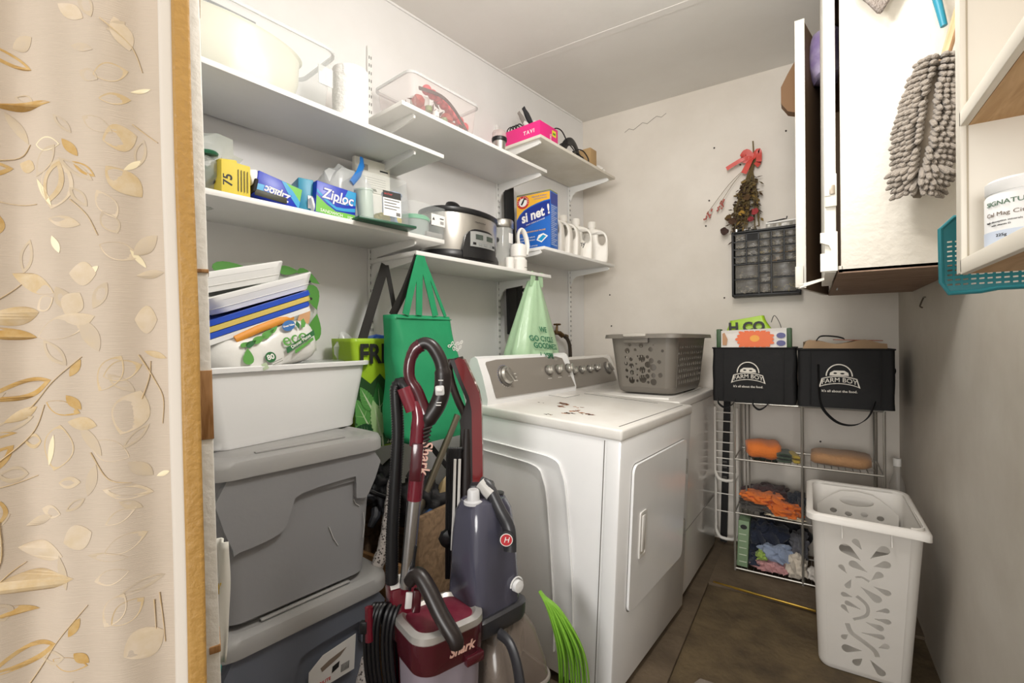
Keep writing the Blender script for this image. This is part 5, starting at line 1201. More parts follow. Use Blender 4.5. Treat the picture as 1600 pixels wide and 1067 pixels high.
t = thing('cardboard_flap', 'brown cardboard flap poking out behind the open cabinet door', 'cardboard', (-.05, 2.37, 2.25), 0)
b = B(); b.prism([(-.02, -.09), (.05, -.12), (.05, .19), (-.02, .07), (-.045, .02), (-.045, -.05)], frame((0, 0, 0), (1, 0, 0), (0, 0, 1)), .05); b.obj('flap', mat('kraft', 'b39468', .75) if False else mat('carton_brown', '7a5c40', .8), t)
t = thing('broken_glass_pane', 'thin reflective glass strip leaning inside the wall cabinet', 'glass', (.12, 2.25, 1.397), 0)
b = B(); b.box((0, 0, .10), (.004, .12, .22), rot=(.5, .2, 0)); b.obj('pane', mat('pane_glass', 'b9bfc0', .05, .3), t)
t = thing('wall_hook', 'small dark metal hook under the wall cabinet', 'hook', (.379, 2.36, 1.325), 0)
b = B(); b.box((-.004, 0, .014), (.006, .022, .004)); b.tube(spline([(-.006, 0, .012), (-.012, 0, -.004), (-.016, 0, -.02), (-.008, 0, -.026)], 5), .003, 6); b.obj('hook_body', mat('hook_metal', '6f675c', .4, .8), t)

# ---- chenille mop head hanging in front of the cabinet
t = thing('chenille_duster', 'grey chenille duster mitt with fat noodles hanging by a wooden stick', 'duster', (.275, 1.66, 1.765), rot=(0, .13, .05))
CH = mat('chenille', '9b9186', .95, bump=(260, .6), sheen=.3)
b = B(); b.blob((0, 0, -.02), (.070, .05, .36), .05, 2, 3, 3, .8); b.obj('mitt_body', mat('mitt_cloth', '857a6c', .9), t)
b = B(); R_ = random.Random(2); cnt = 0
proto = None
for i in range(25):
    f = i/24; zc = .155-.33*f; wd = .050*math.sin(PI*(.10+.80*f))**.9+.002
    for k in range(14):
        a = PI+PI*k/13+R_.uniform(-.07, .07)       # around the viewer-facing side
        dx, dy = math.cos(a), math.sin(a)
        if abs(dx+.18) < .12 and dy < 0: continue
        p = Vector((dx*wd*.9, dy*.024, zc)); d = Vector((dx*1.05, dy*.75, -.45-.9*max(0, f-.65)+.6*max(0, .18-f)*4)).normalized(); L = R_.uniform(.026, .036)*(1+.5*(f > .8))
        q = [p, p+d*L*.5, p+d*L*.85+Vector((0, 0, -.004)), p+d*L+Vector((0, 0, -.005))]
        b.tube(q, [.0062, .0068, .0068, .003], 7); cnt += 1
b.obj('chenille_noodles', CH, t, kind='stuff')
b = B(); b.tube(spline([(-.018, -.030, .13), (-.020, -.034, .0), (-.018, -.030, -.14)], 5), .004, 6, sq=(2, .5)); b.obj('seam', mat('mitt_seam', '6f6558', .9), t)
b = B(); b.tube([(.012, .0, .15), (.035, .005, .36), (.05, .01, .62)], [.013, .014, .016], 12, sq=(1.5, .8)); b.obj('wooden_stick', wood('stick_wood', 'd9b48c', 'c49a70', 10, .5, 2), t)
b = B(); b.box((.046, .0, .405), (.05, .03, .05), rot=(0, .15, 0), bev=.008); b.obj('white_collar', WPL, t)
t = thing('teal_handle_brush', 'teal plastic handle hanging beside the wooden stick', 'brush', (.275, 1.70, 2.06), 0)
b = B(); b.tube([(.04, 0, -.03), (.01, 0, .14), (-.02, 0, .45)], [.008, .012, .014], 10); b.obj('handle', mat('teal_plastic', '1f86a0', .4), t)
t = thing('grey_knit_cloth', 'corner of a grey knitted cloth hanging at the top of the cabinet', 'cloth', (.20, 1.695, 2.21), 0)
b = B()
def gk(u, v):
    x = -.095+.20*u; zt = .16; zb = (-.105+.13*abs(u-.36)/.36*(1 if u > .36 else .75)); z = zt+(zb-zt)*v
    return Vector((x, -.012*math.sin(u*9)-.010*math.sin(v*7+u*3), z))
b.grid(gk, 24, 16); b.obj('knit_cloth', mat('knit_grey', '9a8f88', .95, bump=(230, .9), var=('b8aea6', .6), vscale=90), t, thick=.008, ang=80)

# ------------------------------------------------------------------ near right shelf unit
SU = mat('unit_white', 'e9e2d4', .45); SW_ = wood('unit_beech', 'cfa877', 'b98f5c', 12, .55, 1, .1)
t = thing('wall_shelf_unit', 'cream shelf unit with beech undersides at the right edge', 'shelf unit', (.163, .45, 1.262), 0)
b = B(); b.box((.1085, .362, .401), (.211, .016, .80), bev=.001); b.obj('side_panel', SU, t)
b = B(); b.box((.003, .362, .401), (.006, .022, .80), bev=.001); b.obj('front_edge_strip', SU, t)
b = B(); b.box((.006, .355, .401), (.004, .004, .80)); b.obj('edge_groove', mat('groove_tan', 'b9ae9a', .6), t)
for z in (.0, .187, .40):
    b = B(); b.box((.110, .18, z+.010), (.205, .35, .014)); s_ = b.obj('shelf', SU, t)
    b = B(); b.box((.110, .18, z+.001), (.203, .35, .003)); b.obj('beech_underside', SW_, s_)
    b = B(); b.box((.004, .18, z+.0085), (.008, .352, .019), bev=.001); b.obj('front_edge', SU, s_)
t = thing('supplement_bottle', 'white supplement tub with grey label on the near right shelf', 'bottle', (.206, .750, 1.280), 0)
t.scale = (.82, .82, .68)
b = B(); b.lathe([(.036, 0), (.040, .004), (.040, .088), (.037, .094), (.0001, .094)], 40); b.obj('tub_body', mat('tub_white', 'efefee', .35), t)
b = B(); b.lathe([(.0385, .094), (.0395, .096), (.0395, .112), (.036, .116), (.0001, .117)], 40); b.obj('lid', mat('tub_white', 'efefee', .35), t)
b = B(); b.lathe([(.0402, .004), (.0403, .03), (.0402, .030)], 40); b.obj('blue_tint_band', mat('label_tint', 'cfd9ea', .4), t)
def wrap(cx, cz): 
    def f(q):
        th_ = -PI/2-.62+(q.x+cx)/.0404; return ((.0405+q.z)*math.cos(th_), (.0405+q.z)*math.sin(th_), q.y+cz)
    return f
text('SIGNATURE', .0105, None, mat('sig_green', '5f7a68', .5), t, align='LEFT', bold=.0001, fn=wrap(-.030, .075), sx=1.0)
text('Cal Mag Citrate', .0092, None, mat('sig_brown', '7a6a5c', .5), t, align='LEFT', fn=wrap(-.030, .057), sx=1.0)
text('high absorption minerals', .0042, None, DARKP, t, align='LEFT', fn=wrap(-.030, .045)); text('with vitamin D', .0038, None, DARKP, t, align='LEFT', fn=wrap(-.022, .039))
text('225g', .0065, None, DARKP, t, align='LEFT', fn=wrap(-.016, .022))

# ---- teal basket hung behind the unit
t = thing('teal_wire_basket', 'teal perforated plastic basket hanging behind the near shelf unit', 'basket', (.225, 1.0, 1.300), rot=(0, 0, 0))
TEAL = mat('teal_basket', '1a7680', .4)
hs = []
for i in range(17):
    for j in range(11):
        x = -.038+.0092*i; z = -.036+.0076*j+(.0 if i % 2 else .0)
        if x > .155 or (z > .035 and x < -.022): continue
        hs.append([(x, z), (x+.0062, z+.0004), (x+.0062, z+.0030), (x, z+.0026)])
out = [(-.036, -.048), (.0, -.047), (.02, -.043), (.06, -.043), (.12, -.038), (.148, -.036), (.148, .075), (-.03, .072), (-.046, .055), (-.045, -.03)]
hs = [h for h in hs if all(-.042 < p[0] < .142 and -.041+.06*max(0, p[0]) < p[1] < (.048 if p[0] < -.02 else .065) for p in h)]
b = B(); plate(b, [out]+hs, .0025, lambda x, y, z: (x, z, y)); b.obj('front_mesh', TEAL, t, ang=30)
b = B(); b.tube([(x, -.001, z) for x, z in out[:7]]+[(out[7][0], -.001, out[7][1])]+[(x, -.001, z) for x, z in out[8:]], .0035, 8, closed=True); b.obj('frame_rim', TEAL, t)
b = B(); b.box((.06, .012, -.042), (.17, .024, .003)); b.obj('tray_lip', TEAL, t)
b = B(); b.box((.07, .0, -.050), (.04, .010, .006), bev=.001); b.obj('hanger_tab', TEAL, t)
b = B(); b.box((.078, .004, -.058), (.012, .010, .014), bev=.001); b.obj('metal_clip', mat('hook_metal', '6f675c', .4, .8), t)
# ------------------------------------------------------------------ stacked grey totes
TG = mat('tote_grey', '969698', .42, bump=(60, .04)); TGD = mat('tote_slate', '6f7480', .42, bump=(60, .04)); TL = mat('tote_lid', '9d9c9b', .42, var=('aaa69f', .3))
def tote(label, loc, rz, body, sticker):
    t = thing('storage_tote', label, 'storage tote', loc, rz, 'grey lidded totes stacked by the doorway')
    w_, l_, h_ = .365, .475, .415     # x out from the wall, y along it
    def ring(k, z, g=0): return [(x, y, z) for x, y in rr(w_*k+g, l_*k+g, .055, 7)]
    b = B(); b.loft([ring(.86, 0, -.02), ring(.885, .012), ring(.96, h_*.74), ring(.965, h_*.745, .012), ring(1.0, h_-.012, .004), ring(1.0, h_, .004)]); b.obj('tub', body, t)
    # moulded shoulders: long drooping lobe on the left, short one on the right
    def front(y, z, o_):
        f = z/h_; k = .885+(1-.885)*f; return (w_/2*k+o_, y*k*1.02, z)
    lob = [(-.20, .215), (-.185, .205), (-.10, .215), (-.065, .235), (-.045, .285), (-.02, .315), (.13, .325), (.15, .315), (.155, .262), (.165, .255), (.20, .262), (.205, .395), (-.205, .395)]
    b = B(); pl_ = [(p.x, p.y) for p in spline([(x, z, 0) for x, z in lob], 3, True)]
    plate(b, [pl_], .018, lambda x, y, z: front(x, y, z+.004)); bmesh.ops.remove_doubles(b.bm, verts=b.bm.verts, dist=1e-5)
    b.obj('shoulder_panel', body, t, ang=50)
    # lid
    W_, L_ = .405, .52
    def lr(g, z, r=.07): return [(x, y, z) for x, y in rr(W_+g, L_+g, r, 8)]
    b = B(); b.loft([lr(.0, h_-.018), lr(.004, h_-.020), lr(.004, h_+.008), lr(-.006, h_+.022), lr(-.05, h_+.030), lr(-.07, h_+.026), lr(-.12, h_+.022), lr(-.14, h_+.030)]); ld = b.obj('lid', TL, t, ang=50)
    for x_ in (.158, -.158): b = B(); b.box((x_, .0, h_+.030), (.014, .26, .006), bev=.003); b.obj('lid_ridge', TL, ld)
    if sticker:
        M = frame((w_/2*.955+.0125, .055, .235), (0, 1, .0), (.1, 0, 1))
        decal([(-.07, -.05), (.075, -.05), (.075, .062), (-.03, .05), (-.07, .02)], M, WPRINT, t, 'sticker', .0008)
        decal([(-.03, .0), (.025, .018), (.045, .036), (-.01, .025), (-.036, .014)], M @ Matrix.Translation((0, 0, .001)), mat('sticker_tan', '8f7f72', .5), t, 'sticker_picture')
        decal([(.0, -.022), (.022, -.014), (.024, .004), (.002, -.002)], M @ Matrix.Translation((0, 0, .001)), DARKP, t, 'sticker_picture')
        text('STERILITE', .013, M @ Matrix.Translation((-.03, -.034, .001)), mat('red_print', 'cf3a3a', .5), t, bold=.0003)
        for k in range(7): decal([(.03+.004*k, -.036), (.032+.004*k, -.036), (.032+.004*k, -.012), (.03+.004*k, -.012)], M @ Matrix.Translation((0, 0, .001)), DARKP, t, 'barcode')
        b = B(); b.tube(spline([(w_/2*.985+.012, .175, .335), (w_/2*.985+.012, .19, .31), (w_/2*.98+.012, .185, .28), (w_/2*.98+.012, .168, .29), (w_/2*.98+.012, .165, .32)], 4, True), .005, 6, closed=True); b.obj('latch_dimple', body, t)
    else:
        for p in ([(.012, .07, .19), (.014, .085, .15), (.012, .10, .125)], [(.012, .15, .25), (.013, .157, .235), (.012, .17, .225)], [(.012, .185, .20), (.012, .19, .16), (.012, .185, .12)]):
            b = B(); b.tube([(w_/2*(.885+.115*z/h_)+.0005, y, z) for _, y, z in p], .0014, 5); b.obj('scuff_mark', mat('scuff', 'c4c3c2', .7), t)
    return t
tote('lower slate grey tote with white product sticker, bottom of the stack', W(.212, .855, .0), -AL, TGD, True)
tote('upper plain grey tote with scuffed front, stacked under the white bin', W(.208, .845, .446), -AL, TG, False)

# ---- white tub on the totes
t = thing('white_storage_bin', 'white plastic tub of paper plates on top of the grey totes', 'storage bin', W(.165, .868, .892), -AL+.18)
WB = mat('tub_gloss_white', 'f2f2f2', .25)
w_, l_, h_ = .20, .56, .222
b = B(); R1 = lambda k, z, g=0: [(x, y, z) for x, y in rr(w_*k+g, l_*k+g, .035, 7)]
b.loft([R1(.84, 0), R1(.855, .004), R1(.857, .022), R1(.862, .024), R1(.99, h_-.016), R1(.99, h_), R1(.99, h_, -.006), R1(.86, .006, -.006)]); b.obj('tub', WB, t)
b = B(); b.loft([[(x, y, z) for x, y in rr(w_+g, l_+g, .04, 7)] for g, z in ((-.004, h_-.014), (.024, h_-.012), (.026, h_), (.018, h_+.003), (-.006, h_+.002))], loop=True); b.obj('rim', WB, t)
# paper plate pack
zW = 1.06
t = thing('paper_plate_pack', 'wrapped stack of white dinner plates marked eco and 80', 'paper plates', W(.175, .795, zW+.092), rot=(.27, -.12, -AL+.05))
b = B(); rings = []
for k in range(17):
    f = k/16; y = -.17+.345*f; e = min(1, (1-abs(2*f-1)**4)+.12); ring = []
    for q in range(28):
        a = 2*PI*q/28; cx_ = math.copysign(abs(math.cos(a))**.5, math.cos(a)); cz_ = math.copysign(abs(math.sin(a))**.6, math.sin(a))
        n_ = 1+.05*noise.noise(Vector((cx_*2, f*6, cz_*2)))
        ring.append((.105*cx_*e**.5*n_, y, .068*cz_*e**.45*n_))
    rings.append(ring)
b.loft(rings); b.obj('wrapped_stack', mat('pack_white', 'f0efeb', .28, bump=(16, .3)), t, ang=75)
M = frame((.1135, 0, -.0), (0, 1, 0), (-.04, 0, 1))
PG = mat('print_leaf_green', '5ba243', .5); PDG = mat('print_dark_green', '1f6b35', .5); PO = mat('print_orange', 'e79a3a', .5); PBL = mat('print_blue', '2f6fb5', .5)
text('eco', .055, M @ Matrix.Translation((.07, .012, 0)), PG, t, bold=.0002, sx=1.0)
decal([(.100, .035), (.108, .058), (.118, .062), (.120, .046), (.112, .036)], M, PG, t, 'leaf_print'); decal([(.092, .034), (.086, .05), (.094, .060), (.10, .048)], M, PDG, t, 'leaf_print')
decal([(.032, -.026), (.135, .004), (.137, .020), (.034, -.010)], M, PDG, t, 'banner'); text('Dinner Plates', .0135, M @ Matrix.Translation((.085, -.003, .0006)) @ Matrix.Rotation(.28, 4, 'Z'), WPRINT, t, bold=.0002)
decal([(.055, -.034), (.125, -.010), (.127, -.001), (.057, -.023)], M, PG, t, 'banner')
decal(ell(.065, .052, .021, .015, 20, .2), M, PBL, t, 'round_badge'); text('Great Value', .0072, M @ Matrix.Translation((.065, .052, .0006)), WPRINT, t, bold=.0003)
decal(ell(-.018, -.022, .0155, .0155, 20), M, PDG, t, 'count_badge'); text('80', .021, M @ Matrix.Translation((-.018, -.022, .0006)), WPRINT, t, bold=.0006)
for (x, y, L, w_2, a) in ((-.075, -.002, .046, .026, 1.3), (-.055, .030, .034, .015, .3), (-.03, .036, .040, .018, .2), (.0, .045, .044, .018, .35), (.02, .052, .03, .012, .5), (-.07, .032, .03, .012, .1)):
    decal(tear(x, y, L, w_2*1.5, a), M, PG if L != .034 else PDG, t, 'leaf_print')
for y_ in (-.04, -.046): decal([(-.02, y_), (.012, y_+.004), (.012, y_+.006), (-.02, y_+.002)], M, mat('grey_print', '9a9a94', .6), t, 'small_print')
decal([(-.05, -.052), (-.033, -.05), (-.035, -.032), (-.05, -.034)], M, mat('pale_print', 'b7c9a8', .6), t, 'symbol_print')
b = B(); b.tube([(.097, -.085, .052), (.100, -.02, .064), (.097, .05, .072), (.09, .10, .074)], [.010, .011, .011, .008], 8, sq=(.4, 1)); b.obj('orange_top_strip', PO, t)
# tilted stack of coloured tray lids above the plates
for i, (c, nm, lab) in enumerate((('f0f0ef', 'tray', 'white rimmed tray at the bottom of the slanted stack'), ('2b56c8', 'shallow_tray', 'blue plastic lid, lower of the two in the slanted stack'), ('dcc56c', 'shallow_tray', 'pale yellow lid between the two blue lids'), ('2450c4', 'shallow_tray', 'blue plastic lid, upper of the two in the slanted stack'))):
    t = thing(nm, lab, 'lid', W(.160, .765+.004*i, zW+.170+.0185*i), rot=(.36, 0, -AL+.05))
    L_ = (.36, .345, .34, .33)[i]
    b = B(); m_ = mat('lid_'+c, c, .35); O = rr(.20, L_, .03, 6); I = rr(.18, L_-.02, .025, 6)
    b.loft([[(x, y, -.007) for x, y in I], [(x, y, -.008) for x, y in O], [(x, y, .006) for x, y in O], [(x, y, .007) for x, y in I], [(x*.97, y*.97, .003) for x, y in I]]); b.obj('lid_body', m_, t)
for i, (s_, z_, L_, h_2, tx, lab) in enumerate(((.80, .285, .34, .050, .34, 'white foam tray stack resting on the blue lids, lower'), (.715, .318, .32, .055, .28, 'white foam tray stack at the very top of the white tub'))):
    t = thing('foam_tray_stack', lab, 'foam trays', W(.15, s_, zW+z_-.012), rot=(tx, 0, -AL+.05))
    b = B(); rings = []
    for z, k in ((-h_2/2, .86), (h_2*.1, .95), (h_2/2-.004, 1.0), (h_2/2, .99), (h_2/2, .96), (h_2*.2, .9)): rings.append([(x, y, z) for x, y in rr(.18*k, L_*k, .04, 6)])
    b.loft(rings); b.obj('tray_body', mat('foam_white', 'f3f3f1', .5), t)
    for k in (0.3, .7): b = B(); b.tube([(x, y, -h_2/2+h_2*k) for x, y in rr(.18*(.87+.12*k), L_*(.87+.12*k), .04, 5)], .0016, 5, closed=True); b.obj('tray_edge', mat('foam_shadow', 'dcdcd9', .6), t)
t = thing('leaf_print_film_bag', 'clear wrapper with green leaf and orange print behind the trays', 'plastic bag', W(.055, .875, 1.115), -AL)
b = B(); b.blob((0, .0, .155), (.06, .36, .33), .12, 2.2, 17, 3, .65); b.obj('film', mat('wrapper_film', 'e9ece4', .15, alpha=.55), t)
for (y, z, L, w_2, a, m_) in ((.145, .225, .09, .05, -1.3, PG), (.13, .295, .09, .035, -.5, PG), (.15, .12, .10, .05, 1.4, PG), (-.12, .30, .10, .035, .1, PG), (.115, .16, .09, .04, 1.2, mat('print_peach', 'efb98a', .5)), (.10, .255, .08, .03, -.8, mat('print_peach', 'efb98a', .5)), (.06, .31, .07, .03, 0, PG)):
    decal(tear(y, z, L, w_2*1.4, a), FS(.038, 0, 0), m_, t, 'leaf_print')
decal(ell(.135, .22, .006, .005, 8), FS(.039, 0, 0), DARKP, t, 'ladybird_print')
decal(ell(.13, .28, .006, .005, 8), FS(.039, 0, 0), DARKP, t, 'ladybird_print')
t = thing('black_cutlery_pack', 'clear bag of black plastic cutlery at the right end of the white tub', 'cutlery', W(.115, 1.035, 1.085), -AL+.2)
b = B()
for k in range(12): b.tube([(-.06+.010*k, -.10, -.004+.003*(k % 3)), (-.05+.009*k, .0, .012+.003*(k % 2)), (-.04+.008*k, .085, .012)], .0042, 6)
b.obj('cutlery_handles', mat('cutlery_dark', '4a4c4f', .25), t, kind='stuff')
b = B(); b.blob((0, -.01, .008), (.15, .22, .05), .15, 2, 5, 3, .7); b.obj('film', mat('bag_film', 'dfe4e0', .12, alpha=.34), t)
# rag hanging beside the jamb
t = thing('white_teal_cloth', 'white cloth with teal corner hanging in front of the totes', 'cloth', (-.968, .448, .56), -.2+TH)
t.scale = (.75, .75, .8)
b = B(); cloth_grid(b, lambda u, v: (-.035+.075*u*(1-.35*v), -.012*math.sin(u*9+v*3), .30-.20*v*(1-.0*u)-.10*v), 10, 16, 3, .004, 14); b.obj('cloth_body', mat('rag_white', 'e6e3da', .85), t, thick=.005, ang=80)
b = B(); b.box((-.004, -.004, -.015), (.03, .010, .035), rot=(0, .15, 0), bev=.004); b.obj('teal_corner', mat('rag_teal', '1f9a8c', .7), t)
b = B(); b.box((.016, -.010, .19), (.008, .006, .03), rot=(0, .2, 0), bev=.002); b.obj('yellow_tag', mat('rag_yellow', 'd8b23c', .6), t)

# ------------------------------------------------------------------ upright vacuum (maroon), standing towards the viewer
MAR = mat('maroon_gloss', '6b1628', .18, coat=.5); MAR2 = mat('maroon_dark', '4a1620', .2, coat=.4); GRIP = mat('grip_black', '231c1b', .35); SIL = mat('silver_ring', 'c9c6c2', .3, .6); CUP = mat('dust_cup', 'a59ba6', .18, alpha=.72)
KV = .001586
def V(x, z, y=0): return Vector(((x-665)*KV, y, 1.18-(z-533.5)*KV))      # side elevation drawn on a grid of KV metres
t = thing('maroon_upright_vacuum', 'maroon upright vacuum with black loop handle and silver tube, nearest machine', 'vacuum', (-.800, .853, 0), TH)
b = B(); b.tube(spline([V(664, 645), V(652, 612), V(640, 590), V(640, 566), V(648, 546), V(658, 538)], 5), [.017, .015, .015, .014, .014, .014, .014, .014, .013, .013, .013, .013, .013, .013, .013, .013, .013, .013, .014, .014, .015, .015, .015, .015, .016, .016], 12, sq=(.85, 1.1)); b.obj('handle_back', MAR2, t)
P = spline([V(652, 542), V(663, 535), V(676, 541), V(688, 562), V(692, 585), V(690, 612), V(682, 634), V(668, 655), V(660, 672), V(656, 692)], 5)
b = B(); b.tube(P, [.0125+.003*min(1, i/12)+(.0035 if 18 < i < 36 else 0) for i in range(len(P))], 14, sq=(.95, 1.1)); b.obj('grip_loop', GRIP, t)
b = B(); b.tube(spline([V(650, 625), V(655, 650), V(654, 672), V(652, 695)], 4), [.012, .014, .017, .018, .019, .020, .021, .021, .021, .021, .021, .021, .021], 14); b.obj('neck', MAR, t)
b = B()
for k in range(6): b.tube([V(663, 668+6*k, -.020), V(676-1.2*k, 664+6*k, -.016)], .0035, 6)
b.obj('neck_ribs', GRIP, t)
b = B(); b.box(V(689, 608, -.022), (.022, .010, .024), rot=(0, -.05, 0), bev=.004); b.obj('suction_slider', mat('button_grey', 'd5d3d2', .35), t)
b = B(); b.box(V(689, 608, -.028), (.014, .006, .006), bev=.002); b.obj('slider_ridge', mat('button_grey', 'd5d3d2', .35), t)
for x, z in ((691, 592), (688, 626), (687, 630)): decal([(-.006, -.001), (.006, -.001), (.006, .001), (-.006, .001)], frame(V(x, z, -.026), (1, 0, 0), (0, 0, 1)), WPRINT, t, 'small_print')
b = B(); b.tube([V(655, 690), V(651, 735), V(646, 779)], [.0225, .022, .0205], 16, sq=(1, .9)); b.obj('wand_sleeve', MAR, t)
b = B(); b.box(V(652, 718, -.018), (.030, .012, .095), rot=(0, .09, 0), bev=.006); b.obj('release_panel', MAR2, t)
text('Shark', .036, frame(V(666, 712, -.020), (-.13, 0, -1), (1, 0, -.13)), mat('gold_print', 'd3a99a', .5), t, bold=.0006)
b = B(); b.tube([V(646, 778), V(632, 915)], [.0175, .0165], 20); b.obj('chrome_tube', CHROME, t)
b = B(); b.tube([V(639, 918, -.01), V(649, 850, -.008)], .004, 6); b.obj('tube_guide', BLACK, t)
# ribbed hose with elbow
hp = spline([V(641, 622), V(633, 604, .005), V(624, 598, .01), V(617, 606, .012), V(617, 625, .012), V(619, 680, .012), V(614, 760, .012), V(609, 840, .012), V(608, 915, .012)], 8)
def resample(P, step):
    out = [P[0]]; acc = 0
    for a, c in zip(P, P[1:]):
        d = (c-a).length
        while acc+d >= step:
            f = (step-acc)/d; a = a+(c-a)*f; out.append(a.copy()); d = (c-a).length; acc = 0
        acc += d
    return out
hq = resample(hp, .0032)
b = B(); b.tube(hq, [.0165 if i % 2 else .0138 for i in range(len(hq))], 12); b.obj('ribbed_hose', BLACK, t, ang=80)
b = B(); b.tube([V(632, 604), V(645, 640)], [.020, .019], 12, sq=(.9, 1)); b.obj('hose_cuff', mat('cuff_maroon', '7a2432', .2, coat=.5), t)
# canister: rounded block turned 41 degrees
RC = Matrix.Translation((.028, .01, 0)) @ Matrix.Rotation(math.radians(38), 4, 'Z')
def rc(w_, d_, r, z, n=7): return [RC @ Vector((x, y, z)) for x, y in rr(w_, d_, r, n)]
b = B(); b.loft([rc(.165, .135, .04, .12), rc(.175, .145, .045, .30), rc(.18, .15, .045, .42)]); b.obj('dust_cup', CUP, t)
b = B(); b.loft([rc(.09, .08, .03, .13), rc(.10, .09, .03, .41)]); b.obj('cyclone_core', mat('cyclone', '8a7f88', .5), t)
b = B(); b.loft([rc(.176, .146, .045, .405), rc(.190, .160, .048, .425), rc(.196, .164, .048, .488), rc(.19, .158, .048, .492)]); b.obj('canister_band', MAR2, t)
b = B(); b.loft([rc(.150, .118, .035, .497), rc(.196, .164, .048, .487), rc(.194, .162, .048, .503), rc(.165, .133, .038, .508), rc(.148, .116, .033, .500)], loop=True); b.obj('silver_ring', SIL, t)
b = B(); b.loft([rc(.152, .120, .035, .495), rc(.150, .118, .034, .501), rc(.10, .07, .03, .506)]); b.obj('lid_top', mat('maroon_dusty', '6f2034', .35, var=('8a4450', .5), vscale=30), t)
text('Shark', .030, RC @ FN(.014, -.0826, .450), mat('gold_print', 'd3a99a', .5), t, shear=.3, bold=.001)
b = B(); b.box(RC @ Vector((.05, -.079, .413)), (.05, .02, .022), rot=(0, 0, math.radians(38)), bev=.003); b.obj('cup_latch', MAR2, t)
# back body, label, carry handle
b = B(); b.box((-.070, .045, .50), (.075, .075, .14), rot=(0, -.05, .5), bev=.015); b.box((-.06, .06, .30), (.09, .06, .36), bev=.015); b.obj('rear_body', MAR, t)
b = B(); b.box((-.078, .018, .578), (.040, .002, .034), rot=(-.9, .0, .5), bev=.0005); b.obj('white_label', WPRINT, t)
b = B(); b.box((-.022, -.02, .552), (.020, .02, .055), rot=(0, .1, .3), bev=.004); b.obj('handle_post', MAR2, t)
b = B(); b.box((-.038, -.035, .560), (.016, .008, .038), rot=(0, .1, .3), bev=.002); b.obj('release_button', mat('button_grey', 'd5d3d2', .35), t)
P = spline([(-.042, -.01, .592), (-.020, -.02, .615), (.005, -.035, .595), (.045, -.065, .54), (.078, -.085, .500), (.082, -.086, .482)], 6)
b = B(); b.tube(P, [.016+.004*math.sin(PI*i/len(P)) for i in range(len(P))], 14); b.obj('carry_handle', GRIP, t)
# cord wrapped on the left
b = B(); b.tube([(-.142, -.01, .53), (-.140, -.015, .45)], .010, 8); b.obj('cord_hook', MAR, t)
for k in range(7):
    x = -.152+.010*k+(.004 if k > 3 else 0); b = B()
    b.tube(spline([(x+.03, .03, .22), (x+.006, .0, .33), (x, -.01, .44), (x+.008, -.008, .515-.004*abs(k-3)), (x+.022, .012, .525), (x+.034, .03, .46), (x+.04, .035, .30)], 5), .0055, 7); b.obj('cord_loop', BLACK, t)
b = B(); b.box((-.152, -.016, .485), (.018, .014, .03), bev=.003); b.obj('cord_plug', BLACK, t)
b = B(); b.loft([[(x, y-.05, z) for x, y in rr(.25*k, .18*k, .04)] for z, k in ((0, .95), (.01, 1), (.06, 1), (.085, .85))]); b.obj('floor_head', MAR2, t)
b = B(); b.tube([(0, .02, .07), (0, .02, .16)], .05, 14); b.obj('pivot', BLACK, t)

# ------------------------------------------------------------------ carpet washer (red and black) behind it
KH = .001834
def H(x, z, y=0): return Vector(((x-760)*KH, y, 1.18-(z-533.5)*KH))
REDH = mat('washer_red', '741c1e', .25, coat=.4); DGR = mat('washer_dark', '2f2f33', .35); TANK = mat('tank_smoke', '50505f', .14, alpha=.93, coat=.3)
t = thing('red_black_carpet_washer', 'red and black upright carpet washer with smoky grey water tank', 'carpet washer', (-.778, 1.081, 0), TH)
def slab(pts, y0, th, bev, name, m):
    b = B(); b.prism([((x-760)*KH, 1.18-(z-533.5)*KH) for x, z in pts], frame((0, y0, 0), (1, 0, 0), (0, 0, 1)), -th)
    bmesh.ops.bevel(b.bm, geom=[e for e in b.bm.edges if len(e.link_faces) == 2 and e.calc_face_angle(0) > 1.2], offset=bev, segments=3, affect='EDGES'); return b.obj(name, m, t, ang=50)
slab([(711, 562), (717, 558), (726, 561), (735, 580), (748, 610), (752, 630), (753, 700), (754, 790), (738, 790), (737, 640), (733, 618), (722, 592)], -.022, .044, .006, 'red_spine', REDH)
slab([(704, 563), (711, 560), (722, 588), (734, 616), (738, 640), (738, 790), (722, 790), (722, 690), (718, 655), (724, 642), (729, 624), (718, 598)], -.018, .036, .005, 'black_spine', GRIP)
b = B(); b.tube(spline([H(705, 562), H(701, 575), H(706, 600), H(716, 628), H(724, 645), H(730, 672)], 5), [.011]*26, 10); b.obj('grip_handle', mat('grip_brown', '3d3431', .35), t)
b = B(); b.tube([H(706, 566), H(724, 562)], .012, 10); b.obj('grip_top', GRIP, t)
b = B(); b.box((H(706, 565)+Vector((0, -.006, 0))), (.018, .008, .02), bev=.003); b.obj('trigger', GRIP, t)
b = B(); b.tube([H(729, 668), H(727, 770), H(725, 900)], [.020, .024, .026], 12); b.obj('main_post', GRIP, t)
for dx in (0, 7):
    b = B(); b.tube([H(712+dx, 712, -.035), H(709+dx, 800, -.035), H(706+dx, 850, -.035)], .0042, 6); b.obj('white_hose_line', mat('line_white', 'd8d6d2', .4), t)
for k in range(6):
    x = 700+3.6*k; b = B(); b.tube(spline([H(x+10, 705, -.01), H(x+2, 698, -.02), H(x, 715, -.022), H(x-2, 800, -.02), H(x-4, 900, -.01)], 5), .005, 7); b.obj('cord_loop', BLACK, t)
b = B(); b.blob(H(697, 835, -.02), (.045, .03, .06), .25, 3, 4, 2); b.obj('cord_tie', BLACK, t)
RH = Matrix.Translation((-.008, -.055, 0)) @ Matrix.Rotation(math.radians(43), 4, 'Z')
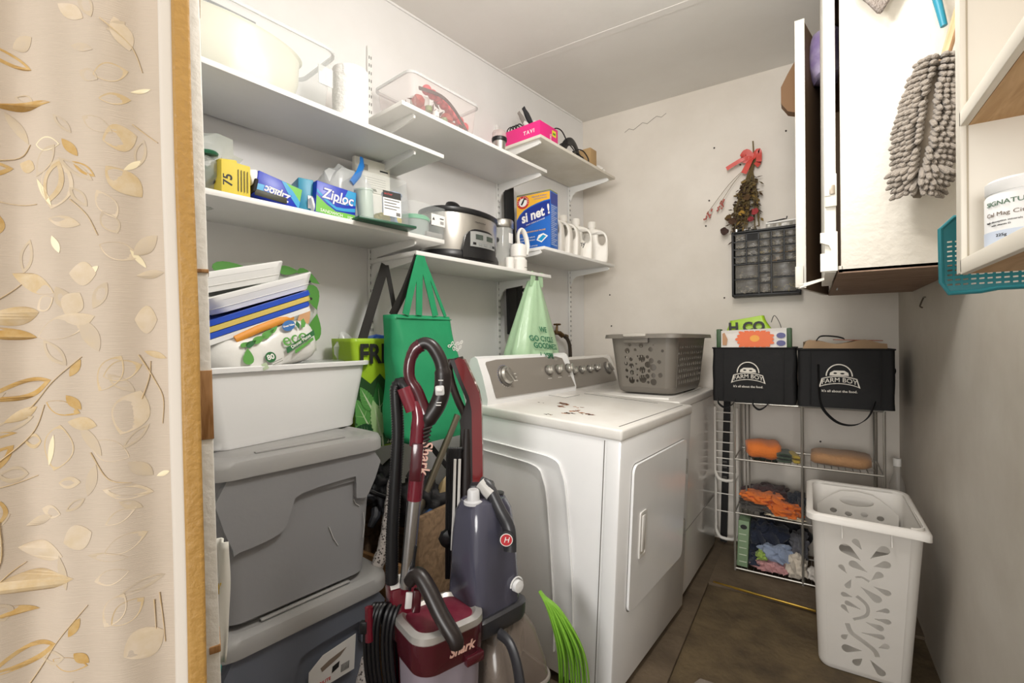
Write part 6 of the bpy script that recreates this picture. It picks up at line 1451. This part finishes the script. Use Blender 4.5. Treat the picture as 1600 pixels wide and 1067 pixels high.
def rh(w_, d_, r, z, n=7, dx=0, dy=0): return [RH @ Vector((x+dx, y+dy, z)) for x, y in rr(w_, d_, r, n)]
b = B(); b.loft([rh(.164, .140, .030, .470), rh(.166, .142, .032, .50), rh(.152, .130, .036, .66), rh(.140, .120, .04, .725), rh(.118, .098, .04, .752), rh(.07, .06, .025, .758)]); tk = b.obj('clean_water_tank', TANK, t)
b = B(); b.loft([rh(.182, .158, .035, .425), rh(.192, .166, .036, .435), rh(.196, .168, .036, .468), rh(.180, .154, .034, .474)]); b.obj('tank_tray', DGR, t)
b = B(); b.lathe([(.026, 0), (.026, .008), (.017, .010), (.016, .034), (.013, .038), (.0001, .038)], 20, M=Matrix.Translation((-.033, -.09, .748))); b.obj('filler_cap', mat('cap_grey', 'cfcfd1', .35), tk)
b = B(); b.lathe([(.018, 0), (.018, .010), (.0001, .012)], 18, M=Matrix.Translation((.03, -.035, .750))); b.obj('rear_cap', DGR, tk)
b = B(); Md = RH @ FN(.052, -.0715, .52); b.lathe([(.017, 0), (.016, .014), (.0001, .016)], 10, M=Md); b.obj('drain_knob', mat('knob_white', 'e3e3e3', .35), tk)
b = B(); b.tube([Md @ Vector((.022*math.cos(a), .022*math.sin(a), .003)) for a in [PI*k/8 for k in range(9)]], .0022, 5); b.obj('dial_ticks', mat('knob_white', 'e3e3e3', .35), tk)
b = B(); b.tube(spline([H(752, 742, -.07), H(764, 748, -.08), H(780, 776, -.10), H(792, 797, -.11), H(795, 812, -.12), H(795, 830, -.125)], 5), [.016]*12+[.0165]*14, 12, sq=(.8, 1.1)); ch_ = b.obj('tank_handle', DGR, t)
b = B(); b.tube([H(752, 742, -.072), H(768, 757, -.088)], .0165, 12, sq=(.8, 1.12)); b.obj('pale_handle_insert', mat('insert_grey', 'c3c1bd', .35), ch_)
Mh = frame(H(790, 810, -.142), (1, 0, 0), (0, 0, 1)); b = B(); b.lathe([(.0001, -.01), (.019, -.01), (.019, .001), (.0001, .002)], 22, M=Mh); b.obj('logo_boss', DGR, ch_)
decal(ell(0, 0, .0165, .0165, 22), Mh @ Matrix.Translation((0, 0, .002)), WPRINT, ch_, 'logo_rim'); decal(ell(0, 0, .0145, .0145, 22), Mh @ Matrix.Translation((0, 0, .0026)), mat('logo_red', 'c4373f', .4), ch_, 'logo_disc')
text('H', .020, Mh @ Matrix.Translation((0, 0, .0032)), WPRINT, ch_, shear=.25)
b = B(); b.box((H(752, 772, -.02)), (.07, .06, .085), bev=.012); b.obj('upper_block', DGR, t)
# smoky lower tank, handle and glossy base
RB = Matrix.Translation((.045, -.045, 0)) @ Matrix.Rotation(math.radians(40), 4, 'Z')
def rb(w_, d_, r, z, n=7, dx=0, dy=0): return [RB @ Vector((x+dx, y+dy, z)) for x, y in rr(w_, d_, r, n)]
SMK = mat('dirty_tank', '7d7066', .15, alpha=.62, var=('a0968c', .4))
b = B(); b.loft([rb(.20, .19, .04, .262), rb(.195, .185, .045, .30), rb(.165, .15, .05, .385, dy=.01), rb(.12, .10, .045, .43, dy=.02)]); dt = b.obj('dirty_water_tank', SMK, t)
b = B(); b.tube(rb(.205, .195, .045, .262), .0055, 7, closed=True); b.obj('tank_rim', mat('rim_smoke', '98908a', .2, alpha=.8), dt)
b = B(); b.blob(RB @ Vector((-.04, .0, .33)), (.06, .09, .12), .1, 2, 3, 3, .8); b.blob(RB @ Vector((.06, .02, .34)), (.05, .09, .13), .1, 2, 7, 3, .8); b.obj('inner_ducts', mat('duct_smoke', '9c9189', .2, alpha=.6), dt)
b = B(); b.tube(spline([(.035, -.13, .425), (.060, -.15, .415), (.078, -.165, .375), (.088, -.175, .32), (.094, -.18, .285)], 5), .012, 10, sq=(.8, 1.3)); b.obj('tank_grip', DGR, dt)
b = B(); b.loft([rb(.22, .21, .06, .02), rb(.235, .225, .06, .04), rb(.230, .22, .06, .18), rb(.21, .20, .05, .258)]); b.obj('base_housing', mat('base_navy', '1f2c4c', .12, coat=.6), t)
Mb = RB @ FN(.055, -.113, .19)
decal([(-.05, -.05), (.05, -.05), (.055, .03), (.0, .045), (-.05, .02)], Mb, mat('sticker_blue_white', 'c9d4e6', .4), t, 'sticker'); decal([(-.03, -.03), (.02, -.03), (.04, .02), (.0, .03)], Mb @ Matrix.Translation((0, 0, .0008)), mat('logo_red', 'c4373f', .4), t, 'sticker_picture')
b = B(); b.box((.07, -.06, .03), (.22, .10, .06), rot=(0, 0, .2), bev=.02); b.obj('nozzle', BLACK, t)
# ---- lime green strands by the dryer
t = thing('lime_mop_strands', 'bundle of bright lime green strands hanging beside the dryer', 'mop', (-.605, 1.225, 0), TH)
LM = mat('lime_strand', '7bb03a', .45, bump=(120, .2))
R_ = random.Random(14)
for k in range(11):
    o_ = k/10; b = B(); x0 = -.045+.015*o_; 
    b.tube(spline([(x0-.03, .0, .45-.02*o_), (x0-.005+.02*o_, -.015, .40), (x0+.02+.055*o_, -.02-.01*(k % 3), .30), (x0+.025+.07*o_, -.02+.008*(k % 2), .18), (x0+.02+.065*o_+R_.uniform(-.01, .01), -.01, .03)], 5), .0045+.0015*(k % 2), 7, sq=(1.3, .6)); b.obj('strand', LM, t)

# ------------------------------------------------------------------ clutter behind the vacuums
PLY = wood('plywood', '8d7358', '6d563f', 7, .65, 0, .2)
t = thing('plywood_crate', 'open plywood crate of dark tools behind the vacuums', 'crate', W(.27, 1.285, .0), -AL+.12)
b = B()
b.box((.17, .0, .30), (.018, .25, .60), bev=.002); b.obj('front_board', PLY, t)
b = B(); b.box((-.02, -.115, .21), (.362, .018, .42), bev=.002); b.obj('side_board', wood('plywood_tan', 'b48a5c', '94704a', 7, .65, 0, .2), t)
b = B(); b.box((-.02, .115, .30), (.362, .018, .60), bev=.002); b.obj('side_board', PLY, t)
b = B(); b.box((-.21, .0, .30), (.018, .25, .60), bev=.002); b.obj('back_board', PLY, t)
b = B(); b.box((-.02, .0, .012), (.36, .22, .02)); b.obj('bottom_board', PLY, t)
t = thing('dark_tool_heap', 'heap of black cloth and tools filling the plywood crate', 'tools', W(.30, 1.33, .50), -AL)
b = B(); b.blob((0, 0, .08), (.20, .15, .20), .3, 2.5, 44, 4); b.obj('black_cloth', mat('heap_black', '1c1b1d', .7), t, ang=80)
b = B(); b.blob((.08, .05, .12), (.06, .07, .12), .2, 2.5, 4, 2); b.obj('tan_item', mat('heap_tan', 'a08c66', .6), t)
b = B(); b.blob((.09, -.04, .06), (.05, .05, .05), .2, 2.5, 9, 2); b.obj('blue_item', mat('heap_blue', '2c4c74', .5), t)
t = thing('bronze_pole', 'dull bronze pole leaning out of the crate between the vacuums', 'pole', W(.36, 1.34, .62), -AL)
b = B(); b.tube([(0, -.05, .0), (.02, .10, .28)], .013, 12); b.tube([(0.0, -.052, -.004), (-.004, -.085, -.06)], .017, 12); b.obj('pole_tube', mat('bronze', '7c7464', .35, .7), t)
t = thing('black_scissor_frame', 'black crossed metal frame above the crate', 'frame', W(.30, 1.36, .70), -AL)
for a_ in (1, -1):
    b = B(); b.box((0, 0, .10), (.006, .020, .30), rot=(.7*a_, 0, 0), bev=.002); b.obj('cross_bar', BLACKM, t)
t = thing('black_work_gloves', 'crumpled black and grey gloves hanging left of the vacuum hose', 'gloves', W(.14, 1.255, .60), -AL)
R_ = random.Random(31)
b = B(); b.blob((0, 0, .02), (.12, .13, .17), .35, 3, 12, 4); b.obj('glove_body', mat('glove_black', '3a3c42', .5, bump=(30, .5)), t, ang=80)
for (p, q) in (((0, .0, .09), (.01, -.06, .12)), ((0, .03, .09), (.01, .06, .125)), ((.02, -.05, .0), (.03, -.09, .02)), ((.02, -.03, -.05), (.04, -.07, -.10)), ((.02, .0, -.05), (.03, .005, -.12))):
    b = B(); b.tube([p, tuple((a+c)/2+.006 for a, c in zip(p, q)), q], [.020, .018, .011], 9); b.obj('glove_finger', mat('glove_black', '3a3c42', .5, bump=(30, .5)), t)
t = thing('black_power_cord', 'black cord running from behind the totes to the vacuum hose', 'cord', W(.26, 1.05, .60), -AL)
b = B(); b.tube(spline([(0, -.02, .13), (.02, .06, .075), (.02, .14, .03), (.0, .22, .01)], 6), .008, 8); b.obj('cord_strand', BLACK, t)
ROLLPTS = [(.06, -.11, .0), (.03, -.06, .20), (.0, -.01, .385), (.0, .035, .50), (-.01, .065, .60), (-.02, .09, .70)]
t = thing('snowflake_fabric_roll', 'grey and white speckled fabric roll leaning in the corner behind the hose', 'fabric roll', W(.34, 1.10, .0), -AL)
b = B(); PT = resample(spline(ROLLPTS, 10), .012)
b.tube(PT, [.021*(1+.07*math.sin(i*1.3)) for i in range(len(PT))], 12)
mm = mat('speckled_fabric', 'cfc8c4', .95, bump=(150, .5)); nt = mm.node_tree; bs = nt.nodes['Principled BSDF']
vo = nt.nodes.new('ShaderNodeTexVoronoi'); vo.inputs['Scale'].default_value = 110; tc = nt.nodes.new('ShaderNodeTexCoord'); rp = nt.nodes.new('ShaderNodeValToRGB')
rp.color_ramp.elements[0].color = sr('5a5250'); rp.color_ramp.elements[0].position = .25; rp.color_ramp.elements[1].color = sr('d9d2ce'); rp.color_ramp.elements[1].position = .42
nt.links.new(tc.outputs['Object'], vo.inputs['Vector']); nt.links.new(vo.outputs['Distance'], rp.inputs[0]); nt.links.new(rp.outputs[0], bs.inputs['Base Color'])
b.obj('fabric', mm, t, ang=70)

# ------------------------------------------------------------------ curtain in the doorway
t = thing('sheer_leaf_curtain', 'sheer cream curtain with gold leaf print and gold border in the doorway', 'curtain', (-1.06, .09, 0), 0)
c0 = Vector((-1.06, .09, 0)); c1 = Vector((-.797, .348, 0)); cd = (c1-c0); CLn = cd.length; cd.normalize(); cn = Vector((cd.y, -cd.x, 0))
def cur(a, z, off=0):
    f = .013*math.sin(a*30+.8*math.sin(z*1.3))*(.6+.4*math.sin(a*13))+.004*math.sin(a*75+z)+.004*noise.noise(Vector((a*9, z*2.2, 3)))
    e = .012*math.sin(z*2.2+.5)*max(0, (a/CLn-.6)/.4)
    # drape: the inner edge narrows towards the top
    a2 = a-(.030*max(0, (z-1.2)/1.4))*(a/CLn)+.006*math.sin(z*3.1)*(a/CLn)
    return cd*a2+cn*(f+off+e*.3)+Vector((0, 0, z))
SH = mat('sheer_fabric', 'c4b5a3', .8, bump=(20, .12), var=('d3c2b0', .5)); nt = SH.node_tree; bs = nt.nodes['Principled BSDF']
wv = nt.nodes.new('ShaderNodeTexNoise'); mp = nt.nodes.new('ShaderNodeMapping'); tc = nt.nodes.new('ShaderNodeTexCoord'); mp.inputs['Scale'].default_value = (25, 25, 900); wv.inputs['Scale'].default_value = 1
nt.links.new(tc.outputs['Object'], mp.inputs[0]); nt.links.new(mp.outputs[0], wv.inputs['Vector']); bp = nt.nodes.new('ShaderNodeBump'); bp.inputs['Strength'].default_value = .25; bp.inputs['Distance'].default_value = .004
nt.links.new(wv.outputs['Fac'], bp.inputs['Height']); nt.links.new(bp.outputs[0], bs.inputs['Normal'])
A_SH = CLn-.040; A_HEM = CLn-.024
b = B(); b.grid(lambda u, v: cur(A_SH*u, .02+2.55*v), 90, 90); b.obj('sheer_panel', SH, t, thick=.0008, ang=85)
b = B(); b.grid(lambda u, v: cur(A_SH-.003+(A_HEM-A_SH+.005)*u, .02+2.55*v, .0012), 4, 90); b.obj('side_hem', mat('hem_white', 'd9d0c4', .7), t, thick=.001, ang=85)
GB_ = mat('gold_satin', 'b48a44', .5, var=('a87d38', .6), bump=(80, .3), sheen=.3, vscale=14)
b = B(); b.grid(lambda u, v: cur(A_HEM+(CLn-A_HEM)*u, .02+2.55*v, .0022), 5, 110); b.obj('gold_border', GB_, t, thick=.001, ang=85)
GD = mat('leaf_gold', 'c09a5c', .9, var=('d0b586', .8), vscale=60, spec=.1); GP = mat('leaf_pale', 'd3c0a3', .95, var=('dacab6', .9), vscale=50, spec=.1); GM = mat('leaf_mid', 'ccb38a', .95, var=('d6c4a8', .9), vscale=50, spec=.1); GQ = mat('leaf_faint', 'cbb99e', .95, var=('c4b5a3', .9), vscale=40, spec=.1); IV = mat('leaf_ivory', 'efe0bc', .4)
def motif(u, v, L, w_, ang, m_, style=0):
    """leaf print: (u, v) on the cloth in units of .95 mm, L and w_ likewise"""
    if m_ is GP or m_ is GM: L *= 1.15; w_ *= 1.3
    k = .00096; a0 = (u+72)*k; z0 = 1.18-(v-533)*k; an = math.radians(ang)
    def outline(L_, W_, e=0):
        pts = []
        N = 12
        for i in range(N+1): f = i/N; pts.append((f-.5, (math.sin(PI*f)**.85)*(1+.25*(f-.5))*.5))
        for i in range(N-1, 0, -1): f = i/N; pts.append((f-.5, -(math.sin(PI*f)**.85)*(1-.2*(f-.5))*.5))
        return [(L_*x*k*math.cos(an)-W_*y*k*math.sin(an)+e*math.cos(an+1.5), L_*x*k*math.sin(an)+W_*y*k*math.cos(an)+e*math.sin(an+1.5)) for x, y in pts]
    b = B(); polys = [outline(L, w_)]
    if style == 1: polys.append(outline(L*.74, w_*.55, .0008))
    plate(b, polys, .0002, lambda x, y, z: cur(min(max(a0+x, .002), A_SH-.001), z0+y, .0008+z))
    b.obj('leaf_print', m_, t)
def stem(pts, w_, m_):
    k = .00096; b = B(); P = spline([((u+72)*k, 1.18-(v-533)*k, 0) for u, v in pts], 6)
    b.tube([cur(min(p.x, A_SH-.001), p.y, .0014) for p in P], [w_*k*(1-.5*i/len(P)) for i in range(len(P))], 5, sq=(1, 1)); b.obj('stem_print', m_, t)
for mtf in [(17, 229, 44, 11, -5, 'g'), (24, 268, 58, 26, 12, 'g', 1), (34, 351, 36, 18, 85, 'g', 1), (122, 287, 70, 36, 80, 'p'), (118, 285, 60, 22, 75, 'm', 1), (210, 210, 38, 32, 20, 'm'), (214, 278, 52, 28, -45, 'm'), (225, 250, 30, 9, 40, 'i'), (192, 316, 42, 20, -60, 'p'), (205, 388, 44, 22, -20, 'p'), (156, 424, 34, 28, 0, 'p'), (83, 439, 64, 22, -25, 'm'), (10, 395, 44, 22, 0, 'p'), (228, 398, 34, 8, -55, 'i'), (236, 494, 26, 34, 0, 'p'), (42, 92, 86, 20, -25, 'g', 1), (70, 166, 90, 14, 5, 'g'), (141, 230, 34, 14, -50, 'g'), (161, 263, 42, 14, -35, 'g', 1), (73, 258, 24, 16, -20, 'm'), (54, 489, 62, 22, 10, 'm'), (108, 226, 38, 22, 0, 'i'), (103, 300, 50, 9, -60, 'i'), (215, 45, 44, 20, -70, 'p'), (200, 110, 40, 22, 20, 'm'), (205, 150, 34, 14, 10, 'm'), (238, 130, 30, 7, 15, 'i'), (145, 20, 40, 18, -30, 'p'), (132, 345, 38, 14, -10, 'p'), (100, 470, 30, 18, 30, 'p'), (140, 470, 34, 24, 60, 'p'), (120, 380, 28, 10, -70, 'i'),
            (42, 516, 84, 18, -8, 'g'), (128, 505, 80, 26, 20, 'p'), (64, 601, 92, 30, 18, 'g', 1), (141, 569, 30, 12, 60, 'g'), (122, 630, 52, 22, -20, 'g'), (138, 622, 30, 14, -50, 'g'), (60, 640, 40, 12, 30, 'm'), (27, 670, 52, 12, 5, 'g', 1), (30, 709, 60, 24, 50, 'g', 1), (73, 682, 22, 18, 0, 'm', 1), (114, 691, 62, 36, 80, 'm'), (104, 695, 50, 10, 78, 'i'), (190, 578, 54, 26, 60, 'm'), (205, 574, 44, 24, 20, 'm'), (215, 640, 62, 36, 70, 'p'), (186, 697, 52, 26, -25, 'p'), (150, 655, 36, 16, -10, 'm'), (35, 787, 36, 16, 85, 'g', 1), (209, 763, 56, 18, -10, 'p', 1), (85, 851, 60, 24, -12, 'p'), (11, 840, 52, 28, 20, 'p'), (74, 897, 104, 26, 4, 'm'), (34, 938, 84, 16, -6, 'g'), (205, 843, 52, 20, 25, 'p'), (186, 893, 44, 18, 15, 'p'), (190, 945, 50, 24, 60, 'p'), (206, 950, 46, 24, 40, 'm'), (226, 1005, 48, 38, 30, 'p'), (62, 1011, 92, 30, 22, 'g', 1), (133, 968, 32, 13, 60, 'g'), (124, 1024, 54, 22, -10, 'g'), (142, 1016, 26, 16, -40, 'g'), (140, 830, 36, 30, 20, 'p'), (200, 800, 40, 14, 30, 'p'), (130, 745, 26, 14, 0, 'p'), (255, 740, 22, 8, 20, 'i'), (248, 550, 30, 8, -20, 'm'), (100, 790, 30, 16, -10, 'p'), (170, 420, 24, 10, 40, 'i')]:
    motif(*mtf[:5], {'g': GD, 'p': GP, 'm': GM, 'i': IV}[mtf[5]], mtf[6] if len(mtf) > 6 else 0)
RM = random.Random(77); used_ = []
while len(used_) < 46:
    u_, v_ = RM.uniform(0, 245), RM.uniform(-60, 1180)
    if any((u_-a)**2+(v_-c)**2 < 42**2 for a, c in used_): continue
    used_.append((u_, v_)); motif(u_, v_, RM.uniform(30, 62), RM.uniform(12, 26), RM.uniform(-80, 80), GQ, RM.choice((0, 0, 1)))
for pts in ([(-5, 300), (40, 316), (90, 318)], [(0, 490), (30, 470), (60, 440)], [(60, 640), (110, 590), (150, 552)], [(35, 710), (75, 665), (95, 625)], [(-5, 750), (40, 748), (78, 735)], [(35, 800), (36, 860), (20, 900)], [(160, 700), (185, 740), (215, 750)], [(225, 550), (245, 590), (258, 620), (256, 660)], [(228, 620), (238, 585), (240, 560)], [(60, 1060), (100, 1000), (152, 935)], [(0, 935), (40, 885), (60, 868)], [(245, 930), (250, 980), (252, 1010)], [(238, 940), (240, 990)], [(140, 310), (165, 335), (180, 365)], [(10, 260), (60, 245), (78, 225)], [(190, 30), (225, 60), (240, 100)], [(225, 185), (245, 200), (262, 212)]):
    stem(pts, 1.0, GM)
